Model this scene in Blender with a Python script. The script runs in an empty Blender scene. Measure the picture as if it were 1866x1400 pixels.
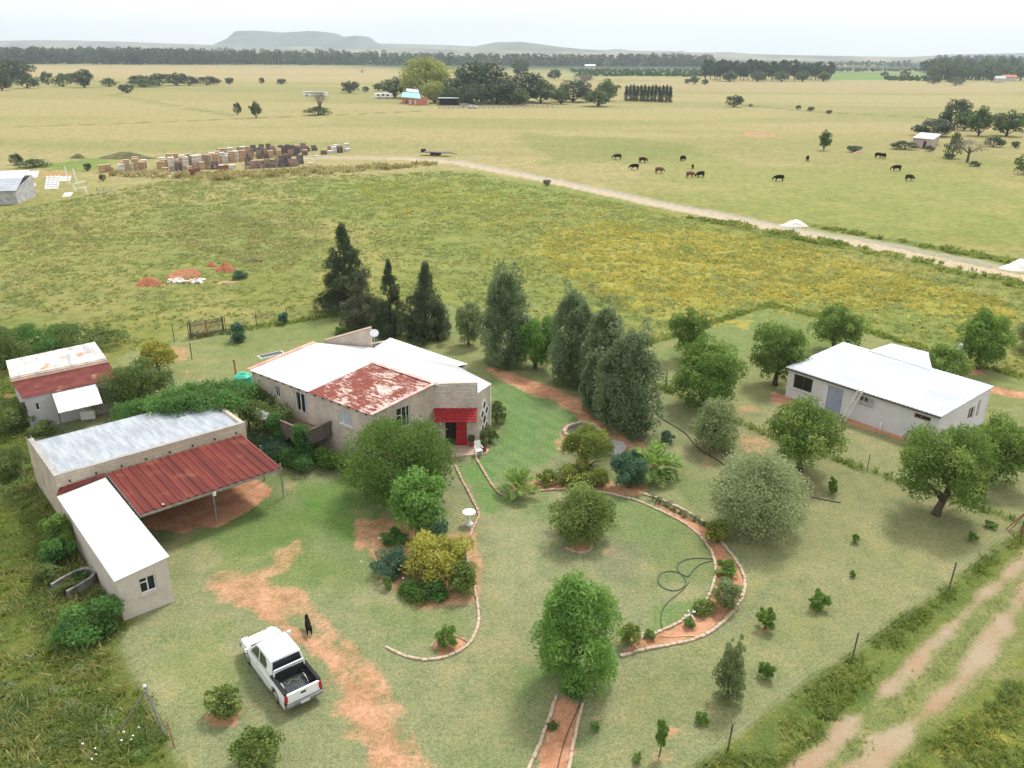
import bpy, bmesh, math, random
import numpy as np
from mathutils import Vector, Matrix
SC = bpy.context.scene
COL = SC.collection
# ------------------------------------------------------------------ camera
CF, CH, HOR, ROLL = 1500.0, 24.0, 94.0, math.radians(0.55)
PITCH = math.atan((700 - HOR) / CF)
cp, sp, cr, sr = math.cos(PITCH), math.sin(PITCH), math.cos(ROLL), math.sin(ROLL)
cam = bpy.data.cameras.new('camera'); cam_o = bpy.data.objects.new('camera', cam); COL.objects.link(cam_o)
cam.sensor_width = 36.0; cam.lens = 36.0 * CF / 1866.0; cam.clip_start = 0.5; cam.clip_end = 30000
cam_o.matrix_world = Matrix(((cr, -sr, 0, 0), (sr * sp, cr * sp, -cp, 0), (sr * cp, cr * cp, sp, CH), (0, 0, 0, 1)))
SC.camera = cam_o
# ------------------------------------------------------------------ light: bright overcast
SUN_EL, SUN_AZ = math.radians(58), math.radians(30)       # azimuth measured clockwise from +Y
w = bpy.data.worlds.new('World'); SC.world = w; w.use_nodes = True
nt = w.node_tree; nt.nodes.clear()
sky = nt.nodes.new('ShaderNodeTexSky'); sky.sky_type = 'NISHITA'; sky.sun_disc = False
sky.sun_elevation = SUN_EL; sky.sun_rotation = SUN_AZ; sky.air_density = 1.0; sky.dust_density = 3.0; sky.ozone_density = 1.0
tc = nt.nodes.new('ShaderNodeTexCoord'); mp = nt.nodes.new('ShaderNodeMapping'); mp.inputs['Scale'].default_value = (1.2, 1.2, 9)
nz = nt.nodes.new('ShaderNodeTexNoise'); nz.inputs['Scale'].default_value = 2.2; nz.inputs['Detail'].default_value = 5
rp = nt.nodes.new('ShaderNodeValToRGB')
rp.color_ramp.elements[0].position = .3; rp.color_ramp.elements[0].color = (11.6, 11.9, 12.3, 1)
rp.color_ramp.elements[1].position = .62; rp.color_ramp.elements[1].color = (14.2, 14.1, 13.9, 1)
mx = nt.nodes.new('ShaderNodeMixRGB'); mx.inputs[0].default_value = .88
bg = nt.nodes.new('ShaderNodeBackground'); bg.inputs[1].default_value = 0.072
wo = nt.nodes.new('ShaderNodeOutputWorld')
L = nt.links.new
L(tc.outputs['Generated'], mp.inputs[0]); L(mp.outputs[0], nz.inputs['Vector']); L(nz.outputs['Fac'], rp.inputs[0])
L(sky.outputs[0], mx.inputs[1]); L(rp.outputs[0], mx.inputs[2]); L(mx.outputs[0], bg.inputs[0]); L(bg.outputs[0], wo.inputs[0])
sl = bpy.data.lights.new('sun', 'SUN'); sl.energy = 2.3; sl.angle = math.radians(11); sl.color = (1, .965, .9)
so = bpy.data.objects.new('sun', sl); COL.objects.link(so)
sd = Vector((math.sin(SUN_AZ) * math.cos(SUN_EL), math.cos(SUN_AZ) * math.cos(SUN_EL), math.sin(SUN_EL)))
so.rotation_euler = sd.to_track_quat('Z', 'Y').to_euler(); so.location = (0, 0, 60)
SC.view_settings.view_transform = 'Standard'; SC.view_settings.look = 'None'
SC.view_settings.exposure = 0.62; SC.view_settings.gamma = 1.0
SC.cycles.max_bounces = 6; SC.cycles.diffuse_bounces = 3; SC.cycles.glossy_bounces = 2
SC.cycles.transmission_bounces = 3; SC.cycles.transparent_max_bounces = 6; SC.cycles.volume_bounces = 0
# ------------------------------------------------------------------ photograph -> world
def ray(px, py):
    u = (px - 933) / CF; v = (py - 700) / CF
    a = u * cr + v * sr; b = -u * sr + v * cr
    return (a, cp - b * sp, -(sp + b * cp))
def P(px, py, z=0.0):
    d = ray(px, py); t = (z - CH) / d[2]
    return Vector((d[0] * t, d[1] * t, z))
def pix(x, y, z):
    dz = z - CH; dep = y * cp - dz * sp; b = (-y * sp - dz * cp) / dep; a = x / dep
    return 933 + CF * (a * cr - b * sr), 700 + CF * (a * sr + b * cr), dep
def zat(x, y, ty):                       # height over (x, y) that is seen at photo row ty
    lo, hi = -5.0, 80.0
    for _ in range(36):
        m = (lo + hi) / 2
        if pix(x, y, m)[1] > ty: lo = m
        else: hi = m
    return lo
def wallhit(px, py, a, b):               # photo point on the vertical plane a-b -> (along, up)
    d = ray(px, py); ax, ay = a[0], a[1]; ex, ey = b[0] - ax, b[1] - ay; n = math.hypot(ex, ey); ex /= n; ey /= n
    t = (ax * ey - ay * ex) / (d[0] * ey - d[1] * ex)
    return ((d[0] * t - ax) * ex + (d[1] * t - ay) * ey, CH + d[2] * t)
# ------------------------------------------------------------------ numpy noise
def _h(i, j, s):
    n = (i.astype(np.int64) * 374761393 + j.astype(np.int64) * 668265263 + s * 1442695041) & 0xffffffff
    n = ((n ^ (n >> 13)) * 1274126177) & 0xffffffff
    return ((n ^ (n >> 16)) & 0xffffff) / float(0xffffff)
def vnoise(x, y, sc, s=0):
    x = x / sc; y = y / sc; i = np.floor(x); j = np.floor(y); fx = x - i; fy = y - j
    fx = fx * fx * (3 - 2 * fx); fy = fy * fy * (3 - 2 * fy)
    a = _h(i, j, s); b = _h(i + 1, j, s); c = _h(i, j + 1, s); d = _h(i + 1, j + 1, s)
    return (a * (1 - fx) + b * fx) * (1 - fy) + (c * (1 - fx) + d * fx) * fy
def fbm(x, y, sc, s=0, o=4):
    t = 0; a = .5; n = 0
    for k in range(o):
        t = t + a * vnoise(x, y, sc / 2 ** k, s + k * 17); n += a; a *= .5
    return t / n
# ------------------------------------------------------------------ materials
def newmat(name):
    m = bpy.data.materials.new(name); m.use_nodes = True; t = m.node_tree; t.nodes.clear()
    o = t.nodes.new('ShaderNodeOutputMaterial'); p = t.nodes.new('ShaderNodeBsdfPrincipled')
    t.links.new(p.outputs[0], o.inputs[0]); return m, t, p
def nd(t, kind, **kw):
    n = t.nodes.new(kind)
    for k, v in kw.items():
        if k.startswith('i_'):
            kk = k[2:]; kk = int(kk) if kk.isdigit() else kk.replace('_', ' ')
            if isinstance(v, bpy.types.NodeSocket): t.links.new(v, n.inputs[kk])
            else: n.inputs[kk].default_value = v
        else: setattr(n, k, v)
    return n
def ramp(t, fac, stops):
    r = t.nodes.new('ShaderNodeValToRGB'); e = r.color_ramp.elements
    while len(e) < len(stops): e.new(.5)
    for q, (p_, c) in zip(e, stops):
        q.position = p_; q.color = (c, c, c, 1) if isinstance(c, (int, float)) else (*c, 1)
    t.links.new(fac, r.inputs[0]); return r.outputs[0]
def mixc(t, fac, a, b, mode='MIX'):
    m = t.nodes.new('ShaderNodeMixRGB'); m.blend_type = mode
    for k, v in ((0, fac), (1, a), (2, b)):
        if isinstance(v, bpy.types.NodeSocket): t.links.new(v, m.inputs[k])
        elif isinstance(v, (int, float)): m.inputs[k].default_value = v if k == 0 else (v, v, v, 1)
        else: m.inputs[k].default_value = (*v, 1)
    return m.outputs[0]
def math_(t, op, a, b=0.0, clamp=False):
    m = t.nodes.new('ShaderNodeMath'); m.operation = op; m.use_clamp = clamp
    for k, v in ((0, a), (1, b)):
        if isinstance(v, bpy.types.NodeSocket): t.links.new(v, m.inputs[k])
        else: m.inputs[k].default_value = v
    return m.outputs[0]
def coords(t, scale=(1, 1, 1), which='Object'):
    c = t.nodes.new('ShaderNodeTexCoord'); m = t.nodes.new('ShaderNodeMapping'); m.inputs['Scale'].default_value = scale
    t.links.new(c.outputs[which], m.inputs[0]); return m.outputs[0]
def noise(t, vec, scale, detail=4, rough=.55):
    return nd(t, 'ShaderNodeTexNoise', i_Vector=vec, i_Scale=scale, i_Detail=detail, i_Roughness=rough).outputs['Fac']
def pm(name, c1, c2=None, scale=2.0, rough=.7, metal=0.0, bump=0.0, bscale=None, stretch=(1, 1, 1), lo=.35, hi=.65, fine=.0, spec=.5):
    m, t, p = newmat(name); v = coords(t, stretch)
    if c2 is None: c2 = tuple(x * .8 for x in c1)
    f = ramp(t, noise(t, v, scale), [(lo, 0.0), (hi, 1.0)])
    col = mixc(t, f, c1, c2)
    if fine: col = mixc(t, 1.0, col, ramp(t, noise(t, v, scale * 9, 3), [(.3, 1 - fine), (.7, 1.0)]), 'MULTIPLY')
    t.links.new(col, p.inputs['Base Color'])
    p.inputs['Roughness'].default_value = rough; p.inputs['Metallic'].default_value = metal
    p.inputs['Specular IOR Level'].default_value = spec
    if bump:
        b = nd(t, 'ShaderNodeBump', i_Strength=bump, i_Distance=.05); t.links.new(noise(t, v, bscale or scale * 5, 4), b.inputs['Height'])
        t.links.new(b.outputs[0], p.inputs['Normal'])
    return m
M = {}
M['white_paint'] = pm('white_paint', (.82, .81, .78), (.7, .69, .65), 3, .5)
M['frame_white'] = pm('frame_white', (.78, .78, .78), (.6, .6, .6), 5, .4)
M['steel'] = pm('steel', (.42, .42, .42), (.28, .26, .24), 4, .45, .6)
M['rusty'] = pm('rusty', (.28, .1, .05), (.42, .2, .12), 5, .9)
M['shell_rim'] = pm('shell_rim', (.3, .3, .29), (.14, .13, .11), 2.5, .8)
M['rust_shell'] = pm('rust_shell', (.2, .07, .04), (.1, .05, .035), 3, .9)
M['post'] = pm('post', (.13, .1, .08), (.06, .05, .04), 6, .85)
M['bark'] = pm('bark', (.12, .085, .06), (.05, .038, .028), 5, .95, bump=.4, stretch=(1, 1, .3))
M['bark_pale'] = pm('bark_pale', (.3, .25, .2), (.16, .13, .1), 4, .95)
M['wood_grey'] = pm('wood_grey', (.2, .165, .145), (.1, .08, .07), 3, .9, stretch=(6, 6, .6), fine=.3)
M['wood_rail'] = pm('wood_rail', (.2, .13, .09), (.12, .08, .06), 3, .8, stretch=(1, 1, 1))
M['deck'] = pm('deck', (.23, .16, .1), (.14, .1, .07), 2, .85, fine=.3)
M['bin_pale'] = pm('bin_pale', (.62, .44, .27), (.46, .3, .18), 1.3, .85, stretch=(1, 1, 4), fine=.3)
M['bin_grey'] = pm('bin_grey', (.2, .17, .17), (.1, .085, .09), 1.6, .9, fine=.3)
M['bin_tan'] = pm('bin_tan', (.42, .3, .22), (.3, .22, .17), 1.6, .9, fine=.3)
M['bin_red'] = pm('bin_red', (.2, .03, .035), (.12, .025, .03), 2, .8)
M['bin_white'] = pm('bin_white', (.78, .76, .7), (.55, .5, .44), 2, .7)
M['glass'] = pm('glass', (.01, .012, .014), (.018, .02, .024), 2, .12, spec=.35)
M['glass_green'] = pm('glass_green', (.03, .05, .035), (.02, .03, .022), 3, .1, spec=.4)
M['curtain'] = pm('curtain', (.5, .53, .56), (.3, .33, .36), 6, .8, stretch=(4, 4, .3))
M['dark'] = pm('dark', (.02, .018, .016), (.03, .025, .02), 3, .9)
M['plaster'] = pm('plaster', (.62, .55, .48), (.53, .47, .41), 1.2, .9, fine=.12, bump=.2)
M['plaster_white'] = pm('plaster_white', (.66, .65, .665), (.58, .57, .58), .8, .85, fine=.07)
M['plaster_lilac'] = pm('plaster_lilac', (.54, .52, .55), (.45, .43, .46), 1, .88, fine=.12)
M['door_blue'] = pm('door_blue', (.3, .35, .45), (.25, .29, .38), 2, .5)
M['red_paint'] = pm('red_paint', (.42, .015, .02), (.33, .012, .016), 3, .4)
M['tile_red'] = pm('tile_red', (.33, .02, .025), (.22, .014, .02), 4, .65, spec=.2)
M['slab'] = pm('slab', (.55, .42, .32), (.45, .33, .25), 2, .85, fine=.15)
M['concrete'] = pm('concrete', (.42, .4, .37), (.32, .3, .28), 2, .9, fine=.2)
M['plastic_white'] = pm('plastic_white', (.8, .8, .8), (.72, .72, .72), 3, .35)
M['tank_green'] = pm('tank_green', (.03, .42, .28), (.02, .34, .22), 3, .4)
M['rubber'] = pm('rubber', (.02, .02, .02), (.035, .033, .03), 8, .8)
M['liner'] = pm('liner', (.014, .015, .018), (.024, .025, .028), 5, .75, spec=.25)
M['bed_floor'] = pm('bed_floor', (.09, .093, .1), (.055, .057, .06), 4, .7, spec=.3)
M['tail_red'] = pm('tail_red', (.5, .01, .03), (.35, .01, .02), 9, .2)
M['lamp_clear'] = pm('lamp_clear', (.7, .72, .75), (.5, .52, .55), 9, .15)
M['chrome'] = pm('chrome', (.55, .56, .57), (.4, .4, .41), 3, .3, .8)
M['bumper'] = pm('bumper', (.27, .28, .28), (.18, .18, .19), 4, .4, .4)
m_, t_, p_ = newmat('car_white'); p_.inputs['Base Color'].default_value = (.8, .81, .82, 1); p_.inputs['Roughness'].default_value = .25
p_.inputs['Coat Weight'].default_value = .5; M['car_white'] = m_
M['yellow_pipe'] = pm('yellow_pipe', (.75, .45, .08), (.6, .32, .06), 3, .5)
M['hose'] = pm('hose', (.045, .06, .045), (.06, .08, .05), 3, .6)
M['hose_pale'] = pm('hose_pale', (.75, .55, .32), (.6, .42, .25), 3, .6)
M['net'] = pm('net', (.3, .32, .18), (.2, .24, .1), 3, .8)
M['sand_white'] = pm('sand_white', (.82, .8, .76), (.66, .62, .56), 1.5, .95, bump=.3)
M['soil_red'] = pm('soil_red', (.42, .16, .075), (.3, .1, .05), 1.2, .95, bump=.5, fine=.25)
M['soil_pale'] = pm('soil_pale', (.5, .32, .2), (.36, .24, .14), 1.2, .95, bump=.5, fine=.25)
M['soil_green'] = pm('soil_green', (.2, .17, .08), (.09, .11, .035), .5, .95, bump=.5, fine=.35)
M['edging'] = pm('edging', (.5, .35, .25), (.38, .26, .18), 5, .9, fine=.2)
M['edging_pale'] = pm('edging_pale', (.56, .45, .34), (.43, .32, .23), 5, .9, fine=.2)
M['cow_black'] = pm('cow_black', (.008, .007, .006), (.014, .011, .01), 3, .9, spec=.1)
M['cow_brown'] = pm('cow_brown', (.06, .02, .011), (.035, .014, .009), 3, .9, spec=.1)
M['cow_tan'] = pm('cow_tan', (.17, .07, .03), (.11, .045, .02), 3, .8)
M['teal_roof'] = pm('teal_roof', (.2, .5, .55), (.3, .62, .66), 1, .5)
M['brick_orange'] = pm('brick_orange', (.5, .2, .12), (.4, .15, .09), 1, .9)
M['petal_white'] = pm('petal_white', (.8, .8, .74), (.7, .7, .6), 4, .7)
M['petal_yellow'] = pm('petal_yellow', (.75, .6, .08), (.65, .5, .06), 4, .7)
M['terracotta'] = pm('terracotta', (.36, .06, .05), (.25, .05, .04), 4, .7)
M['tarp_grey'] = pm('tarp_grey', (.5, .49, .5), (.3, .29, .3), 1.5, .8)
# brick walls, UV in metres
def brick_mat(name, c1, c2, mortar, scale=1.0, dirt=.25):
    m, t, p = newmat(name); v = coords(t, (1, 1, 1), 'UV')
    br = nd(t, 'ShaderNodeTexBrick', i_Vector=v, i_Color1=(*c1, 1), i_Color2=(*c2, 1), i_Mortar=(*mortar, 1), i_Scale=scale)
    br.inputs['Brick Width'].default_value = .3; br.inputs['Row Height'].default_value = .12
    br.inputs['Mortar Size'].default_value = .012; br.inputs['Mortar Smooth'].default_value = .3
    n = ramp(t, noise(t, coords(t, (1, 1, .6)), .9, 5), [(.35, 1 - dirt), (.65, 1.0)])
    t.links.new(mixc(t, 1.0, br.outputs[0], n, 'MULTIPLY'), p.inputs['Base Color']); p.inputs['Roughness'].default_value = .9
    b = nd(t, 'ShaderNodeBump', i_Strength=.5, i_Distance=.02); b.invert = True
    t.links.new(br.outputs['Fac'], b.inputs['Height']); t.links.new(b.outputs[0], p.inputs['Normal'])
    return m
M['brick'] = brick_mat('brick', (.66, .56, .47), (.55, .46, .38), (.46, .4, .34))
M['brick_bold'] = brick_mat('brick_bold', (.7, .62, .54), (.56, .48, .41), (.3, .26, .23))
M['block'] = brick_mat('block', (.6, .51, .4), (.5, .42, .32), (.44, .37, .29), .6)
# roof sheets
def roof_mat(name, base, other, lo, hi, scale=1.0, stretch=(1, 1, 1), third=None, rough=.4, metal=.0, tlo=.6, thi=.66, detail=8, spec=.3):
    m, t, p = newmat(name); v = coords(t, stretch, 'UV')
    f = ramp(t, noise(t, v, scale, detail, .62), [(lo, 0.0), (hi, 1.0)])
    col = mixc(t, f, base, other)
    if third:
        g = ramp(t, noise(t, coords(t, (.5, .5, .5), 'UV'), 1.3, 6), [(tlo, 0.0), (thi, 1.0)]); col = mixc(t, g, col, third)
    t.links.new(col, p.inputs['Base Color']); p.inputs['Roughness'].default_value = rough; p.inputs['Metallic'].default_value = metal; p.inputs['Specular IOR Level'].default_value = spec
    return m
M['roof_white'] = roof_mat('roof_white', (.62, .62, .61), (.52, .52, .515), .4, .7, .8, (1, .25, 1), third=(.5, .47, .42), tlo=.6, thi=.8)
M['roof_zinc'] = roof_mat('roof_zinc', (.4, .445, .5), (.64, .67, .7), .40, .6, .7, (.35, 1.6, 1), third=(.5, .36, .28), tlo=.72, thi=.8, rough=.35)
M['roof_grey'] = roof_mat('roof_grey', (.3, .33, .365), (.44, .475, .51), .4, .62, 1.2, (.4, 2.4, 1), third=(.5, .4, .4), tlo=.63, thi=.75, rough=.6, spec=.2)
M['roof_red'] = roof_mat('roof_red', (.17, .036, .027), (.095, .022, .019), .4, .62, 1.0, (2.6, .12, 1), third=(.27, .1, .06), tlo=.54, thi=.8, rough=.7, spec=.15)
M['roof_rust'] = roof_mat('roof_rust', (.22, .035, .027), (.62, .46, .38), .54, .62, 3.4, (1.6, .8, 1), third=(.72, .64, .58), tlo=.62, thi=.66, rough=.6)
M['roof_maroon'] = roof_mat('roof_maroon', (.12, .026, .022), (.19, .055, .038), .45, .7, 1.2, (1, 1, 1), third=(.42, .24, .16), tlo=.6, thi=.72, rough=.7, spec=.15)
M['roof_old'] = roof_mat('roof_old', (.66, .64, .61), (.36, .36, .38), .46, .6, .9, (.3, 1.6, 1), third=(.42, .24, .16), tlo=.52, thi=.64, rough=.6)
def rust_roof():
    m, t, p = newmat('roof_rust'); v1 = coords(t, (.9, 2.6, 1), 'UV'); v2 = coords(t, (.5, .5, 1), 'UV')
    f = math_(t, 'ADD', math_(t, 'MULTIPLY', noise(t, v1, 1.9, 8, .65), .75), math_(t, 'MULTIPLY', noise(t, v2, 1.1, 3, .5), .55))
    sx_ = nd(t, 'ShaderNodeSeparateXYZ', i_0=coords(t, (1, 1, 1), 'UV')); f = math_(t, 'ADD', f, math_(t, 'MULTIPLY', sx_.outputs[0], .010))
    k = nd(t, 'ShaderNodeMapRange', i_0=f, i_1=.66, i_2=.79, i_3=0.0, i_4=1.0).outputs[0]
    red = mixc(t, noise(t, v1, 6, 4), (.14, .034, .026), (.27, .085, .06)); wh_ = mixc(t, noise(t, v1, 4, 4), (.5, .33, .27), (.78, .7, .64))
    t.links.new(mixc(t, k, red, wh_), p.inputs['Base Color']); p.inputs['Roughness'].default_value = .75; p.inputs['Specular IOR Level'].default_value = .15; return m
M['roof_rust'] = rust_roof()
# foliage: tone attribute picks between two greens
def leaf_mat(name, c1, c2, c3=None, trans=.42, gain=1.45):
    c1, c2, c3 = [tuple(min(.8, v * gain) for v in q) for q in (c1, c2, c3 or c2)]
    m = bpy.data.materials.new(name); m.use_nodes = True; t = m.node_tree; t.nodes.clear()
    o = t.nodes.new('ShaderNodeOutputMaterial'); a = nd(t, 'ShaderNodeAttribute', attribute_name='tone')
    st = [(0.0, c1), (.75, c2), (1.0, c3 or c2)]
    c = ramp(t, a.outputs['Fac'], st)
    d = nd(t, 'ShaderNodeBsdfPrincipled', i_Base_Color=c, i_Roughness=.6); d.inputs['Specular IOR Level'].default_value = .3
    tr = nd(t, 'ShaderNodeBsdfTranslucent', i_Color=mixc(t, .3, c, (.35, .45, .06)))
    mx = nd(t, 'ShaderNodeMixShader', i_0=trans, i_1=d.outputs[0], i_2=tr.outputs[0])
    t.links.new(mx.outputs[0], o.inputs[0]); return m
LM = {
 'dark': leaf_mat('leaf_dark', (.03, .075, .012), (.085, .155, .028), (.22, .31, .07)),
 'casuarina': leaf_mat('leaf_casuarina', (.022, .036, .022), (.05, .068, .034), (.11, .12, .06), .25, 1.5),
 'casuarina_brown': leaf_mat('leaf_casuarina_brown', (.04, .045, .028), (.085, .085, .05), (.14, .135, .075), .25, 1.4),
 'greygreen': leaf_mat('leaf_greygreen', (.055, .09, .048), (.13, .17, .09), (.3, .34, .2)),
 'olive': leaf_mat('leaf_olive', (.09, .125, .05), (.2, .235, .11), (.33, .36, .19)),
 'wattle': leaf_mat('leaf_wattle', (.12, .15, .07), (.25, .28, .15), (.38, .41, .24)),
 'fresh': leaf_mat('leaf_fresh', (.045, .1, .018), (.13, .22, .045), (.28, .36, .09)),
 'bright': leaf_mat('leaf_bright', (.06, .13, .03), (.12, .24, .05), (.2, .32, .08)),
 'pecan': leaf_mat('leaf_pecan', (.045, .09, .016), (.13, .2, .045), (.32, .36, .09)),
 'citrus': leaf_mat('leaf_citrus', (.05, .09, .02), (.14, .19, .048), (.32, .35, .12)),
 'yellowbush': leaf_mat('leaf_yellowbush', (.07, .1, .02), (.17, .2, .045), (.36, .33, .07)),
 'feather': leaf_mat('leaf_feather', (.06, .14, .03), (.14, .26, .055), (.25, .38, .1)),
 'yellow': leaf_mat('leaf_yellow', (.17, .18, .03), (.32, .3, .06), (.48, .43, .1)),
 'vine': leaf_mat('leaf_vine', (.025, .075, .02), (.07, .17, .04), (.14, .26, .07)),
 'bluegreen': leaf_mat('leaf_bluegreen', (.03, .08, .055), (.06, .13, .085), (.12, .2, .12)),
 'hedge': leaf_mat('leaf_hedge', (.04, .07, .02), (.11, .15, .045), (.2, .23, .075)),
 'palm': leaf_mat('leaf_palm', (.06, .13, .025), (.15, .26, .05), (.34, .44, .1)),
 'far': leaf_mat('leaf_far', (.03, .05, .03), (.06, .09, .05), (.09, .12, .065), .2, .85),
 'fargreen': leaf_mat('leaf_fargreen', (.05, .085, .03), (.1, .15, .05), (.15, .2, .07), .25, .95),
 'poplar_yellow': leaf_mat('leaf_poplar_yellow', (.14, .16, .05), (.28, .29, .08), (.42, .4, .12)),
 'greytwig': leaf_mat('leaf_greytwig', (.13, .11, .1), (.2, .17, .15), (.26, .23, .2), .1),
 'grass_tall': leaf_mat('leaf_grass_tall', (.12, .17, .035), (.23, .26, .065), (.42, .39, .15), .5, 1.3),
 'grass_dry': leaf_mat('leaf_grass_dry', (.24, .19, .09), (.36, .3, .16), (.5, .43, .25), .5, 1.3),
 'weed': leaf_mat('leaf_weed', (.2, .235, .08), (.29, .3, .11), (.42, .39, .19), .5, 1.25),
 'flower': leaf_mat('leaf_flower', (.34, .3, .07), (.56, .45, .09), (.7, .57, .14), .5, 1.1),
}
# ------------------------------------------------------------------ scene bookkeeping
def tag(o, label=None, cat=None, group=None, kind=None):
    if label: o['label'] = label
    if cat: o['category'] = cat
    if group: o['group'] = group
    if kind: o['kind'] = kind
    return o
def empty(name, loc, rz=0.0, label=None, cat=None, group=None):
    o = bpy.data.objects.new(name, None); COL.objects.link(o); o.location = loc; o.rotation_euler = (0, 0, rz)
    o.empty_display_size = .2
    return tag(o, label, cat, group)
def copy_tree(o, parent=None):
    c = o.copy(); COL.objects.link(c); c.parent = parent
    for ch in o.children: copy_tree(ch, c)
    return c
def place(proto, used, loc, rz, label, group=None, scale=1.0):
    o = proto if not used else copy_tree(proto)
    o.location = loc; o.rotation_euler = (0, 0, rz); o.scale = (scale,) * 3 if isinstance(scale, (int, float)) else scale
    return tag(o, label, None, group)
class MB:
    """collects polygons (world or local coordinates) and links them as one mesh"""
    def __init__(s): s.v = []; s.f = []; s.uv = {}
    def poly(s, pts, uv=None):
        n = len(s.v); s.v += [tuple(p) for p in pts]; s.f.append(tuple(range(n, n + len(pts))))
        if uv: s.uv[len(s.f) - 1] = uv
    def box(s, c, size, rz=0.0, tilt=None):
        hx, hy, hz = [q / 2 for q in size]; n = len(s.v); R = Matrix.Rotation(rz, 3, 'Z')
        if tilt: R = R @ Matrix.Rotation(tilt[1], 3, tilt[0])
        for x in (-hx, hx):
            for y in (-hy, hy):
                for z in (-hz, hz): s.v.append(tuple(Vector(c) + R @ Vector((x, y, z))))
        for q in ((0, 1, 3, 2), (4, 6, 7, 5), (0, 4, 5, 1), (2, 3, 7, 6), (0, 2, 6, 4), (1, 5, 7, 3)): s.f.append(tuple(n + k for k in q))
        return s
    def beam(s, a, b, w, h):             # a bar from a to b
        a = Vector(a); b = Vector(b); d = (b - a); L_ = d.length; d.normalize()
        up = Vector((0, 0, 1)) if abs(d.z) < .95 else Vector((1, 0, 0)); sx = d.cross(up).normalized(); uz = sx.cross(d).normalized(); n = len(s.v)
        for t in (a, b):
            for i, j in ((-1, -1), (1, -1), (1, 1), (-1, 1)): s.v.append(tuple(t + sx * i * w / 2 + uz * j * h / 2))
        for q in ((3, 2, 1, 0), (4, 5, 6, 7), (0, 1, 5, 4), (1, 2, 6, 5), (2, 3, 7, 6), (3, 0, 4, 7)): s.f.append(tuple(n + k for k in q))
        return s
    def tube(s, path, rad, seg=8, cap=True):
        path = [Vector(p) for p in path]; n0 = len(s.v); m = len(path)
        if isinstance(rad, (int, float)): rad = [rad] * m
        prev = None
        for i, p in enumerate(path):
            d = (path[min(i + 1, m - 1)] - path[max(i - 1, 0)]).normalized()
            ref = Vector((0, 0, 1)) if abs(d.z) < .9 else Vector((1, 0, 0))
            a = d.cross(ref).normalized() if prev is None else (prev - d * prev.dot(d)).normalized(); prev = a; b = d.cross(a)
            for k in range(seg):
                q = 2 * math.pi * k / seg; s.v.append(tuple(p + (a * math.cos(q) + b * math.sin(q)) * rad[i]))
        for i in range(m - 1):
            for k in range(seg):
                s.f.append((n0 + i * seg + k, n0 + i * seg + (k + 1) % seg, n0 + (i + 1) * seg + (k + 1) % seg, n0 + (i + 1) * seg + k))
        if cap: s.f.append(tuple(n0 + k for k in range(seg))[::-1]); s.f.append(tuple(n0 + (m - 1) * seg + k for k in range(seg)))
        return s
    def lathe(s, prof, c=(0, 0, 0), seg=20, sx=1.0, sy=1.0):
        n0 = len(s.v)
        for r, z in prof:
            for k in range(seg):
                q = 2 * math.pi * k / seg; s.v.append((c[0] + r * math.cos(q) * sx, c[1] + r * math.sin(q) * sy, c[2] + z))
        for i in range(len(prof) - 1):
            for k in range(seg): s.f.append((n0 + i * seg + k, n0 + i * seg + (k + 1) % seg, n0 + (i + 1) * seg + (k + 1) % seg, n0 + (i + 1) * seg + k))
        s.f.append(tuple(n0 + k for k in range(seg))[::-1]); s.f.append(tuple(n0 + (len(prof) - 1) * seg + k for k in range(seg)))
        return s
    def prism(s, outline, z0, z1):       # outline in xy
        n = len(outline); s.poly([(x, y, z1) for x, y in outline]); s.poly([(x, y, z0) for x, y in outline][::-1])
        for i in range(n):
            a = outline[i]; b = outline[(i + 1) % n]; s.poly([(a[0], a[1], z0), (b[0], b[1], z0), (b[0], b[1], z1), (a[0], a[1], z1)])
        return s
    def slabq(s, pts, th):               # thick plate under a planar polygon
        pts = [Vector(p) for p in pts]; s.poly(pts); lo = [p - Vector((0, 0, th)) for p in pts]; s.poly(lo[::-1])
        for i in range(len(pts)): j = (i + 1) % len(pts); s.poly([lo[i], lo[j], pts[j], pts[i]])
        return s
    def sheet(s, A, B, C, D, pitch=.25, h=.03, th=.012, nv=1, uvo=(0, 0)):
        """ribbed roofing sheet; A-B is one end edge (across ribs), D-C the other"""
        A, B, C, D = [Vector(q) for q in (A, B, C, D)]; w_ = max((B - A).length, (C - D).length); n = max(2, int(w_ / pitch)); lv = ((D - A).length + (C - B).length) / 2
        us = []
        for k in range(n):
            for f_, z in ((0.0, 0.0), (.55, 0.0), (.65, h), (.9, h)): us.append(((k + f_) / n, z))
        us.append((1.0, 0.0)); n0 = len(s.v); m = len(us)
        for j in range(nv + 1):
            q = j / nv
            for u, z in us:
                p = (A.lerp(B, u)).lerp(D.lerp(C, u), q); s.v.append((p.x, p.y, p.z + z))
        for j in range(nv):
            for i in range(m - 1):
                s.f.append((n0 + j * m + i, n0 + j * m + i + 1, n0 + (j + 1) * m + i + 1, n0 + (j + 1) * m + i))
                s.uv[len(s.f) - 1] = [(us[i][0] * w_ + uvo[0], j / nv * lv + uvo[1]), (us[i + 1][0] * w_ + uvo[0], j / nv * lv + uvo[1]), (us[i + 1][0] * w_ + uvo[0], (j + 1) / nv * lv + uvo[1]), (us[i][0] * w_ + uvo[0], (j + 1) / nv * lv + uvo[1])]
        d = Vector((0, 0, th)); s.poly([D - d, C - d, B - d, A - d])       # underside
        for a, b in ((A, B), (B, C), (C, D), (D, A)): s.poly([a - d, b - d, b, a])
        return s
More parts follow.
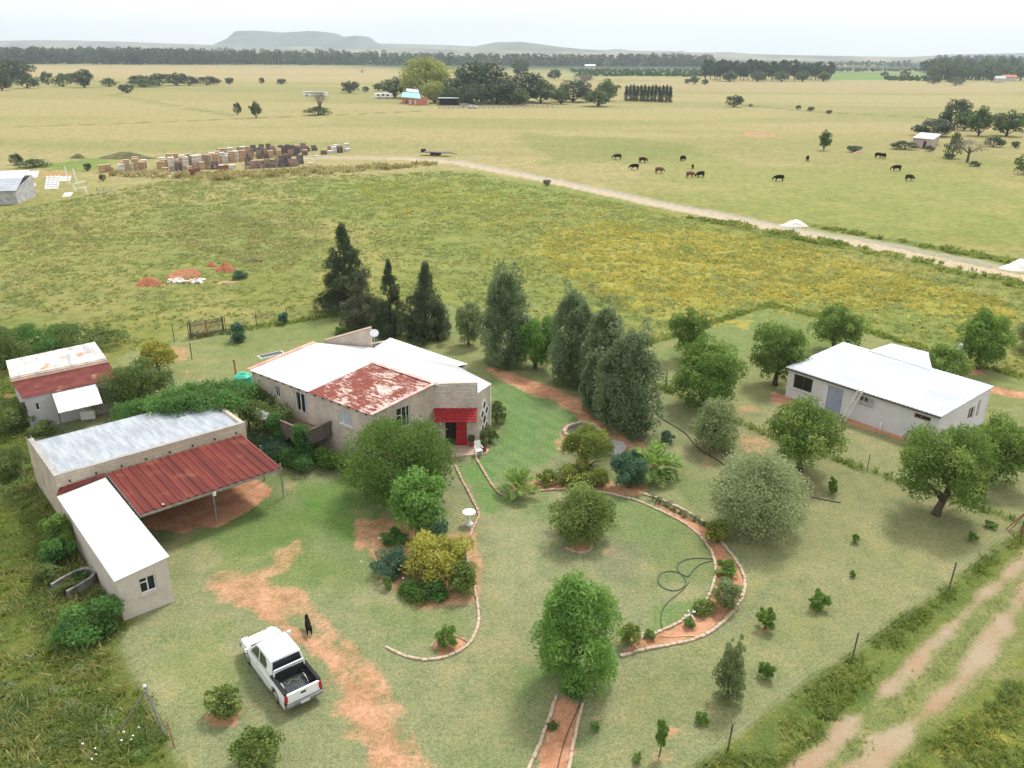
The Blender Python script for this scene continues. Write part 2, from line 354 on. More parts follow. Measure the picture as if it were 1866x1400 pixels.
    def build(s, name, mat, parent=None, smooth=False, bevel=0.0, local=True, loc=None):
        me = bpy.data.meshes.new(name); off = Vector((0, 0, 0))
        if parent is not None and not local: off = parent.location
        if loc is not None: off = Vector(loc)
        me.from_pydata([tuple(Vector(v) - off) for v in s.v], [], s.f)
        if s.uv:
            ul = me.uv_layers.new(name='UVMap')
            for fi, uvs in s.uv.items():
                pl = me.polygons[fi]
                for li, q in zip(pl.loop_indices, uvs): ul.data[li].uv = q
        if smooth: me.polygons.foreach_set('use_smooth', [True] * len(me.polygons))
        me.materials.append(mat); me.update()
        o = bpy.data.objects.new(name, me); COL.objects.link(o)
        if parent is not None: o.parent = parent
        elif loc is not None: o.location = loc
        if bevel:
            b = o.modifiers.new('bevel', 'BEVEL'); b.width = bevel; b.segments = 2; b.limit_method = 'ANGLE'; b.angle_limit = math.radians(40)
        return o
def mesh_np(name, V, F, mat, tone=None, parent=None, loc=None):
    """V (n,3), F (m,4) quads; tone per face"""
    me = bpy.data.meshes.new(name); n = len(V); m = len(F); k = F.shape[1]
    me.vertices.add(n); me.vertices.foreach_set('co', V.astype(np.float32).ravel())
    me.loops.add(m * k); me.loops.foreach_set('vertex_index', F.astype(np.int32).ravel())
    me.polygons.add(m); me.polygons.foreach_set('loop_start', np.arange(0, m * k, k, dtype=np.int32))
    try: me.polygons.foreach_set('loop_total', np.full(m, k, dtype=np.int32))
    except Exception: pass
    if tone is not None:
        a = me.attributes.new('tone', 'FLOAT', 'FACE'); a.data.foreach_set('value', np.clip(tone, 0, 1).astype(np.float32))
    me.materials.append(mat); me.update(calc_edges=True)
    o = bpy.data.objects.new(name, me); COL.objects.link(o)
    if parent is not None: o.parent = parent
    if loc is not None: o.location = loc
    return o
# ------------------------------------------------------------------ foliage
def unit(rng, n):
    v = rng.normal(size=(n, 3)); return v / np.linalg.norm(v, axis=1)[:, None]
def leaves(cent, norm, axis, L_, W_):
    """diamond leaves: centre, normal, long axis"""
    ax = axis - norm * (axis * norm).sum(1)[:, None]; ax /= (np.linalg.norm(ax, axis=1)[:, None] + 1e-9); sd_ = np.cross(norm, ax)
    L_ = L_[:, None] * .5; W_ = W_[:, None] * .5
    V = np.stack([cent - ax * L_, cent + sd_ * W_ - ax * L_ * .1, cent + ax * L_, cent - sd_ * W_ - ax * L_ * .1], 1).reshape(-1, 3)
    return V, np.arange(len(V)).reshape(-1, 4)
def blob_leaves(rng, blobs, N, size, ratio=.5, hang=0.0, upr=0.0, shell=(.65, 1.05), tonevar=.62, spread=.5):
    B = np.array([b[:3] for b in blobs]); R = np.array([b[3:6] for b in blobs]); w_ = (R[:, 0] * R[:, 2]); w_ = w_ / w_.sum()
    k = rng.choice(len(blobs), N, p=w_); d = unit(rng, N); d[:, 2] = np.where(d[:, 2] < -.75, -d[:, 2] * .6, d[:, 2]); d /= np.linalg.norm(d, axis=1)[:, None]
    r = rng.uniform(shell[0], shell[1], N) * (1 + .12 * rng.normal(size=N))
    c = B[k] + d * R[k] * r[:, None]
    nn = d * (1 - spread) + unit(rng, N) * spread * 1.2; nn /= np.linalg.norm(nn, axis=1)[:, None]
    ax = unit(rng, N); ax[:, 2] += upr - hang; 
    V, F = leaves(c, nn, ax, size * rng.uniform(.7, 1.35, N), size * ratio * rng.uniform(.7, 1.3, N))
    ins = rng.uniform(0, 1, N) < .12; c[ins] = B[k][ins] + d[ins] * R[k][ins] * .35
    bt = rng.uniform(0, 1, len(blobs)); t = bt[k] * tonevar + rng.uniform(0, 1, N) * (1 - tonevar)
    return V, F, t
def env_round(u, v, a): return 1.0
def make_blobs(rng, kind, H, W, zb, n):
    """blobs filling a crown of height H above zb and width W"""
    out = []
    for i in range(n):
        if kind in ('round', 'wide', 'loose'):
            d = unit(rng, 1)[0]; 
            if d[2] < -.9: d[2] = -d[2]
            q = rng.uniform(.68, .9) if kind != 'loose' else rng.uniform(.5, .95)
            r = rng.uniform(.1, .2) * (1 if kind != 'loose' else .85)
            out.append((d[0] * W / 2 * q, d[1] * W / 2 * q, zb + H / 2 + d[2] * H / 2 * q, W * r, W * r, min(W * r, H * r * 1.25)))
        elif kind == 'egg':               # brushy upright crown, widest below the middle
            h = rng.uniform(0, 1); rr = W / 2 * (.72 + .28 * math.sin(h * 4.2) if h < .45 else math.sqrt(max(.02, 1 - ((h - .4) / .62) ** 2))); a = rng.uniform(0, 6.28); q = rng.uniform(.4, .86); r = W * rng.uniform(.1, .16)
            out.append((math.cos(a) * rr * q, math.sin(a) * rr * q, zb + r + h * (H - 2 * r), r, r, r * 1.5))
        elif kind == 'cone':              # broad dark conifer with reaching branches
            h = (rng.uniform(0, 1) ** 1.15); rr = min(1, (1 - h) * 1.35) ** .95 * W / 2; a = rng.uniform(0, 6.28); q = rng.uniform(.35, .85) if i % 4 else rng.uniform(.9, 1.3)
            r = W * rng.uniform(.09, .15) * (1.2 - .7 * h) * (1 if i % 4 else .75)
            out.append((math.cos(a) * rr * q, math.sin(a) * rr * q, zb + h * H * .97, r * 1.25, r * 1.25, r * 1.15))
        elif kind == 'ovate':             # upright pear crown
            h = rng.uniform(0, 1); rr = W / 2 * (1 - h ** 4) ** .8 * (.8 + .2 * min(1, h * 4)); a = rng.uniform(0, 6.28); q = rng.uniform(.4, .88)
            r = W * rng.uniform(.1, .15) * (1 - .35 * h)
            if i % 5 == 0: h = rng.uniform(.7, 1.12); q *= .75; r *= .6
            out.append((math.cos(a) * rr * q, math.sin(a) * rr * q, zb + r + h * (H - 2.4 * r), r, r, r * 2.1))
        elif kind == 'column':
            h = rng.uniform(0, 1); rr = W / 2 * (1 - h) ** .4; a = rng.uniform(0, 6.28); q = rng.uniform(.2, .7); r = W * rng.uniform(.2, .3)
            out.append((math.cos(a) * rr * q, math.sin(a) * rr * q, zb + h * H * .92, r * .8, r * .8, r * 1.6))
    if kind in ('round', 'wide', 'loose'): out.append((0, 0, zb + H * .5, W * .32, W * .32, H * .34))
    if kind == 'ovate': out += [(0, 0, zb + H * q, W * .26, W * .26, H * .2) for q in (.25, .5, .7)]
    return out
KINDS = {   # form, leaf material, clumps, leaves per m2 of silhouette, leaf length, width ratio, hang, upright, trunk fraction
 'conifer': ('cone', 'casuarina', 100, 1200, .15, .3, .2, .5, .02),
 'conifer_brown': ('cone', 'casuarina_brown', 60, 1200, .15, .3, .3, .3, .02),
 'pear': ('ovate', 'greygreen', 150, 1300, .13, .5, 0, .9, .01),
 'pear_green': ('loose', 'bright', 50, 900, .15, .5, 0, .5, .03),
 'pecan': ('loose', 'pecan', 64, 900, .17, .42, .4, 0, .1),
 'fresh': ('loose', 'fresh', 70, 950, .16, .45, .3, .2, .05),
 'wattle': ('round', 'wattle', 110, 1700, .12, .4, .1, .5, .0),
 'olive': ('round', 'olive', 60, 1300, .12, .4, .0, .6, .0),
 'dark': ('round', 'dark', 90, 1300, .14, .45, .0, 1.0, .05),
 'bright': ('round', 'bright', 40, 900, .17, .6, .1, .2, .22),
 'citrus': ('round', 'citrus', 50, 1300, .12, .5, .1, .5, .04),
 'feather': ('egg', 'feather', 90, 1500, .17, .22, .3, 1.2, .04),
 'yellow': ('loose', 'yellow', 30, 900, .13, .5, 0, .4, .05),
 'yellowgreen': ('round', 'yellowbush', 26, 1200, .1, .5, 0, .4, .0),
 'shrub': ('round', 'vine', 18, 900, .13, .5, 0, .4, .03),
 'shrub_blue': ('round', 'bluegreen', 22, 900, .13, .4, 0, .8, .03),
 'shrub_fresh': ('round', 'fresh', 16, 900, .11, .45, 0, .5, .04),
 'shrub_hedge': ('round', 'hedge', 24, 800, .14, .5, 0, .4, .03),
 'shrub_brown': ('loose', 'hedge', 20, 700, .12, .4, 0, .6, .04),
 'sapling': ('loose', 'fresh', 14, 900, .11, .45, 0, .5, .03),
 'wispy': ('ovate', 'olive', 40, 700, .1, .35, 0, .9, .05),
}
TREES = []
def tree(kind, name, cat, bx, by, ty, wpx, label, group=None, seed=0, zb=None, dens=1.0, tk=None, px_trunk=None, z0=0.0):
    """a plant standing at photo point (bx, by), its top at row ty, wpx wide"""
    form, lm, nb, dn, ls, ratio, hang, upr, tf = KINDS[kind]; rng = np.random.default_rng(1000 + seed + int(bx) * 7 + int(by))
    d0 = P(bx, by, z0); s_ = CH / math.hypot(d0.x, d0.y, CH)
    if tf <= .061: by -= wpx * .5 * s_ * (.8 if form in ('round', 'loose') else .3)
    b = P(bx, by, z0); dep = pix(b.x, b.y, b.z)[2]; H = zat(b.x, b.y, ty) - z0; W = wpx * dep / CF
    H = max(H, .35); tfh = tf * H if zb is None else zb; ch = H - tfh
    root = empty(name, b, 0, label, cat, group)
    blobs = make_blobs(rng, form, ch, W, tfh, nb)
    area = max(W * ch, .1) * .8; sz = ls * 1.22 * (1.0 if dep < 60 else 1 + (dep - 60) / 90) * min(1, .5 + .35 * W); cov = (7.5 if dn >= 900 else 5.2) * dens
    N = cov * area / (sz * sz * ratio * .5)
    if N > 26000: sz *= math.sqrt(N / 26000); N = 26000
    N = int(N) + 60
    V, F, t = blob_leaves(rng, blobs, N, sz, ratio, hang, upr)
    zt_ = np.percentile(V[:, 2], 99.6); rt_ = np.percentile(np.hypot(V[:, 0], V[:, 1]), 97.5); z0_ = max(0, np.percentile(V[:, 2], .6))
    V[:, 2] = np.where(V[:, 2] > tfh, tfh + (V[:, 2] - tfh) * (H - tfh) / max(.1, zt_ - tfh), V[:, 2]); V[:, :2] *= W / 2 / rt_
    V[:, 2] = np.maximum(V[:, 2], .02)
    mesh_np('crown', V, F, LM[lm], t, root)
    mb = MB(); r = (tk or max(.03, min(.22, W * .045))); top = tfh + ch * (.8 if form in ('cone', 'ovate') else .55)
    pts = [(0, 0, -.05), (rng.normal() * .03, rng.normal() * .03, tfh * .6), (rng.normal() * .05 * W, rng.normal() * .05 * W, tfh + ch * .25), (rng.normal() * .04 * W, rng.normal() * .04 * W, top)]
    mb.tube(pts, [r * 1.25, r, r * .75, r * .2], 7)
    for i in range(6 if W > 1.5 and form != 'ovate' else 3):
        a = rng.uniform(0, 6.28); h0 = tfh * .8 + ch * rng.uniform(0, .45); q = rng.uniform(.5, .85) * (1 if form != 'cone' else .7)
        e = (math.cos(a) * W / 2 * q, math.sin(a) * W / 2 * q, h0 + ch * rng.uniform(.12, .35)); s_ = (pts[2][0] * .5, pts[2][1] * .5, h0)
        mid = tuple((s_[k] + e[k]) / 2 + (0, 0, .06 * ch)[k] for k in range(3))
        mb.tube([s_, mid, e], [r * .5, r * .35, r * .1], 5)
    mb.build('trunk', M['bark'] if kind not in ('wattle',) else M['bark_pale'], root, smooth=True)
    return root
# shared far trees: a few prototypes, copied
FAR = {}
def far_proto(key, form, lm, H, W, nb, N, ls, tf, ratio=.7):
    rng = np.random.default_rng(sum(map(ord, key))); blobs = make_blobs(rng, form, H * (1 - tf), W, H * tf, nb)
    V, F, t = blob_leaves(rng, blobs, N, ls, ratio, 0, .3, tonevar=.65)
    V[:, 2] = np.maximum(V[:, 2], .05)
    c = mesh_np('crown', V, F, LM[lm], t); mb = MB(); r = W * .035
    mb.tube([(0, 0, 0), (0.1, 0, H * tf), (0, .1, H * .7)], [r * 1.3, r, r * .3], 6)
    for i in range(4):
        a = i * 1.6 + .3; mb.tube([(0, 0, H * tf), (math.cos(a) * W * .3, math.sin(a) * W * .3, H * (tf + .3))], [r * .6, r * .2], 5)
    tr = mb.build('trunk', M['bark']); FAR[key] = (c, tr, H, W, [False])
def far_tree(key, name, cat, bx, by, ty, wpx, label, group):
    c, tr, H, W, used = FAR[key]; b = P(bx, by); dep = pix(b.x, b.y, 0)[2]; h = zat(b.x, b.y, ty); wd = wpx * dep / CF
    root = empty(name, b, random.uniform(0, 6.28), label, cat, group)
    for o in (c, tr):
        q = o if not used[0] else o.copy()
        if used[0]: COL.objects.link(q)
        q.parent = root
    used[0] = True
    root.scale = (wd / W, wd / W, h / H); return root
# ------------------------------------------------------------------ walls with real openings
def wall(mb, a, b, z0, zt0, zt1, ops=(), th=.2):
    """a,b: xy ends of the outer face, seen from outside a is left. ops: (u0,u1,v0,v1). Returns frame coordinates helper"""
    a = Vector((a[0], a[1], 0)); b = Vector((b[0], b[1], 0)); L_ = (b - a).length; e = (b - a) / L_; n = Vector((e.y, -e.x, 0))   # outward
    top = lambda u: zt0 + (zt1 - zt0) * u / L_
    us = sorted(set([0, L_] + [q for o in ops for q in o[:2]]))
    def q4(u0, u1, v00, v01, v10, v11, dep):
        pp = [(u0, v00), (u1, v10), (u1, v11), (u0, v01)]; w3 = [a + e * u - n * dep + Vector((0, 0, v)) for u, v in pp]
        if dep: w3 = w3[::-1]; pp = pp[::-1]
        mb.poly(w3, pp)
    for dep in (0, th):
        for u0, u1 in zip(us[:-1], us[1:]):
            hs = sorted([o for o in ops if o[0] <= u0 + 1e-6 and o[1] >= u1 - 1e-6], key=lambda o: o[2]); v = z0
            for o in hs: q4(u0, u1, v, o[2], v, o[2], dep); v = o[3]
            q4(u0, u1, v, top(u0), v, top(u1), dep)
    w3 = lambda u, d, v: a + e * u - n * d + Vector((0, 0, v))
    mb.poly([w3(0, 0, top(0)), w3(L_, 0, top(L_)), w3(L_, th, top(L_)), w3(0, th, top(0))], [(0, 0), (L_, 0), (L_, th), (0, th)])
    for u in (0, L_): mb.poly([w3(u, 0, z0), w3(u, th, z0), w3(u, th, top(u)), w3(u, 0, top(u))][::(1 if u else -1)], [(0, z0), (th, z0), (th, 3), (0, 3)])
    for u0, u1, v0, v1 in ops:
        for A_, B_ in (((u0, v0), (u1, v0)), ((u1, v0), (u1, v1)), ((u1, v1), (u0, v1)), ((u0, v1), (u0, v0))):
            mb.poly([w3(A_[0], 0, A_[1]), w3(A_[0], th, A_[1]), w3(B_[0], th, B_[1]), w3(B_[0], 0, B_[1])], [(0, 0), (th, 0), (th, 1), (0, 1)])
    return w3
def window(parent, w3, u0, u1, v0, v1, bars_u=(), bars_v=(), fw=.05, fm='frame_white', gm='glass', rec=.08, sill=None, name='window'):
    mb = MB()
    def bar(p, q, ua=True):
        mb.beam(w3(*p), w3(*q), fw, fw)
    h = fw / 2
    mb.beam(w3(u0 + h, rec, v0), w3(u0 + h, rec, v1), fw, fw); mb.beam(w3(u1 - h, rec, v0), w3(u1 - h, rec, v1), fw, fw)
    mb.beam(w3(u0 + fw, rec, v0 + h), w3(u1 - fw, rec, v0 + h), fw, fw); mb.beam(w3(u0 + fw, rec, v1 - h), w3(u1 - fw, rec, v1 - h), fw, fw)
    for f_ in bars_u: u = u0 + (u1 - u0) * f_; mb.beam(w3(u, rec, v0 + fw), w3(u, rec, v1 - fw), fw * .8, fw * .8)
    for seg in bars_v:
        f_, s0, s1 = seg; v = v0 + (v1 - v0) * f_; mb.beam(w3(u0 + (u1 - u0) * s0, rec - .004, v), w3(u0 + (u1 - u0) * s1, rec - .004, v), fw * .7, fw * .7)
    fr = mb.build(name, M[fm], parent, local=False)
    g = MB(); g.poly([w3(u0, rec + .02, v0), w3(u1, rec + .02, v0), w3(u1, rec + .02, v1), w3(u0, rec + .02, v1)])
    go = g.build('pane', M[gm], fr, loc=parent.location); go.location = (0, 0, 0)
    if sill:
        s_ = MB(); s_.beam(w3(u0 - .08, -.03, v0 - .05), w3(u1 + .08, -.03, v0 - .05), .14, .06); so_ = s_.build('sill', M[sill], fr, loc=parent.location); so_.location = (0, 0, 0)
    return fr
def skin_body(name, mat, verts, edges, radii, parent=None, loc=None, sub=1):
    me = bpy.data.meshes.new(name); me.from_pydata(verts, edges, []); o = bpy.data.objects.new(name, me); COL.objects.link(o)
    if parent: o.parent = parent
    sm = o.modifiers.new('skin', 'SKIN'); sm.use_smooth_shade = True
    for v, r in zip(me.skin_vertices[0].data, radii): v.radius = (r, r) if isinstance(r, (int, float)) else r
    me.skin_vertices[0].data[0].use_root = True
    ss = o.modifiers.new('sub', 'SUBSURF'); ss.levels = sub; ss.render_levels = sub
    me.materials.append(mat); return o
# ------------------------------------------------------------------ ground sheet
def W2(pts): return np.array([tuple(P(*p)[:2]) for p in pts])
def inpoly(X, Y, poly):
    r = np.zeros(X.shape, bool); n = len(poly)
    for i in range(n):
        x1, y1 = poly[i]; x2, y2 = poly[(i + 1) % n]
        if y1 == y2: continue
        c = ((Y < y1) != (Y < y2)) & (X < (x2 - x1) * (Y - y1) / (y2 - y1) + x1); r ^= c
    return r
def dline(X, Y, pl):
    d = np.full(X.shape, 1e9)
    for (x1, y1), (x2, y2) in zip(pl[:-1], pl[1:]):
        L2 = (x2 - x1) ** 2 + (y2 - y1) ** 2 + 1e-9; t = np.clip(((X - x1) * (x2 - x1) + (Y - y1) * (y2 - y1)) / L2, 0, 1)
        d = np.minimum(d, np.hypot(X - x1 - t * (x2 - x1), Y - y1 - t * (y2 - y1)))
    return d
def soft(X, Y, poly, warp, ws=2.0, seed=0, taps=5):
    """polygon mask with a ragged soft edge"""
    m = np.zeros(X.shape); x0, y0 = poly.min(0) - 2 * warp - 1; x1, y1 = poly.max(0) + 2 * warp + 1
    k = (X > x0) & (X < x1) & (Y > y0) & (Y < y1)
    x = X[k]; y = Y[k]; acc = np.zeros(x.shape)
    nx = (fbm(x, y, ws, seed + 3, 3) - .5) * 2; ny = (fbm(x, y, ws, seed + 9, 3) - .5) * 2
    for i in range(taps):
        a = i * 2.39996; r = warp * .5 * math.sqrt((i + .5) / taps)
        acc += inpoly(x + nx * warp * 1.6 + r * math.cos(a), y + ny * warp * 1.6 + r * math.sin(a), poly)
    m[k] = acc / taps; return m
YARD = W2([(420, 1700), (330, 1400), (262, 1262), (190, 1180), (235, 1130), (100, 900), (45, 800), (150, 700), (240, 640), (345, 613), (600, 576), (830, 556), (1000, 590), (1180, 625), (1400, 557), (1866, 690), (2300, 800), (2300, 830), (1866, 958), (1730, 1062), (1550, 1192), (1330, 1352), (1270, 1400), (1100, 1560), (900, 1700)])
def spaced(a, b, d, g, end):
    mid = list(np.arange(a, b, d)); up = []; x = b; s = d
    while x < end[1]: up.append(x); s *= g; x += s
    dn = []; x = a; s = d
    while x > end[0]: s *= g; x -= s; dn.append(x)
    return np.array(dn[::-1] + mid + up + [max(end[1] * 1.02, x)])
gx = spaced(-42, 48, .3, 1.025, (-9000, 9000)); gy = spaced(18, 76, .3, 1.022, (-900, 9300))
X, Y = np.meshgrid(gx, gy); X = X.ravel(); Y = Y.ravel(); NX, NY = len(gx), len(gy)
C_ = lambda r, g, b: np.array([r, g, b])
n_big = fbm(X, Y, 60, 1, 4); n_mid = fbm(X, Y, 9, 5, 4); n_sm = fbm(X, Y, 2.2, 8, 3); n_xl = fbm(X * .35, Y, 120, 31, 4)
def lerp(a, b, t): return a * (1 - t[:, None]) + b * t[:, None]
ss = lambda a, b, x: np.clip((x - a) / (b - a), 0, 1) ** 2 * (3 - 2 * np.clip((x - a) / (b - a), 0, 1))
# pasture: greener near, straw far
grass_g = C_(.21, .22, .062); grass_y = C_(.32, .28, .11); grass_b = C_(.12, .165, .042); straw = C_(.4, .335, .18)
col = lerp(np.tile(grass_g, (len(X), 1)), grass_y, ss(.42, .62, n_mid) * .55); col = lerp(col, grass_b, ss(.52, .7, n_big) * .5)
far = ss(95, 240, Y + (n_big - .5) * 80 - np.clip(X, 0, 200) * .25)
band = fbm(X * .22, Y, 45, 77, 4)
fcol = lerp(lerp(np.tile(straw, (len(X), 1)), C_(.28, .275, .12), ss(.42, .62, band) * .75), C_(.42, .33, .17), ss(.5, .7, n_xl) * .6)
col = lerp(col, fcol, far * .9)
def region(pts, c, amt, warp, ws, seed):
    global col
    m = soft(X, Y, W2(pts), warp, ws, seed) * amt; col = lerp(col, C_(*c), m); return m
# middle field in front of the road
region([(640, 330), (850, 310), (1100, 350), (1400, 430), (1700, 500), (1900, 540), (1900, 700), (1400, 590), (1000, 590), (830, 550), (700, 440), (520, 330)], (.17, .22, .055), .6, 6, 14, 41)
region([(560, 330), (840, 306), (1050, 350), (980, 390), (700, 380)], (.2, .25, .06), .5, 5, 10, 42)
region([(0, 390), (250, 360), (420, 400), (300, 470), (200, 640), (0, 680)], (.25, .24, .085), .6, 6, 12, 43)
region([(230, 400), (480, 360), (560, 420), (520, 520), (330, 500)], (.17, .21, .065), .55, 5, 9, 44)
region([(60, 300), (200, 285), (200, 300), (100, 330)], (.16, .24, .05), .8, 2, 5, 45)
# far fields
region([(0, 120), (700, 122), (720, 150), (0, 140)], (.44, .34, .2), .7, 12, 60, 46)
region([(1030, 124), (1285, 124), (1285, 139), (1050, 140)], (.16, .25, .08), .9, 3, 60, 47)
region([(1515, 126), (1720, 124), (1740, 146), (1515, 146)], (.17, .27, .08), .9, 3, 60, 48)
region([(1140, 150), (1300, 146), (1860, 155), (1860, 172), (1300, 168), (1140, 158)], (.4, .32, .19), .7, 8, 50, 49)
region([(1100, 260), (1400, 300), (1866, 300), (1866, 480), (1500, 400), (1200, 350)], (.22, .255, .075), .5, 10, 20, 50)
region([(900, 240), (1250, 262), (1300, 290), (1000, 300)], (.21, .235, .08), .6, 8, 14, 51)
# distance beyond the wood: patchwork plain
plain = ss(1100, 1500, Y); pn = fbm(X * .4, Y * .9, 500, 91, 4)
col = lerp(col, lerp(np.tile(C_(.3, .27, .16), (len(X), 1)), C_(.06, .09, .05), ss(.46, .56, pn)), plain)
# yard lawn
yard = soft(X, Y, YARD, .25, 2.5, 7)
lawn = lerp(np.tile(C_(.29, .285, .15), (len(X), 1)), C_(.22, .25, .105), ss(.42, .6, n_mid)); lawn = lerp(lawn, C_(.42, .35, .2), ss(.54, .70, n_sm) * .45)
right = ss(8, 16, X + (n_mid - .5) * 6); lawn = lerp(lawn, C_(.3, .265, .105), right * .35)
back = ss(52, 62, Y); lawn = lerp(lawn, C_(.28, .29, .1), back * .5)
col = lerp(col, lawn, yard)
for k, (pts, c, a, wp) in enumerate([
    ([(893, 690), (960, 712), (1075, 760), (1085, 785), (1020, 800), (985, 850), (940, 880), (905, 905), (870, 850), (905, 800)], (.17, .275, .095), .75, .9),
    ([(835, 850), (870, 838), (915, 905), (905, 930), (880, 935), (850, 880)], (.17, .28, .085), .75, .4),
    ([(560, 870), (640, 880), (650, 940), (700, 960), (620, 1000), (560, 960)], (.14, .24, .055), .8, 1.0),
    ([(380, 960), (500, 900), (600, 940), (560, 1000), (420, 1000), (330, 1000)], (.15, .22, .06), .7, .8),
    ([(400, 1000), (560, 1000), (620, 1060), (560, 1080), (380, 1050)], (.2, .25, .08), .5, .8),
    ([(660, 1090), (850, 1110), (865, 1150), (700, 1180)], (.2, .25, .09), .5, .5),
    ([(900, 900), (1160, 915), (1250, 960), (1230, 980), (900, 960)], (.2, .26, .095), .6, .6),
    ([(1200, 1100), (1300, 1080), (1290, 1120), (1180, 1150)], (.16, .26, .07), .6, .4),
    ([(890, 930), (990, 930), (1000, 1040), (890, 1100)], (.38, .35, .2), .6, .9),
    ([(1080, 990), (1200, 1010), (1170, 1080), (1100, 1060)], (.25, .235, .155), .55, .7),  # greyish patch: the clipped round tree's shade put into the lawn colour
    ([(870, 1120), (960, 1100), (960, 1300), (860, 1330)], (.34, .3, .16), .45, .9),
    ([(940, 1220), (1010, 1230), (1000, 1270), (930, 1260)], (.17, .235, .08), .6, .3),
    ([(300, 1120), (430, 1150), (420, 1300), (300, 1240)], (.26, .28, .1), .5, 1.0),
    ([(1110, 1240), (1300, 1160), (1500, 1100), (1560, 1180), (1330, 1330), (1130, 1380)], (.27, .265, .115), .5, 1.0),
    ([(1250, 560), (1400, 558), (1560, 600), (1560, 640), (1200, 660)], (.2, .26, .08), .6, 1.5),
]): region(pts, c, a, wp, 1.6, 100 + k)
# rough verges: beyond the wire, left and right
region([(-400, 900), (60, 860), (200, 1120), (260, 1262), (330, 1400), (420, 1700), (-400, 1700)], (.15, .165, .04), .85, .3, 2, 130)
region([(-300, 600), (0, 640), (0, 700), (90, 900), (60, 1000), (-300, 1100)], (.15, .17, .045), .8, .5, 2, 131)
region([(1270, 1400), (1330, 1352), (1550, 1192), (1866, 962), (1866, 990), (1700, 1140), (1560, 1300), (1440, 1400), (1380, 1700), (1100, 1700)], (.17, .195, .055), .9, .3, 1.5, 132)
region([(1600, 1420), (1700, 1330), (1866, 1230), (2200, 1100), (2200, 1700), (1500, 1700)], (.17, .185, .045), .9, .5, 2, 133)
region([(1440, 1400), (1536, 1320), (1732, 1140), (1866, 1010), (2000, 940), (2000, 1080), (1866, 1180), (1700, 1330), (1600, 1420), (1500, 1600), (1350, 1500)], (.27, .26, .11), .75, .4, 1.5, 134)
gs = C_(.155, .175, .06); rightd = W2([(893, 690), (1085, 785), (905, 905)])
st_m = soft(X, Y, W2([(885, 690), (960, 705), (1085, 780), (1030, 860), (905, 905), (880, 850)]), .5, 2, 150)
col = col * (1 + (.08 * np.sin((X * .8 + Y * .6) * 2 * math.pi / 1.05 + n_sm * 2) * st_m)[:, None])
dk = lerp(np.tile(C_(.70, .765, .74), (len(X), 1)), C_(.86, .86, .84), ss(60, 180, Y)); dk = lerp(dk, C_(1.03, 1.0, 1.06), (1 - yard) * ss(52, 66, Y) * (1 - ss(150, 230, Y)) * .85); col = col * dk
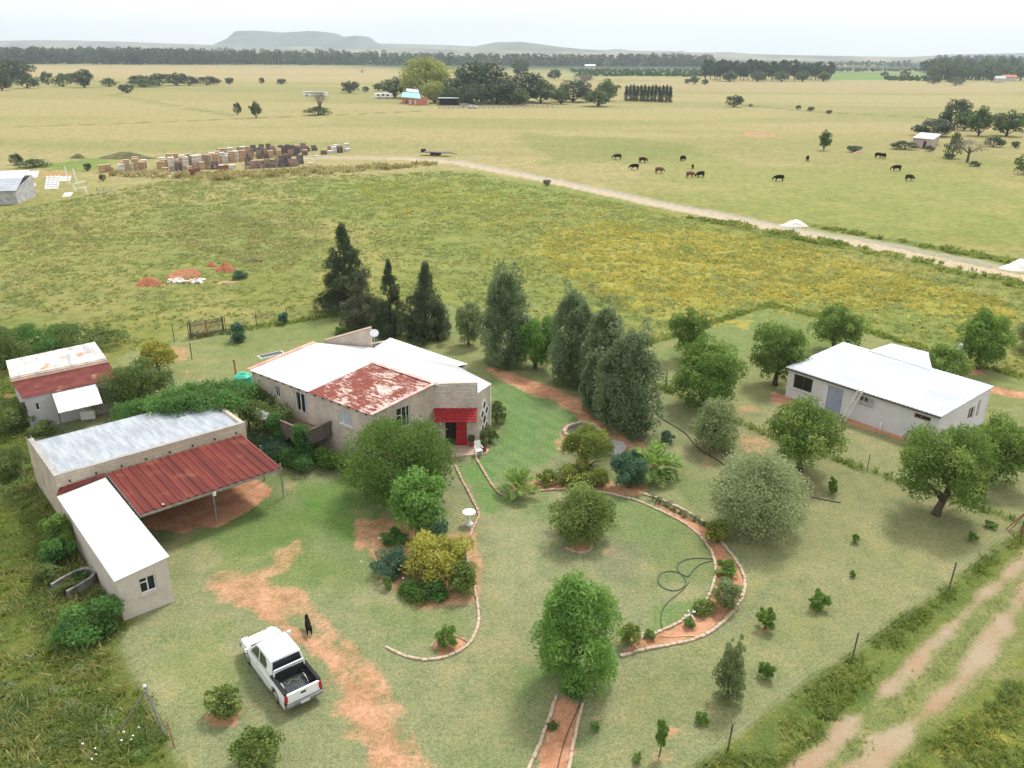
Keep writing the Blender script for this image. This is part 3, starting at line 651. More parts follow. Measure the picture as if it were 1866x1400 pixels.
# masks for the shader: R soil, G yellow flowers, B pale track
soil = np.zeros(len(X)); dark_s = np.zeros(len(X)); flow = np.zeros(len(X)); trk = np.zeros(len(X)); rough = np.zeros(len(X))
def sm(arr, pts, a, warp, ws, seed): np.maximum(arr, soft(X, Y, W2(pts), warp, ws, seed) * a, out=arr)
for k, (pts, a, wp) in enumerate([
    ([(350, 1055), (440, 1040), (490, 1000), (540, 975), (560, 1020), (510, 1060), (570, 1120), (610, 1160), (650, 1220), (710, 1290), (770, 1390), (820, 1560), (650, 1560), (655, 1400), (610, 1310), (575, 1220), (550, 1150), (470, 1120), (395, 1105)], .72, .8),
    ([(570, 1150), (600, 1150), (690, 1260), (760, 1400), (800, 1560), (700, 1560), (640, 1330)], .85, .9),
    ([(380, 1060), (470, 1045), (520, 1060), (540, 1100), (470, 1125), (410, 1110)], .85, .6),
    ([(262, 960), (330, 975), (400, 960), (478, 918), (495, 890), (440, 855), (250, 920)], 1.0, .25),
    ([(880, 662), (960, 688), (1090, 735), (1110, 780), (1080, 790), (1045, 755), (960, 714), (895, 688)], .95, .45),
    ([(1120, 790), (1180, 800), (1180, 830), (1130, 820)], .8, .3),
    ([(1403, 712), (1440, 722), (1745, 800), (1800, 790), (1790, 815), (1740, 822), (1650, 806), (1530, 768), (1405, 735)], 1.0, .12),
    ([(1780, 700), (1866, 712), (1900, 725), (1866, 728), (1800, 716)], .95, .25),
    ([(1740, 668), (1790, 672), (1800, 686), (1750, 684)], .95, .2),
    ([(640, 945), (760, 940), (770, 980), (700, 1000), (650, 1010)], .85, .4),
    ([(665, 1000), (880, 960), (880, 1090), (860, 1100), (760, 1115), (690, 1060)], .8, .25),
    ([(1255, 850), (1275, 800), (1330, 830), (1300, 860)], .6, .5), ([(1350, 790), (1400, 790), (1400, 830), (1345, 835)], .7, .4),
    ([(1330, 735), (1400, 735), (1400, 755), (1330, 755)], .6, .5), ([(1400, 850), (1490, 850), (1480, 880), (1400, 880)], .55, .5),
    ([(1012, 1270), (1064, 1280), (1040, 1400), (1010, 1520), (920, 1520), (970, 1400)], 1.0, .04),
    ([(1172, 905), (1215, 918), (1253, 937), (1290, 960), (1312, 988), (1337, 1018), (1353, 1042), (1356, 1062), (1353, 1085), (1338, 1108), (1316, 1133), (1288, 1155), (1253, 1167), (1210, 1175), (1165, 1183), (1130, 1190), (1130, 1180), (1190, 1158), (1232, 1138), (1268, 1115), (1288, 1095), (1301, 1060), (1303, 1035), (1298, 1010), (1282, 985), (1250, 957)], 1.0, .03),
    ([(925, 880), (1000, 870), (1150, 880), (1190, 880), (1165, 908), (1030, 892), (935, 903)], .85, .1),
    ([(785, 1185), (795, 1162), (815, 1152), (840, 1158), (856, 1175), (830, 1192), (795, 1202)], 1.0, .04),
    ([(1033, 1003), (1057, 1012), (1082, 1003), (1078, 985), (1040, 985)], 1.0, .04),
    ([(374, 1312), (388, 1326), (408, 1331), (430, 1325), (441, 1310), (435, 1290), (382, 1290)], .92, .1), ([(425, 1420), (520, 1420), (520, 1400), (430, 1400)], .8, .15),
    ([(1375, 1152), (1392, 1162), (1412, 1150), (1400, 1140)], .8, .1), ([(1474, 1115), (1490, 1123), (1506, 1113), (1494, 1106)], .8, .1),
    ([(1170, 1355), (1230, 1350), (1240, 1395), (1180, 1395)], .62, .4), ([(1265, 1270), (1310, 1285), (1350, 1310), (1290, 1310)], .62, .4),
    ([(1210, 1310), (1240, 1330), (1230, 1350), (1200, 1340)], .75, .3), ([(1080, 1300), (1110, 1310), (1090, 1330), (1075, 1320)], .6, .2),
    ([(1395, 1240), (1410, 1252), (1390, 1255), (1380, 1245)], .7, .1), ([(1550, 1050), (1570, 1055), (1550, 1062)], .5, .1),
    ([(290, 632), (345, 628), (350, 655), (310, 662), (285, 650)], .75, .3), ([(335, 672), (355, 676), (345, 690), (330, 686)], .7, .2),
    ([(0, 700), (30, 690), (40, 740), (0, 760)], .7, .6),
    ([(515, 870), (545, 880), (540, 920), (515, 910)], .6, .3), ([(1095, 1000), (1130, 990), (1125, 1020), (1098, 1015)], .6, .2), ([(1205, 995), (1235, 998), (1225, 1010), (1205, 1008)], .55, .15),
    ([(1635, 280), (1760, 300), (1775, 322), (1700, 330), (1640, 300)], .5, 1.5), ([(1355, 240), (1415, 242), (1415, 250), (1360, 250)], .8, .8),
    ([(60, 312), (140, 308), (150, 320), (70, 325)], .8, .8), ([(1480, 1440), (1540, 1400), (1600, 1340), (1560, 1420)], .5, .2),
    ([(60, 1040), (180, 1030), (200, 1080), (110, 1100), (70, 1080)], .6, .4), ([(1060, 150), (1140, 152), (1140, 162), (1060, 160)], .6, 3), ([(780, 188), (1000, 190), (1010, 198), (830, 200)], .55, 2),
    ([(85, 900), (105, 905), (160, 1010), (140, 1010)], .7, .2), ([(840, 600), (870, 620), (860, 640), (830, 650)], .4, .6), ([(1850, 150), (1866, 150), (1866, 160)], .5, 2),
    ([(815, 900), (850, 900), (870, 1000), (850, 1020), (820, 960)], .42, .4), ([(900, 760), (950, 750), (990, 800), (940, 850), (900, 840)], .35, .6), ([(1020, 770), (1090, 765), (1150, 790), (1040, 830), (1010, 820)], .7, .25),
]): sm(soil, pts, a, wp, 1.4 if wp > .1 else .5, 200 + k)
for k, (pts, a, wp) in enumerate([
    ([(990, 430), (1100, 405), (1250, 420), (1430, 440), (1600, 485), (1866, 560), (1900, 600), (1700, 565), (1500, 560), (1380, 548), (1320, 580), (1150, 572), (1080, 540), (1000, 480)], 1.0, 4.5),
    ([(1050, 360), (1500, 440), (1866, 530), (1866, 680), (1500, 590), (900, 520), (840, 400)], .3, 6),
    ([(650, 335), (850, 330), (1000, 380), (980, 420), (860, 390), (700, 380), (640, 360)], .5, 4), ([(640, 400), (800, 390), (860, 420), (700, 430)], .55, 3),
    ([(300, 420), (600, 340), (640, 380), (560, 520), (400, 480)], .3, 5), ([(640, 1500), (0, 1000), (0, 1400)], .0, 1),
    ([(1720, 1330), (1800, 1290), (1866, 1270), (1866, 1330), (1760, 1400), (1700, 1390)], .75, 1), ([(1580, 1210), (1640, 1190), (1640, 1230), (1590, 1250)], .4, .5),
]): sm(flow, pts, a, wp, 4, 300 + k)
def track(pts, w_, a, arr, s, edge=.3):
    pl = W2(pts); d = dline(X, Y, pl) + (fbm(X, Y, 1.6, s, 3) - .5) * edge * 2; np.maximum(arr, a * (1 - ss(w_ * .5 - edge * .5, w_ * .5 + edge, d)), out=arr)
track([(1330, 1520), (1457, 1400), (1536, 1330), (1653, 1225), (1732, 1142), (1807, 1075), (1866, 1022), (1960, 950), (2100, 860)], .45, .85, trk, 401, .55)
track([(1430, 1560), (1575, 1400), (1653, 1329), (1752, 1240), (1811, 1160), (1866, 1086), (1960, 1000), (2100, 910)], .45, .85, trk, 402, .55)
track([(1700, 1290), (1770, 1252), (1866, 1222), (1990, 1190)], .4, .35, trk, 403, .5)
track([(455, 1100), (520, 1140), (590, 1190), (650, 1260), (700, 1340), (735, 1420), (770, 1560)], .5, .9, soil, 420, .4); track([(540, 1090), (620, 1160), (690, 1240), (740, 1330), (790, 1440)], .3, .8, soil, 421, .4)
ROAD = [(300, 296), (540, 291), (640, 288), (720, 289), (830, 297), (1000, 330), (1200, 373), (1430, 420), (1600, 452), (1866, 508), (2100, 560)]
rd = np.zeros(len(X)); track(ROAD[3:], 3.6, 1.0, rd, 404, .5); track(ROAD[:4], 2.5, .6, rd, 407, .5)
rg = np.zeros(len(X)); track([(540, 288), (640, 285), (720, 286), (830, 293), (1000, 326), (1200, 368), (1430, 414), (1600, 443), (1866, 494)], 2.4, .8, rg, 405, .8)
ver = np.zeros(len(X)); track([(1300, 404), (1430, 426), (1600, 461), (1866, 520)], 2.4, .9, ver, 406, 1.2); track([(1480, 412), (1700, 452), (1866, 482)], 2, .8, ver, 408, 1.2)
for q in [[(345, 616), (420, 600), (600, 577), (640, 572)], [(820, 553), (860, 572)], [(1180, 626), (1290, 592), (1400, 556), (1500, 580), (1640, 624), (1866, 690)], [(1195, 702), (1300, 748), (1400, 795), (1500, 832), (1660, 885), (1790, 930), (1866, 955)]]:
    track(q, .5, .85, ver, 409, .25)
for q, w_ in [([(0, 232), (210, 226), (420, 217), (520, 213), (620, 210), (780, 202)], 1.6), ([(200, 172), (300, 190), (420, 210)], 1.6), ([(620, 150), (830, 152)], 2.5), ([(1330, 190), (1500, 205), (1700, 215)], 2.5), ([(1230, 196), (1350, 197)], 2), ([(0, 124), (700, 124), (1150, 146)], 4)]: track(q, w_ * 1.2, 1.0, ver, 410, 1.2)
col = lerp(col, C_(.1, .14, .035), ver * .8)
col = lerp(col, C_(.45, .365, .265), rd); col = lerp(col, C_(.36, .335, .3), rg * .8); road_m = np.maximum(rd, rg)
# ground just under the shed roof etc. is dark soil; wet ground under trees stays grass
Z = (fbm(X, Y, 7, 12, 3) - .5) * .12 * (1 - yard) * ss(70, 40, Y) * 0
k_ = (Y > 60) & (Y < 600); Z = np.where(k_, (fbm(X, Y, 22, 14, 2) - .5) * .25 * ss(66, 95, Y), 0)
V = np.stack([X, Y, Z], 1); i = np.arange(NX - 1)[None, :] + (np.arange(NY - 1) * NX)[:, None]; i = i.ravel()
F = np.stack([i, i + 1, i + 1 + NX, i + NX], 1)
rough = np.clip(1 - yard - trk - road_m, 0, 1)
m, t, p = newmat('ground')
a1 = nd(t, 'ShaderNodeAttribute', attribute_name='gcol').outputs['Color']; a2 = nd(t, 'ShaderNodeAttribute', attribute_name='gmask').outputs['Color']
sep = nd(t, 'ShaderNodeSeparateColor', i_0=a2); S_, Fl, Tk = sep.outputs
rgh = nd(t, 'ShaderNodeAttribute', attribute_name='rough').outputs['Fac']
v = coords(t); n1 = noise(t, v, .9, 5, .68); n2 = noise(t, v, 5.5, 3, .7); n3 = noise(t, v, 17, 2, .7); nb = noise(t, v, .22, 5, .65)
c = mixc(t, 1.0, a1, ramp(t, n2, [(.3, (.68, .74, .69)), (.5, (.98, .98, .97)), (.72, (1.26, 1.19, 1.15))]), 'MULTIPLY')
c = mixc(t, 1.0, c, ramp(t, n3, [(.32, .6), (.68, 1.36)]), 'MULTIPLY')
c = mixc(t, 1.0, c, ramp(t, n1, [(.3, (.76, .84, .76)), (.5, (1.0, 1.0, 1.0)), (.7, (1.2, 1.08, 1.02))]), 'MULTIPLY')
# clumpy pasture
vr = nd(t, 'ShaderNodeTexVoronoi', i_Vector=mixc(t, .25, v, nd(t, 'ShaderNodeTexNoise', i_Vector=v, i_Scale=1.2).outputs['Color']), i_Scale=1.15, feature='F1')
cl = ramp(t, vr.outputs['Distance'], [(.1, (1.1, 1.1, 1.0)), (.45, (1.0, 1.0, .98)), (.75, (.76, .84, .76))])
c = mixc(t, math_(t, 'MULTIPLY', rgh, .75), c, mixc(t, 1.0, c, cl, 'MULTIPLY'))
c = mixc(t, math_(t, 'MULTIPLY', rgh, .6), c, mixc(t, 1.0, c, ramp(t, nb, [(.35, (.8, .88, .78)), (.6, (1.1, 1.06, 1.05))]), 'MULTIPLY'))
# yellow flower heads in patches
fm = math_(t, 'ADD', math_(t, 'MULTIPLY', Fl, .42), math_(t, 'ADD', math_(t, 'MULTIPLY', n1, 1.3), math_(t, 'MULTIPLY', n2, .7)))
fm = nd(t, 'ShaderNodeMapRange', i_0=fm, i_1=1.26, i_2=1.54, i_3=0.0, i_4=1.0).outputs[0]
c = mixc(t, math_(t, 'MULTIPLY', fm, math_(t, 'MULTIPLY', Fl, 1.6, True)), c, mixc(t, n3, (.2, .19, .04), (.45, .36, .07)))
# bare soil, broken at its edge by tufts
sm_ = math_(t, 'ADD', math_(t, 'MULTIPLY', S_, .75), math_(t, 'ADD', math_(t, 'MULTIPLY', n1, .5), math_(t, 'MULTIPLY', n2, .32)))
sm_ = nd(t, 'ShaderNodeMapRange', i_0=sm_, i_1=.80, i_2=1.14, i_3=0.0, i_4=1.0).outputs[0]
sc_ = mixc(t, ramp(t, n1, [(.35, 0.0), (.65, 1.0)]), (.4, .18, .095), (.58, .32, .195))
sc_ = mixc(t, 1.0, sc_, ramp(t, n3, [(.3, .72), (.7, 1.15)]), 'MULTIPLY'); sc_ = mixc(t, 1.0, sc_, ramp(t, n2, [(.3, .8), (.7, 1.12)]), 'MULTIPLY')
c = mixc(t, sm_, c, sc_)
tk = math_(t, 'ADD', math_(t, 'MULTIPLY', Tk, .85), math_(t, 'ADD', math_(t, 'MULTIPLY', n1, .5), math_(t, 'MULTIPLY', n2, .35)))
tk = nd(t, 'ShaderNodeMapRange', i_0=tk, i_1=.66, i_2=1.12, i_3=0.0, i_4=.92).outputs[0]
tc_ = mixc(t, ramp(t, nb, [(.4, 0.0), (.6, 1.0)]), (.36, .285, .195), (.35, .225, .145)); tc_ = mixc(t, 1.0, tc_, ramp(t, n3, [(.3, .8), (.7, 1.12)]), 'MULTIPLY')
c = mixc(t, tk, c, tc_)
t.links.new(c, p.inputs['Base Color']); p.inputs['Roughness'].default_value = .95; p.inputs['Specular IOR Level'].default_value = .1
hh = math_(t, 'ADD', math_(t, 'MULTIPLY', n2, .6), math_(t, 'ADD', math_(t, 'MULTIPLY', n3, .25), math_(t, 'MULTIPLY', math_(t, 'MULTIPLY', vr.outputs['Distance'], rgh), -1.2)))
b_ = nd(t, 'ShaderNodeBump', i_Height=hh, i_Strength=.7, i_Distance=.12); t.links.new(b_.outputs[0], p.inputs['Normal'])
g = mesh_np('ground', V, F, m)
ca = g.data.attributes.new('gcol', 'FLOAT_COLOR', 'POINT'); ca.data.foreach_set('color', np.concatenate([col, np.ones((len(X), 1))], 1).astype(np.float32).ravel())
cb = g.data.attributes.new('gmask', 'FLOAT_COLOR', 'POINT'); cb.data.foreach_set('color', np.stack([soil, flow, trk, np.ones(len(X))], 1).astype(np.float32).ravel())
ra = g.data.attributes.new('rough', 'FLOAT', 'POINT'); ra.data.foreach_set('value', rough.astype(np.float32))
tag(g, kind='structure')
# ------------------------------------------------------------------ hills
def hill(name, xs_ys, dist, depth, colr, x_pad=300):
    """ridge outline in photo points, given a real distance, width and depth"""
    pts = [(P_[0], P_[1]) for P_ in xs_ys]; wx = []; wz = []
    for px, py in pts:
        r = ray(px, py); k = dist / r[1]; wx.append(r[0] * k); wz.append(max(0, CH + r[2] * k))
    wx = np.array(wx); wz = np.array(wz); nx = 220; ny = 26; xs = np.linspace(wx[0] - x_pad, wx[-1] + x_pad, nx); prof = np.interp(xs, wx, wz, left=0, right=0)
    for e in (0,): prof = prof * np.clip((xs - xs[0]) / x_pad, 0, 1) * np.clip((xs[-1] - xs) / x_pad, 0, 1) if x_pad > 500 else prof
    v_ = np.linspace(0, 1, ny); A, B = np.meshgrid(xs, v_); pr = np.tile(prof, (ny, 1))
    sh = np.clip(B / .28, 0, 1) ** 1.4 * np.clip((1 - B) / .3, 0, 1)
    Z_ = pr * sh * (1 + .14 * (fbm(A.ravel(), B.ravel() * depth, 160, 5, 4).reshape(A.shape) - .5) * (sh < .98)) - 1.5
    V_ = np.stack([A.ravel(), (dist - depth * .28 + B * depth).ravel(), Z_.ravel()], 1); k = np.arange(nx - 1)[None, :] + (np.arange(ny - 1) * nx)[:, None]; k = k.ravel()
    mm, t, p = newmat(name + '_mat'); f = noise(t, coords(t, (1, 1, 3)), .006, 6)
    t.links.new(mixc(t, ramp(t, f, [(.4, 0.0), (.6, 1.0)]), colr, tuple(q * .5 for q in colr)), p.inputs['Base Color']); p.inputs['Roughness'].default_value = 1
    o = mesh_np(name, V_, np.stack([k, k + 1, k + 1 + nx, k + nx], 1), mm); tag(o, kind='structure')
    o.data.polygons.foreach_set('use_smooth', [True] * len(o.data.polygons)); return o
hill('hills', [(383, 84), (395, 78), (413, 70), (424, 60), (431, 56), (469, 55.5), (514, 59), (545, 57.5), (563, 56), (581, 57), (604, 65.6), (622, 67.5), (649, 64.5), (656, 69), (668, 78), (690, 86)], 5600, 1200, (.11, .135, .11))
hill('hills', [(-200, 78), (0, 74), (60, 73), (140, 73.5), (230, 77), (320, 80), (420, 83), (560, 84)], 5000, 1500, (.2, .2, .13), 900)
hill('hills', [(600, 80), (690, 79), (790, 81), (860, 84), (960, 88), (1060, 90), (1150, 92), (1250, 93)], 6400, 1200, (.2, .2, .13), 900)
hill('hills', [(850, 90), (875, 82), (905, 76.5), (950, 76), (985, 80), (1020, 85), (1060, 89), (1100, 91.5)], 4600, 900, (.15, .17, .1))
hill('hills', [(1100, 92), (1130, 89), (1160, 93), (1300, 96), (1330, 95), (1370, 98), (1400, 99), (1450, 100)], 5200, 900, (.2, .2, .13), 700)
hill('hills', [(1720, 104), (1760, 102), (1800, 99), (1866, 98), (1950, 96), (2100, 101)], 4400, 900, (.13, .16, .1), 700)
# a low rise in front of the mesa's foot
hill('hills', [(300, 92), (450, 89), (620, 88), (760, 88.5), (1000, 93), (1300, 97), (1600, 103), (1800, 105), (2000, 107)], 3600, 900, (.24, .22, .15), 900)
# ------------------------------------------------------------------ buildings
def inset(pts, d):
    c = sum((Vector((p[0], p[1], 0)) for p in pts), Vector()) / len(pts); out = []
    for p in pts: q = Vector((p[0], p[1], 0)); v_ = c - q; out.append(q + v_.normalized() * d)
    return out
def ops_px(a, b, rects):
    """openings from photo corner pairs on the wall a-b"""
    o = []
    for (x0, y0), (x1, y1) in rects:
        u0, v0 = wallhit(x0, y0, a, b); u1, v1 = wallhit(x1, y1, a, b); o.append((min(u0, u1), max(u0, u1), max(.02, min(v0, v1)), max(v0, v1)))
    return o
# ---- main house
ZE, ZR = 3.8, 4.45
hF, hL, hRR, hRL = P(676, 757, ZE), P(452, 674, ZE), P(792, 700, ZR), P(573, 624, ZR)
hD = P(870, 717, 3.75); hDt = P(870, 698, 4.5); hX = P(896, 700, 3.7); hY = P(830, 666, 3.95); hE = P(677, 633.5, 4.3); hC1 = P(852, 663.5, 3.6); hC2 = P(711, 615.5, 3.7)
house = empty('brick_house', (hF + hRL) / 2 * Vector((1, 1, 0)) if False else Vector(((hF.x + hRL.x) / 2, (hF.y + hRL.y) / 2, 0)), 0, 'sprawling beige brick farmhouse with white and peeling red sheet roofs and a red front door', 'house')
def sh(parent, name, mat, quads, **kw):
    mb = MB()
    for q in quads: mb.sheet(*q, **kw)
    o = mb.build(name, M[mat], parent, local=False); return o
up = lambda p, z: Vector((p.x, p.y, p.z + z))
# roof: split of the front slope where rust begins
sA = hL.lerp(hF, .475); sB = hRL.lerp(hRR, .60)
sA = P(561, 714.5, ZE); sB = P(678, 661.5, ZR - .02)
tag(sh(house, 'roof', 'roof_white', [(hL, sA, sB, hRL)], pitch=.3, h=.022), 'white painted ribbed roof sheets')
tag(sh(house, 'roof', 'roof_rust', [(sA, hF, hRR, sB)], pitch=.3, h=.022, nv=2), 'red roof sheets with white paint peeling off')
tag(sh(house, 'roof', 'roof_white', [(up(hRL, -.03), up(hRR, -.03), hD, hE), (hE, hD, hX, hY)], pitch=.4, h=.02), 'white roof sheets behind the ridge')
tag(sh(house, 'roof', 'roof_white', [(up(hE, -.12), up(hY, -.1), hC1, hC2)], pitch=.4, h=.02), 'white roof sheets over the back rooms')
mb = MB(); mb.beam(up(sB, .06), up(hRR, .06), .28, .05); mb.beam(up(hRR, .05), up(hF, .05), .22, .05)
mb.build('ridge_cap', pm('cap_red', (.5, .2, .17), (.7, .5, .46), 2, .6), house, local=False)
mb = MB(); mb.beam(up(hL, .03), up(hRL, .03), .3, .06); mb.build('verge_board', pm('verge', (.5, .2, .17), (.66, .44, .3), 1.5, .7), house, local=False)
# walls
cen = Vector(((hF.x + hRL.x) / 2, (hF.y + hRL.y) / 2, 0)); d1 = (hF - hL).normalized(); d2 = (hRL - hL).normalized(); d2.z = 0
wL = hL + d1 * .12 + d2 * .18; wF = hF - d1 * .15 + d2 * .18; g1 = (hRR - hF); g1.z = 0; wG = Vector((hRR.x, hRR.y, 0)) - d1 * .12
mb = MB()
ops = ops_px(wL, wF, [((500, 702), (511, 726)), ((536, 712), (562, 756)), ((615, 745), (642, 781))])
o1 = ops
w3 = wall(mb, wL, wF, 0, ZE - .04, ZE - .04, ops, .22)
house_w3 = w3
ops2 = ops_px(wF, wG, [((722, 746), (748, 774))]); w3b = wall(mb, wF, wG, 0, ZE - .04, ZR - .04, ops2, .22)
mb.build('wall', M['brick'], house, local=False)
window(house, w3, *ops[0], bars_u=(.5,), fm='frame_white'); 
# sliding door on the balcony: a dark opening, a glass leaf and curtains
u0, u1, v0, v1 = ops[1]
fr = MB()
for q in (u0 + .03, u0 + (u1 - u0) * .42, u1 - .03): fr.beam(w3(q, .08, v0), w3(q, .08, v1), .06, .06)
fr.beam(w3(u0, .08, v1 - .03), w3(u1, .08, v1 - .03), .05, .06); sd_ = fr.build('sliding_door', M['frame_white'], house, local=False)
gl = MB(); um = u0 + (u1 - u0) * .42; gl.poly([w3(um, .12, v0), w3(u1, .12, v0), w3(u1, .12, v1), w3(um, .12, v1)]); o = gl.build('pane', M['glass'], sd_, loc=house.location); o.location = (0, 0, 0)
gl = MB(); gl.poly([w3(u0, .35, v0), w3(um, .35, v0), w3(um, .35, v1), w3(u0, .35, v1)]); o = gl.build('doorway', M['dark'], sd_, loc=house.location); o.location = (0, 0, 0)
cu = MB()
for k in range(10):
    a_ = um + (u1 - um) * (.45 + .5 * k / 10); cu.poly([w3(a_, .10 - .02 * (k % 2), v0 + .05), w3(a_ + (u1 - um) * .05, .10 - .02 * ((k + 1) % 2), v0 + .05), w3(a_ + (u1 - um) * .05, .10 - .02 * ((k + 1) % 2), v1 - .1), w3(a_, .10 - .02 * (k % 2), v1 - .1)])
o = cu.build('curtain', M['curtain'], sd_, loc=house.location); o.location = (0, 0, 0)
window(house, w3, *ops[2], bars_u=(.33, .66), gm='curtain', sill='brick')
window(house, w3b, *ops2[0], bars_u=(.42, .75), bars_v=((.62, 0, .42),), sill='concrete')
# door wall: a taller parapet with the boldest brickwork
wD = Vector((hDt.x, hDt.y, 0)); mb = MB(); nG = wG.copy()
dops = ops_px(nG, wD, [((811, 775), (851, 813))]); dops = [(dops[0][0], dops[0][1], .02, 1.98)]
w3c = wall(mb, nG, wD, 0, ZR - .02, 4.5, dops, .25); mb.build('wall', M['brick_bold'], house, local=False)
u0, u1, v0, v1 = dops[0]; um = (u0 + u1) / 2
db = MB(); db.poly([w3c(u0, .3, v0), w3c(um, .3, v0), w3c(um, .3, v1), w3c(u0, .3, v1)]); db.build('doorway', M['dark'], house, local=False)
dm = MB(); a_ = w3c(um, .06, (v0 + v1) / 2); b_ = w3c(u1 - .02, .06, (v0 + v1) / 2); dm.beam(a_, b_, .05, v1 - v0 - .02)
for k in range(1, 4): q = um + (u1 - um) * k / 4; dm.beam(w3c(q, .03, v0 + .05), w3c(q, .03, v1 - .05), .012, .02)
dr = dm.build('door', M['red_paint'], house, local=False); dr['label'] = 'closed red plank leaf of the front door'
hd = MB().beam(w3c(um + .1, 0, 1.0), w3c(um + .1, 0, 1.15), .03, .04); o = hd.build('handle', M['steel'], dr, loc=house.location); o.location = (0, 0, 0)
# awning of red tiles over the door
aw = MB(); A0, A1 = w3c(.0, -.02, 2.75), w3c((wD - nG).length - .03, -.02, 2.75); B0, B1 = w3c(.1, -1.05, 2.2), w3c((wD - nG).length - .03, -1.05, 2.2)
for k in range(5):
    q0, q1 = k / 5, (k + 1) / 5; lift = Vector((0, 0, .05)); a_, b_, c_, d_ = A0.lerp(B0, q0), A1.lerp(B1, q0), A1.lerp(B1, q1) + lift, A0.lerp(B0, q1) + lift
    n = 14
    for i in range(n):
        z = Vector((0, 0, .035 if i % 2 else 0)); p0, p1, p2, p3 = a_.lerp(b_, i / n), a_.lerp(b_, (i + 1) / n), d_.lerp(c_, (i + 1) / n), d_.lerp(c_, i / n)
        aw.slabq([p3 + z, p2 + z, p1 + z, p0 + z], .035)
aw.build('awning', M['tile_red'], house, local=False)
for f_ in (.05, .95): MB().beam(A0.lerp(A1, f_) - Vector((0, 0, .9)), B0.lerp(B1, f_) - Vector((0, 0, .02)), .05, .05).build('awning_bracket', M['wood_rail'], house, local=False)
# side wall with the lattice of diamond windows
mb = MB(); wX = Vector((hX.x - .12, hX.y - .05, 0)); wD2 = wD + Vector((.0, .02, 0))
w3d = wall(mb, wD2, wX, 0, 3.7, 3.66, [], .22); Ld = (wX - wD2).length
wall(mb, wX, Vector((hY.x, hY.y - .1, 0)), 0, 3.66, 3.9, [], .2)
wYY = Vector((hC1.x - .1, hC1.y - .1, 0)); wC2 = Vector((hC2.x, hC2.y - .2, 0)); wall(mb, Vector((hY.x, hY.y - .1, 0)), wYY, 0, 3.5, 3.5, [], .2); wall(mb, wYY, wC2, 0, 3.55, 3.65, [], .2)
wRL = Vector((hRL.x, hRL.y - .1, 0)); wall(mb, wC2, wRL + Vector((1.2, .6, 0)), 0, 3.6, 3.7, [], .2); wall(mb, wRL, wL, 0, ZR - .06, ZE - .06, [], .2)
mb.build('wall', M['brick'], house, local=False)
for (uu, vv, s_) in ((.5, 1.55, .34), (.33, 2.05, .3), (.68, 2.1, .3), (.5, 2.6, .3), (.35, 1.05, .26), (.66, 1.05, .26)):
    u = Ld * uu; fm_ = MB(); pts = [w3d(u - s_, -.03, vv), w3d(u, -.03, vv - s_ * 1.35), w3d(u + s_, -.03, vv), w3d(u, -.03, vv + s_ * 1.35)]
    for i in range(4): fm_.beam(pts[i], pts[(i + 1) % 4], .06, .07)
    f_ = fm_.build('diamond_window', M['white_paint'], house, local=False); g_ = MB(); g_.poly([q + (w3d(0, -.0, 0) - w3d(0, 0.02, 0)) * .3 for q in [w3d(u - s_, -.012, vv), w3d(u, -.012, vv - s_ * 1.35), w3d(u + s_, -.012, vv), w3d(u, -.012, vv + s_ * 1.35)]])
    o = g_.build('pane', M['glass'], f_, loc=house.location); o.location = (0, 0, 0)
# fin wall standing above the roof, light metal coping
f0, f1 = P(591, 624.5, 4.35), P(677, 633.5, 4.2); zt = zat(f1.x, f1.y, 598.5)
mb = MB(); wall(mb, f0, f1, 3.4, 4.45, zt, [], .25); mb.build('fin_wall', M['brick'], house, local=False)
nrm = Vector((f1.y - f0.y, f0.x - f1.x, 0)).normalized(); a_ = Vector((f0.x, f0.y, 4.49)) - nrm * .12; b_ = Vector((f1.x, f1.y, zt + .04)) - nrm * .12
MB().beam(a_, b_, .34, .07).build('coping', M['edging_pale'], house, local=False)
# gutter line and rafter ends on the front eave
for k in range(15): q = wL.lerp(wF, (k + .5) / 15); MB().beam(Vector((q.x, q.y, ZE - .12)), Vector((q.x, q.y, ZE - .12)) - d2 * .17, .06, .09).build('rafter_end', M['wood_rail'], house, local=False)
MB().tube([w3d(Ld - .03, -.06, 3.6), w3d(Ld - .03, -.06, .1)], .045).build('downpipe', M['white_paint'], house, local=False)
# balcony: deck carried on posts, plank balustrade
zd = 1.45
mb_ = wallhit(606, 790, wL, wF); DK = P(561, 812, zd - .15); nrmL = Vector((-(wF - wL).normalized().y, (wF - wL).normalized().x, 0)) * -1
dep_ = abs((DK - wL).dot(nrmL)); eL = (wF - wL).normalized(); uK = (DK - wL).dot(eL); uS = max(.6, uK - 6.6)
def bp(u, d, z): q = wL + eL * u + nrmL * d; return Vector((q.x, q.y, z))
balc = empty('balcony', bp((uK + uS) / 2, dep_ / 2, 0), 0, 'grey plank balcony on the front of the brick farmhouse, with vines climbing over it', 'balcony')
MB().slabq([bp(uS, .02, zd), bp(uS, dep_, zd), bp(uK, dep_, zd), bp(uK, .02, zd)], .08).build('deck', M['deck'], balc, local=False)
pl = MB()
def planks(a, b, z0, z1):
    n = int((b - a).length / .16); 
    for k in range(n):
        q = a.lerp(b, (k + .5) / n); jz = random.Random(k).uniform(-.03, .03); w_ = (b - a).length / n * .9; dd = (b - a).normalized() * w_ / 2
        pl.beam(Vector((*(q - dd).xy, (z0 + z1) / 2)), Vector((*(q + dd).xy, (z0 + z1) / 2)), .03, z1 - z0 + jz)
planks(bp(uS, dep_, 0), bp(uK, dep_, 0), zd - .18, zd + .78); planks(bp(uK, dep_, 0), bp(uK, .05, 0), zd - .18, zd + .78)
pl.build('balustrade', M['wood_grey'], balc, local=False)
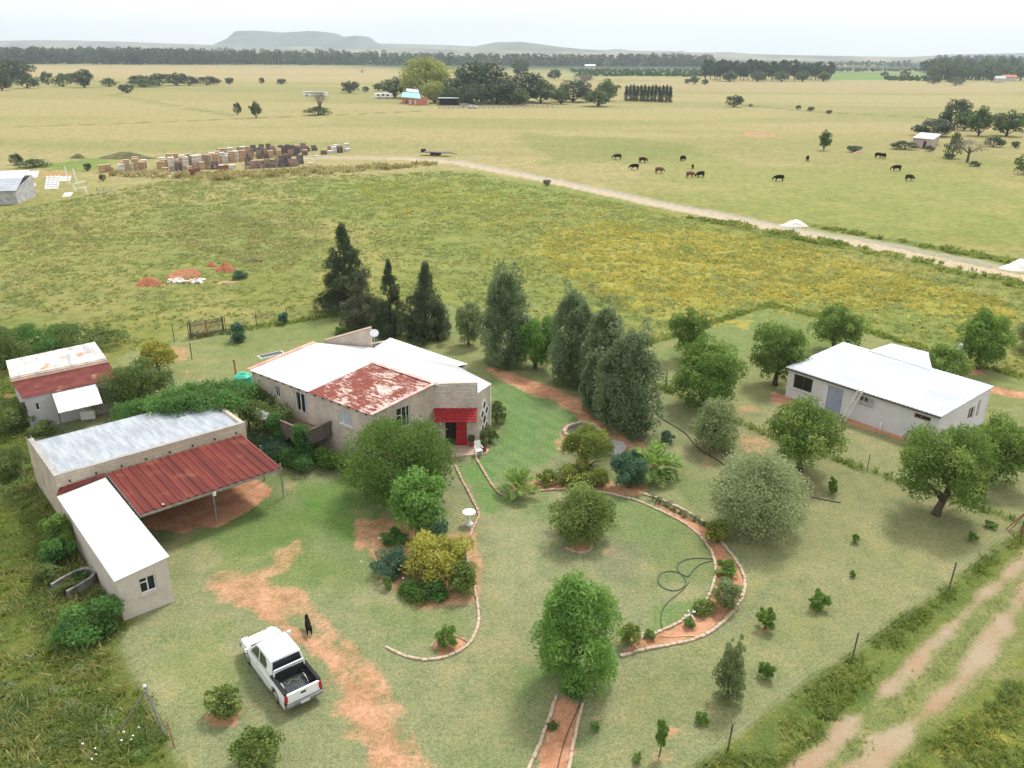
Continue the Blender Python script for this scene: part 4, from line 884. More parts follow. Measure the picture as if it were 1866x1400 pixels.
MB().beam(bp(uS, dep_, zd + .82), bp(uK, dep_, zd + .82), .14, .05).beam(bp(uK, dep_, zd + .82), bp(uK, .05, zd + .82), .14, .05).build('handrail', M['wood_rail'], balc, local=False)
jo = MB()
for k in range(5): u = uS + (uK - uS) * (k + .1) / 4.3; jo.beam(bp(u, -.0, zd - .16), bp(u, dep_ + .22, zd - .16), .08, .15)
jo.beam(bp(uS, dep_ - .3, zd - .3), bp(uK, dep_ - .3, zd - .3), .1, .14); jo.build('joists', M['wood_rail'], balc, local=False)
for k in range(3): MB().tube([bp(uS + (uK - uS) * k / 2.05 + .1, dep_ - .3, 0), bp(uS + (uK - uS) * k / 2.05 + .1, dep_ - .3, zd - .35)], .07).build('leg', M['post'], balc, local=False)
# blankets airing on the rail
def cloth(name, a, b, z, drop, label, cat, mat='plastic_white', wid=.5):
    rng = np.random.default_rng(int(abs(a.x) * 100)); n = 12; c = (a + b) / 2; mb = MB(); rows = []
    prof = [(-wid, -drop), (-.14, -.06), (-.09, .035), (.0, .06), (.09, .035), (.14, -.08), (wid * .5, -drop * .8)]; dx = (b - a).normalized(); nn_ = Vector((-dx.y, dx.x, 0)); g = []
    for i in range(n + 1):
        q = a.lerp(b, i / n); s_ = math.sin(i * 1.9) * .035; g.append([Vector((q.x, q.y, z + pz + rng.normal() * .015)) + nn_ * (po * (.6 + .1 * math.sin(i)) + s_) for po, pz in prof])
    for i in range(n):
        for j in range(len(prof) - 1): mb.poly([g[i][j], g[i][j + 1], g[i + 1][j + 1], g[i + 1][j]])
    o = mb.build(name, M[mat], None, loc=(c.x, c.y, z), smooth=True); so = o.modifiers.new('th', 'SOLIDIFY'); so.thickness = .04; return tag(o, label, cat)
a_, b_ = P(504, 741, zd + .86), P(527, 733, zd + .86)
uu = (a_ - wL).dot(eL); cloth('blanket', bp(uu - .6, dep_, 0), bp(uu + .75, dep_, 0), zd + .87, .32, 'white blanket airing over the balcony rail below the sliding door', 'blanket')
# ---- patio and pots at the front door
pt = [P(817, 822), P(823, 834), P(885, 829.5), P(892, 822), P(872, 809), P(800, 815)]
pc = Vector((sum(q.x for q in pt) / 6, sum(q.y for q in pt) / 6, 0)); tag(MB().prism([(q.x, q.y) for q in pt], 0.0, .09).build('patio', M['slab'], None, loc=pc), 'pinkish paved step in front of the red door', 'patio')
# ---- grey-roofed outbuilding with carport
ob = empty('outbuilding', (P(250, 830).x, P(250, 830).y, 0), 0, 'long block-walled outbuilding with a pale grey ribbed roof and a parapet', 'outbuilding')
ZP = 3.2; gFL, gFR, gBL = P(99, 869, ZP), P(447, 771, ZP), P(51, 800, ZP); gBR = gFR + (gBL - gFL)
rA, rB, rC, rD = [Vector((q.x, q.y, z)) for q, z in ((gFL, ZP - .12), (gFR, ZP - .12), (gBR, ZP - .28), (gBL, ZP - .28))]
gl_ = (gFR - gFL).normalized(); gn = Vector((-gl_.y, gl_.x, 0)); 
sh(ob, 'roof', 'roof_grey', [(rA + gn * .25 + gl_ * .1, rD + gl_ * .1, rC, rB + gn * .25)], pitch=.34, h=.03, nv=4)
mb = MB(); wall(mb, gFL, gFR, 0, ZP, ZP, [], .24); 
lops = ops_px(gBL, gFL, [((52, 822), (58, 845)), ((76, 862), (84, 890))])
w3o = wall(mb, gBL, gFL, 0, ZP - .05, ZP, [(max(.3, o[0]), o[1], o[2], min(o[3], 2.6)) for o in lops if o[3] > o[2] + .2], .24)
wall(mb, gFR, gBR, 0, ZP, ZP - .1, [], .24); wall(mb, gBR, gBL, 0, ZP - .3, ZP - .3, [], .24)
mb.build('wall', M['block'], ob, local=False)
for o in lops:
    if o[3] > o[2] + .2: window(ob, w3o, max(.3, o[0]), o[1], o[2], min(o[3], 2.6), bars_u=(.5,))
for k in range(8):
    q = gFL.lerp(gFR, (k + .5) / 8) - gn * .02; MB().tube([Vector((q.x, q.y, ZP - .45)), Vector((q.x, q.y, ZP - .45)) - gn * .12], .05).build('spout', M['dark'], ob, local=False)
MB().beam(Vector((gFL.x, gFL.y, ZP + .02)) + gn * .12, Vector((gFR.x, gFR.y, ZP + .02)) + gn * .12, .27, .04).beam(Vector((gBL.x, gBL.y, ZP - .02)) + gl_ * .12, Vector((gFL.x, gFL.y, ZP + .02)) + gl_ * .12, .27, .04).build('coping', M['concrete'], ob, local=False)
# carport
cBL, cBR, cFR, cFL = P(195, 863, 2.62), P(441, 792.6, 2.62), P(513, 852.6, 2.36), P(255, 938, 2.36)
cpo = empty('carport', ((cBL.x + cFR.x) / 2, (cBL.y + cFR.y) / 2, 0), 0, 'open carport with a red ribbed roof on thin steel posts', 'carport')
sh(cpo, 'roof', 'roof_red', [(cFL, cFR, cBR, cBL)], pitch=.42, h=.045, nv=2)
bm_ = MB(); bm_.beam(up(cFL, -.1), up(cFR, -.1), .06, .14); bm_.beam(up(cFR, -.1), up(cBR, -.1), .06, .14); bm_.beam(up(cFL, -.1), up(cBL, -.1), .06, .14)
for k in range(1, 5): bm_.beam(up(cBL.lerp(cFL, k / 5), -.1), up(cBR.lerp(cFR, k / 5), -.1), .05, .08)
bm_.build('roof_frame', M['steel'], cpo, local=False)
for q, zt_ in ((P(396, 955), 2.2), (P(517, 907), 2.2), (P(482, 875), 2.3)):
    MB().tube([q, Vector((q.x, q.y, zt_ if q.x < -12.6 else zt_))], .045).build('leg', M['steel'], cpo, local=False)
MB().box(P(390.5, 900, 2.15), (.16, .12, .2)).build('lamp_box', M['frame_white'], cpo, local=False)
MB().box(P(297, 919, 2.45), (.12, .05, .03)).build('roof_patch', M['frame_white'], cpo, local=False)
# white roofed garage wing
ZW = 2.35; wFL, wFR, wBR, wBL = P(208, 1060.6, 2.2), P(308.7, 1014, 2.5), P(192, 870.6, 2.5), P(103.5, 905.5, 2.2)
gr_ = empty('garage', ((wFL.x + wBR.x) / 2, (wFL.y + wBR.y) / 2, 0), 0, 'narrow plastered garage with a plain white roof jutting toward the parked pickup', 'garage')
sh(gr_, 'roof', 'roof_white', [(wFL, wBL, wBR, wFR)], pitch=.35, h=.02)
ins = .12; e1 = (wFR - wFL).normalized(); e1.z = 0; e2 = (wBL - wFL).normalized(); e2.z = 0
a_ = wFL + e1 * .1 + e2 * .1; b_ = wFR - e1 * .1 + e2 * .1; c_ = wBR - e1 * .1; d_ = wBL + e1 * .1
mb = MB(); fo = ops_px(a_, b_, [((249, 1044), (287, 1071))]); fo = [(fo[0][0], fo[0][1], 1.0, 1.82)]
w3f = wall(mb, a_, b_, 0, 2.18, 2.46, fo, .2); wall(mb, b_, c_, 0, 2.46, 2.46, [], .2); wall(mb, d_, a_, 0, 2.18, 2.18, [], .2)
mb.build('wall', M['plaster'], gr_, local=False)
window(gr_, w3f, *fo[0], bars_u=(.5,), bars_v=((.68, 0, .5),), sill='plaster', fw=.055)
rs = sh(gr_, 'roof', 'roof_red', [(up(wBR, .03) - e1 * .1 + e2 * .1, up(wBL, .02) + e2 * .1 , Vector((gFL.x, gFL.y, 2.5)) + gl_ * .1 - gn * .02, Vector((P(195, 863, 2.62).x, P(195, 863, 2.62).y, 2.66)))], pitch=.3, h=.02); rs['label'] = 'red strip of roofing between the garage and the outbuilding'
# ---- small old house, upper left
ZS = 2.6
sBL, sBR, sML, sMR, sFL, sFR = P(10.5, 657.5, 2.75), P(172.6, 623, 2.75), P(20, 694, 2.62), P(197, 658, 2.62), P(40.5, 727, 2.4), P(214, 689, 2.4)
so_ = empty('cottage', ((sBL.x + sFR.x) / 2, (sBL.y + sFR.y) / 2, 0), 0, 'small grey walled cottage whose roof is half flaking white and half dark red', 'cottage')
r1 = sh(so_, 'roof', 'roof_old', [(sBL, sML, sMR, sBR)], pitch=.5, h=.03, nv=2); r1['label'] = 'flaking white roof sheets'
r2 = sh(so_, 'roof', 'roof_maroon', [(up(sML, -.02), up(sFL, 0), up(sFR, 0), up(sMR, -.02))], pitch=1.6, h=.025); r2['label'] = 'dark red lower roof sheets'
st = MB()
for k, f_ in enumerate((-.12, -.02, .1)):
    a_, b_ = sML.lerp(sFL, f_), sMR.lerp(sFR, f_); st.beam(up(a_, .06) - (b_ - a_) * .01, up(b_, .06), .07, .05)
st.build('purlins', M['bin_pale'], so_, local=False)
e1 = (sFR - sFL).normalized(); e1.z = 0; e2 = (sBL - sFL); e2.z = 0; e2.normalize()
a_ = sFL + e1 * .15 + e2 * .15; b_ = sFR + e2 * .15 - e1 * .3; c_ = sBR - e2 * .15 - e1 * .3; d_ = sBL + e1 * .15 - e2 * .15
mb = MB(); so2 = ops_px(a_, b_, [((63, 735), (75, 747))]); w3s = wall(mb, a_, b_, 0, 2.36, 2.36, so2, .2); wall(mb, b_, c_, 0, 2.36, 2.7, [], .2); wall(mb, c_, d_, 0, 2.7, 2.7, [], .2); wall(mb, d_, a_, 0, 2.7, 2.36, [], .2)
mb.build('wall', M['plaster_lilac'], so_, local=False); window(so_, w3s, *so2[0], fw=.06)
# lean-to awning
l0, l1, l2, l3 = P(94.5, 717, 2.3), P(175, 700, 2.3), P(187, 735, 1.95), P(107, 753, 1.95)
sh(so_, 'awning', 'roof_white', [(l3, l2, l1, l0)], pitch=.5, h=.015)
for q in (l2, l3): MB().beam(Vector((q.x, q.y, 0)), up(q, -.03), .07, .07).build('awning_post', M['post'], so_, local=False)
# ---- plain white house on the right
ZH = 2.35; ZB = 2.95
qFL, qFR, qR, qBL, qn1, qn2 = P(1432, 669, ZH), P(1715.4, 760, ZH), P(1812, 704, ZB - .1), P(1537, 623.5, ZB), P(1588, 637, ZB), P(1624.6, 626.4, ZB + .05)
qn3 = P(1692, 643, ZB)
wh = empty('white_house', ((qFL.x + qR.x) / 2, (qFL.y + qR.y) / 2, 0), 0, 'low plain white house under a pale zinc roof, ladder leaning by its blue-grey door', 'house')
qm = qn1.lerp(qn1, 1)
eF = (qFR - qFL).normalized(); t1 = (qn1 - qBL).dot(eF) / (qFR - qFL).length
fS = lambda f_: qFL.lerp(qFR, f_)
ee = (qR - qFR); ee.normalize(); qRr = qR; r3 = qn1.lerp(qR, .0)
bk = lambda f_: qBL.lerp(qR, f_)
sh(wh, 'roof', 'roof_zinc', [(qFL, qFR, qR, qBL)], pitch=.3, h=.022, nv=1)
ex = sh(wh, 'roof', 'roof_zinc', [(up(qn1, .03) - ee * .45, up(bk(.62), .03) - ee * .45, up(qn3, .04), up(qn2, .02))], pitch=.4, h=.0); ex['label'] = 'pale roof sheets of the back extension'
e1 = (qFR - qFL).normalized(); e2 = (qR - qFR); e2.z = 0; e2.normalize()
a_ = qFL + e1 * .15 + e2 * .2; b_ = qFR - e1 * .2 + e2 * .2; c_ = qR - e1 * .12 - e2 * .1; d_ = Vector((qBL.x, qBL.y, 0)) + e1 * .1 - e2 * .1
rec = [((1448, 681), (1478, 717)), ((1510, 704), (1531, 750)), ((1566, 719), (1581, 736)), ((1667, 752), (1695, 770))]
mb = MB(); wo_ = ops_px(a_, b_, rec); wo_[1] = (wo_[1][0], wo_[1][1], .05, 1.95); wo_ = [(o[0], o[1], o[2], min(o[3], 2.2)) for o in wo_]
w3w = wall(mb, a_, b_, 0, ZH - .04, ZH - .04, wo_, .2)
sro = ops_px(b_, c_, [((1766, 748), (1772, 766)), ((1776, 738), (1784, 764))]); sro = [(o[0], max(o[1], o[0] + .3), max(.9, o[2]), min(2.2, max(o[3], 1.8))) for o in sro]; sro = [sro[0], (max(sro[0][1] + .25, sro[1][0]), max(sro[0][1] + .25, sro[1][0]) + .45, .8, 2.1)]
w3r = wall(mb, b_, c_, 0, ZH - .04, ZB - .14, sro, .2); wall(mb, c_, d_, 0, ZB - .14, ZB - .04, [], .2); wall(mb, d_, a_, 0, ZB - .06, ZH - .05, [], .2)
# extension walls
x1 = qn1 - e2 * .1; x2 = qn2; x3 = qn3; wall(mb, x3, x2, 0, ZB - .05, ZB - .03, [], .2); wall(mb, x2, x1, 0, ZB - .03, ZB - .05, [], .2); wall(mb, bk(.62), x3, 0, ZB - .1, ZB - .05, [], .2)
mb.build('wall', M['plaster_white'], wh, local=False)
window(wh, w3w, *wo_[0], bars_u=(.5,), fm='post', sill='plaster_white'); o = wo_[1]
dm = MB(); dm.beam(w3w(o[0] + .03, .06, 1.0), w3w(o[1] - .03, .06, 1.0), .05, 1.9); dr = dm.build('door', M['door_blue'], wh, local=False); hd = MB().beam(w3w(o[1] - .15, 0, 1.0), w3w(o[1] - .15, .0, 1.12), .03, .04); q_ = hd.build('handle', M['steel'], dr, loc=wh.location)
window(wh, w3w, *wo_[2], bars_u=(.5,), fw=.06); window(wh, w3w, *wo_[3], bars_u=(.4,), fm='rusty')
bg_ = MB(); o = wo_[2]
for k in range(9): u = o[0] - .1 + (o[1] - o[0] + .55) * k / 8; bg_.beam(w3w(u, -.12, o[2] - .15), w3w(u, -.12, o[3] * .97), .02, .02)
for v_ in (o[2] - .12, (o[2] + o[3]) / 2, o[3] - .05): bg_.beam(w3w(o[0] - .1, -.12, v_), w3w(o[1] + .45, -.12, v_), .03, .03)
bg_.build('burglar_bars', M['steel'], wh, local=False)
for o in sro: window(wh, w3r, *o, bars_u=(.5,))
MB().beam(up(qFL, -.08) - e2 * .04, up(qFR, -.08) - e2 * .04, .06, .1).build('gutter', M['post'], wh, local=False)
MB().tube([w3w(wo_[3][0] - 2.0, -.12, 0), w3w(wo_[3][0] - 2.0, -.12, .42), w3w(wo_[3][0] - 2.0, -.02, .55)], .06).build('drainpipe', M['plastic_white'], wh, local=False)
st = MB().slabq([w3w(wo_[1][0] - .3, 0, .12), w3w(wo_[1][0] - .3, -.6, .12), w3w(wo_[1][1] + .4, -.6, .12), w3w(wo_[1][1] + .4, 0, .12)][::1], .11); st.build('doorstep', M['concrete'], wh, local=False)
# ladder
la = w3w(wo_[1][1] + .75, -.95, 0.02); lb = w3w(wo_[1][1] + 1.35, -.22, 2.5); ld = empty('ladder', la, 0, 'pale ladder leaning on the white house beside its blue-grey door', 'ladder'); px_ = e1 * .17
for s_ in (-1, 1): MB().beam(la + px_ * s_, lb + px_ * s_, .05, .07).build('rail', M['bin_white'], ld, local=False)
for k in range(1, 11): q = la.lerp(lb, k / 11); MB().tube([q - px_, q + px_], .02, 6).build('rung', M['bin_white'], ld, local=False)
bk_ = P(1532, 765); bo = MB().lathe([(.1, 0), (.13, .02), (.15, .32), (.16, .34), (.13, .34)], seg=14).build('bucket', M['rubber']); bo.location = bk_; tag(bo, 'black bucket at the foot of the ladder', 'bucket')
# ------------------------------------------------------------------ pickup
tr_c = P(521, 1216, 0); pa, pb = P(470, 1140, .8), P(590, 1262, .7)
rear = (P(524, 1297, .45) + P(587, 1257, .45)) / 2; front = (P(440, 1174, .65) + P(492, 1135, .65)) / 2
ax_ = front - rear; ax_.z = 0; rz_t = math.atan2(ax_.y, ax_.x)
TL = ax_.length; mid_t = (front + rear) / 2
truck = empty('pickup_truck', (mid_t.x, mid_t.y, 0), rz_t, 'white extended-cab pickup truck with an open black load bed, parked beside bare red soil', 'pickup truck')
SX = TL / 5.1
def T(x, y, z): return (x * SX, y, z)
# side profile of the body, front at +x
body = MB(); HW = .86
def arch(cx, r=.43, n=9): return [(cx + r * math.cos(math.pi * k / n), .36 + r * math.sin(math.pi * k / n)) for k in range(n + 1)]
low = [(2.5, .34)] + [(2.02, .34)] + arch(1.58) + [(1.1, .32), (-.95, .32)] + arch(-1.48) + [(-1.98, .36), (-2.42, .42)]
def sidepanel(s):
    topl = [(-2.45, .98), (-.42, 1.02), (.62, 1.0), (1.55, .93), (2.25, .82), (2.5, .62)]
    out = [(-2.45, .45)] + topl + [(2.5, .4)] + low
    return out
for s in (-1, 1):
    o_ = [(-2.45, .45), (-2.45, .98), (-.95, 1.02), (1.15, 1.0), (1.7, .95), (2.22, .83), (2.44, .66), (2.5, .36)] + low[1:]
    n = len(o_); ybow = lambda x, z: s * (HW - .1 * max(0, (x - 1.7) / .8) ** 2 - .05 * max(0, (z - .75) / .25))
    outer = [T(x, ybow(x, z), z) for x, z in o_]; inner = [T(x, ybow(x, z) - s * .07, z) for x, z in o_]
    # fan strips: split the outline into convex quads between top and bottom lines
    xs = sorted(set([-2.45, -1.98, -.95, -.42, .62, 1.1, 1.15, 2.02, 2.44] + [q[0] for q in arch(1.58)] + [q[0] for q in arch(-1.48)]))
    tz = lambda x: float(np.interp(x, [-2.45, -.95, 1.15, 1.7, 2.22, 2.44], [.98, 1.02, 1.0, .95, .83, .66]))
    def bz(x):
        for c_ in (1.58, -1.48):
            if abs(x - c_) < .43: return .36 + math.sqrt(max(0, .43 ** 2 - (x - c_) ** 2))
        return .33
    for x0, x1 in zip(xs[:-1], xs[1:]):
        for (za0, za1, zb0, zb1) in ((bz(x0), bz(x1), max(bz(x0), .72) if True else 0, max(bz(x1), .72)), (max(bz(x0), .72), max(bz(x1), .72), tz(x0), tz(x1))):
            q = [T(x0, ybow(x0, za0), za0), T(x1, ybow(x1, za1), za1), T(x1, ybow(x1, zb1), zb1), T(x0, ybow(x0, zb0), zb0)]
            body.poly(q if s < 0 else q[::-1])
    for x0, x1 in zip(xs[:-1], xs[1:]):      # wheel-arch lips
        if any(abs((x0 + x1) / 2 - c_) < .43 for c_ in (1.58, -1.48)):
            q = [T(x0, ybow(x0, bz(x0)), bz(x0)), T(x1, ybow(x1, bz(x1)), bz(x1)), T(x1, s * .5, bz(x1)), T(x0, s * .5, bz(x0))]; body.poly(q if s > 0 else q[::-1])
# bonnet, cowl and nose
bx = [1.1, 1.4, 1.75, 2.22, 2.44]; bzv = [1.0, .98, .94, .83, .66]; ys = [-1, -.6, 0, .6, 1]
for (x0, z0), (x1, z1) in zip(zip(bx[:-1], bzv[:-1]), zip(bx[1:], bzv[1:])):
    for y0, y1 in zip(ys[:-1], ys[1:]):
        f_ = lambda x, y, z: T(x, y * (HW - .1 * max(0, (x - 1.7) / .8) ** 2 - .05 * max(0, (z - .75) / .25)), z + .05 * (1 - y * y) * (1 if x < 2.4 else .4))
        body.poly([f_(x0, y0, z0), f_(x1, y0, z1), f_(x1, y1, z1), f_(x0, y1, z0)])
body.poly([T(2.44, -.72, .66), T(2.5, -.7, .4), T(2.5, .7, .4), T(2.44, .72, .66)])
body.poly([T(-.98, -.8, .5), T(-.98, .8, .5), T(-.98, .8, 1.02), T(-.98, -.8, 1.02)])
body.box(T(.1, 0, .42), (4.6 * SX, 1.3, .12)); bo_ = body.build('body', M['car_white'], truck, smooth=False)
# cabin
cab = MB(); ring = [(.66, .80, 1.0), (.12, .66, 1.56), (-.05, .64, 1.6), (-.95, .66, 1.6), (-1.02, .67, 1.56), (-1.1, .8, 1.02)]
# shorter cabin so the bed shows: front foot .95, rear -0.62
ring = [(1.32, .79, 1.0), (.66, .67, 1.54), (.46, .65, 1.6), (-.72, .66, 1.615), (-.88, .67, 1.58), (-.98, .79, 1.02)]
for (x0, y0, z0), (x1, y1, z1) in zip(ring[:-1], ring[1:]):
    ys2 = (-1, -.5, 0, .5, 1)
    for a_, b_ in zip(ys2[:-1], ys2[1:]):
        g_ = lambda x, y, z, q: T(x, y * q, z + .035 * (1 - q * q))
        cab.poly([g_(x0, y0, z0, a_), g_(x0, y0, z0, b_), g_(x1, y1, z1, b_), g_(x1, y1, z1, a_)])
for s in (-1, 1):
    q = [T(x, s * y, z) for x, y, z in ring]; 
    for tri in ((0, 1, 2, 5), (2, 3, 4, 5)): r_ = [q[k] for k in tri]; cab.poly(r_ if s > 0 else r_[::-1])
cab_o = cab.build('cab', M['car_white'], truck, smooth=False)
def pane(name, pts, s, mat='glass_green', off=.012, parent=truck):
    mb = MB(); mb.slabq([Vector(T(x, s * (y + off), z)) for x, y, z in pts], .008); return mb.build(name, M[mat], parent)
for s in (-1, 1):
    yy = lambda z: .79 - (z - 1.0) * .225
    for nm, pts in (('side_window', [(1.08, 1.06), (.66, 1.46), (.5, 1.5), (.32, 1.5), (.26, 1.06)]), ('side_window', [(.16, 1.06), (.2, 1.5), (-.36, 1.5), (-.56, 1.3), (-.52, 1.08)])):
        mb = MB(); q = [Vector(T(x, s * (yy(z) + .014), z)) for x, z in pts]; mb.poly(q if s < 0 else q[::-1]); mb.build(nm, M['glass_green'], truck)
    mb = MB()                             # door: shut lines as a thin proud panel
    dp = [(1.1, .42), (1.1, .98), (.22, .99), (.22, .42)]; q = [Vector(T(x, s * (HW + .004 - .05 * max(0, (z - .75) / .25)), z)) for x, z in dp]; mb.poly(q if s < 0 else q[::-1]); d_o = mb.build('door', M['car_white'], truck)
    MB().box(T(.34, s * (HW - .02), .86), (.16, .04, .035)).build('handle', M['chrome'], d_o)
    mb = MB().beam(T(1.05, s * .82, 1.05), T(1.05, s * .95, 1.1), .04, .04); mb.box(T(1.05, s * 1.0, 1.13), (.1, .17, .17)); mb.build('mirror', M['car_white'], truck, bevel=.02)
    MB().box(T(.1, s * .84, .33), (1.9 * SX, .1, .05)).build('side_step', M['bumper'], truck)
    MB().box(T(-2.42, s * .76, .8), (.1, .14, .3)).build('tail_light', M['tail_red'], truck, bevel=.015)
    MB().box(T(2.36, s * .6, .7), (.16, .3, .14)).build('headlight', M['lamp_clear'], truck, bevel=.02)
mb = MB(); mb.poly([T(1.26, -.7, 1.05), T(1.26, .7, 1.05), T(.7, .62, 1.52), T(.7, -.62, 1.52)]); w_ = mb.build('windscreen', M['glass'], truck); w_.location = (.012, 0, .012)
mb = MB(); mb.poly([T(-.965, .68, 1.1), T(-.965, -.68, 1.1), T(-.905, -.6, 1.54), T(-.905, .6, 1.54)]); w_ = mb.build('rear_window', M['glass'], truck); w_.location = (-.014, 0, 0)
mb = MB(); mb.beam(T(1.36, -.7, 1.035), T(1.36, .7, 1.035), .05, .02); mb.build('wiper_cowl', M['liner'], truck)
# bed: liner with ribs, side liners, wheel boxes, tailgate
mb = MB(); mb.box(T(-1.7, 0, .56), (1.44 * SX, 1.44, .04))
for k in range(12): mb.box(T(-1.7, -.6 + k * .11, .59), (1.4 * SX, .05, .02))
mb.build('bed_floor', M['bed_floor'], truck)
for s in (-1, 1):
    mb = MB(); mb.box(T(-1.7, s * .745, .8), (1.44 * SX, .04, .46)); mb.box(T(-1.7, s * .76, 1.025), (1.46 * SX, .15, .045)); mb.box(T(-1.48, s * .63, .68), (.9, .2, .22)); mb.build('bed_liner', M['liner'], truck, bevel=.01)
mb = MB(); mb.box(T(-1.02, 0, .8), (.05, 1.46, .46)); mb.build('bed_liner', M['liner'], truck)
mb = MB(); mb.box(T(-2.42, 0, .74), (.07, 1.46, .5)); mb.box(T(-2.44, 0, .99), (.1, 1.46, .03)); tg = mb.build('tailgate', M['car_white'], truck, bevel=.012)
MB().box(T(-2.47, 0, .84), (.03, .22, .07)).build('handle', M['liner'], tg)
mb = MB(); mb.box(T(-2.52, 0, .5), (.14, 1.66, .13)); mb.build('rear_bumper', M['bumper'], truck, bevel=.02)
mb = MB(); mb.box(T(2.5, 0, .47), (.16, 1.6, .22)); mb.build('front_bumper', M['bumper'], truck, bevel=.03)
MB().box(T(-2.6, 0, .48), (.012, .42, .1)).build('number_plate', M['lamp_clear'], truck)
MB().box(T(-2.3, 0, .36), (.1, 1.5, .2)).build('chassis', M['liner'], truck)
mb = MB(); hz = 1.3; mb.beam(T(-1.14, -.66, hz), T(-1.14, .66, hz), .05, .05); 
for s in (-1, 1): mb.beam(T(-1.14, s * .7, 1.0), T(-1.14, s * .66, hz), .05, .05)
mb.build('roll_bar', M['car_white'], truck)
mb = MB(); rr = random.Random(4); pts = [Vector(T(-1.35, .5 - k * .13, .62 + .03 * (k % 2))) + Vector((.1 * math.sin(k * 2.1), 0, 0)) for k in range(9)]; mb.tube(pts, .015, 5)
ro = mb.build('rope', M['net'], None, loc=(0, 0, 0)); Rm = Matrix.Translation(truck.location) @ Matrix.Rotation(rz_t, 4, 'Z'); ro.matrix_world = Rm; tag(ro, 'greenish rope lying in the load bed of the white pickup', 'rope')
for wx in (1.58, -1.48):
    for s in (-1, 1):
        tp = [(.2, -.11), (.31, -.11), (.345, -.07), (.35, 0), (.345, .07), (.31, .11), (.2, .11)]; mb = MB(); mb.lathe([(a_, b_) for a_, b_ in tp], seg=26)
        ty = mb.build('wheel', M['rubber'], truck, smooth=False); ty.rotation_euler = (math.pi / 2, 0, 0); ty.location = T(wx, s * .73, .355)
        rm = MB().lathe([(.05, -.02), (.19, -.03), (.215, .0), (.2, .03)], seg=20)
        for k in range(6): a_ = k * math.pi / 3; rm.beam((0.03 * math.cos(a_), .03 * math.sin(a_), .0), (.2 * math.cos(a_), .2 * math.sin(a_), .02), .06, .03)
        r_ = rm.build('rim', M['chrome'], ty); r_.location = (0, 0, -s * .1)
truck.scale = (1, .93, 1)
# ------------------------------------------------------------------ dog
dg0 = P(563, 1152, 0); dog = empty('dog', dg0, math.radians(112), 'black dog standing on the red soil just behind the white pickup', 'dog')
dv = [(0, 0, .46), (-.2, 0, .48), (.2, 0, .45), (.36, 0, .52), (.46, 0, .62), (.58, 0, .62), (.68, 0, .59), (-.3, 0, .5), (-.46, 0, .46), (-.58, 0, .34)]
de = [(0, 1), (0, 2), (2, 3), (3, 4), (4, 5), (5, 6), (1, 7), (7, 8), (8, 9)]; drd = [.13, .12, .15, .1, .085, .06, .035, .08, .03, .02]
for s in (-1, 1):
    n = len(dv); dv += [(.24, s * .09, .34), (.24, s * .1, .18), (.26, s * .1, .03)]; de += [(2, n), (n, n + 1), (n + 1, n + 2)]; drd += [.06, .035, .035]
    n = len(dv); dv += [(-.24, s * .09, .36), (-.3, s * .1, .2), (-.25, s * .1, .03)]; de += [(1, n), (n, n + 1), (n + 1, n + 2)]; drd += [.075, .035, .035]
    n = len(dv); dv += [(.45, s * .07, .72)]; de += [(4, n)]; drd += [.025]
skin_body('body', M['cow_black'], dv, de, drd, dog, sub=2); dog.scale = (.88,) * 3
# ------------------------------------------------------------------ cattle
def cow(mat):
    v = [(0, 0, .95), (-.5, 0, 1.0), (.5, 0, .97), (-.8, 0, 1.02), (.8, 0, 1.0), (1.05, 0, .8), (1.22, 0, .52), (1.38, 0, .28), (-.98, 0, .9), (-1.02, 0, .45)]
    e = [(0, 1), (0, 2), (1, 3), (2, 4), (4, 5), (5, 6), (6, 7), (3, 8), (8, 9)]; r = [.4, .38, .38, .3, .26, .18, .14, .08, .05, .03]
    for s in (-1, 1):
        n = len(v); v += [(.55, s * .2, .6), (.56, s * .21, .32), (.56, s * .21, .03)]; e += [(2, n), (n, n + 1), (n + 1, n + 2)]; r += [.13, .07, .07]
        n = len(v); v += [(-.66, s * .2, .62), (-.76, s * .21, .36), (-.7, s * .21, .03)]; e += [(1, n), (n, n + 1), (n + 1, n + 2)]; r += [.16, .08, .07]
        n = len(v); v += [(1.14, s * .2, .64)]; e += [(6, n)]; r += [.04]
    root = empty('cow', (0, 0, 0), 0, 'x', 'cow'); skin_body('body', mat, v, e, r, root, sub=1); return root
cp_ = {k: [cow(M['cow_' + k]), False] for k in ('black', 'brown', 'tan')}
for k, px, py, rz, lb in [
    ('brown', 1125, 291, 2.9, 'dark brown cow grazing farthest left in the herd'), ('brown', 1171, 297, .3, 'brown cow grazing beyond the leftmost black cow'),
    ('black', 1156, 310, 2.9, 'black cow grazing head down, nearest the road on the left of the herd'), ('black', 1244, 294, .8, 'black cow seen half from behind beyond the tan cow'),
    ('tan', 1201, 316, .4, 'small tan cow lying low between the left cows'), ('brown', 1262, 308, 1.4, 'dark brown calf standing alone just above the tan and black pair'),
    ('tan', 1257, 324, .5, 'tan cow grazing side by side with a black cow'), ('black', 1276, 324, 3.6, 'black cow grazing right beside the tan cow'),
    ('black', 1471, 294, 1.2, 'black cow standing alone near the small tree in the pasture'), ('black', 1419, 331, 3.0, 'black cow grazing alone nearest the sand heap by the road'),
    ('black', 1600, 288, .2, 'black cow grazing at the left end of the bare patch'), ('black', 1610, 289, 1.5, 'black cow seen end-on beside another at the bare patch'),
    ('black', 1633, 312, 3.0, 'black cow standing below the brown bare patch'), ('brown', 1656, 330, .3, 'dark brown cow grazing farthest right in the herd')]:
    pr = cp_[k]; c_ = place(pr[0], pr[1], P(px, py), rz, lb, 'cattle grazing in the pasture', 1.0 if 'calf' not in lb else .75); pr[1] = True
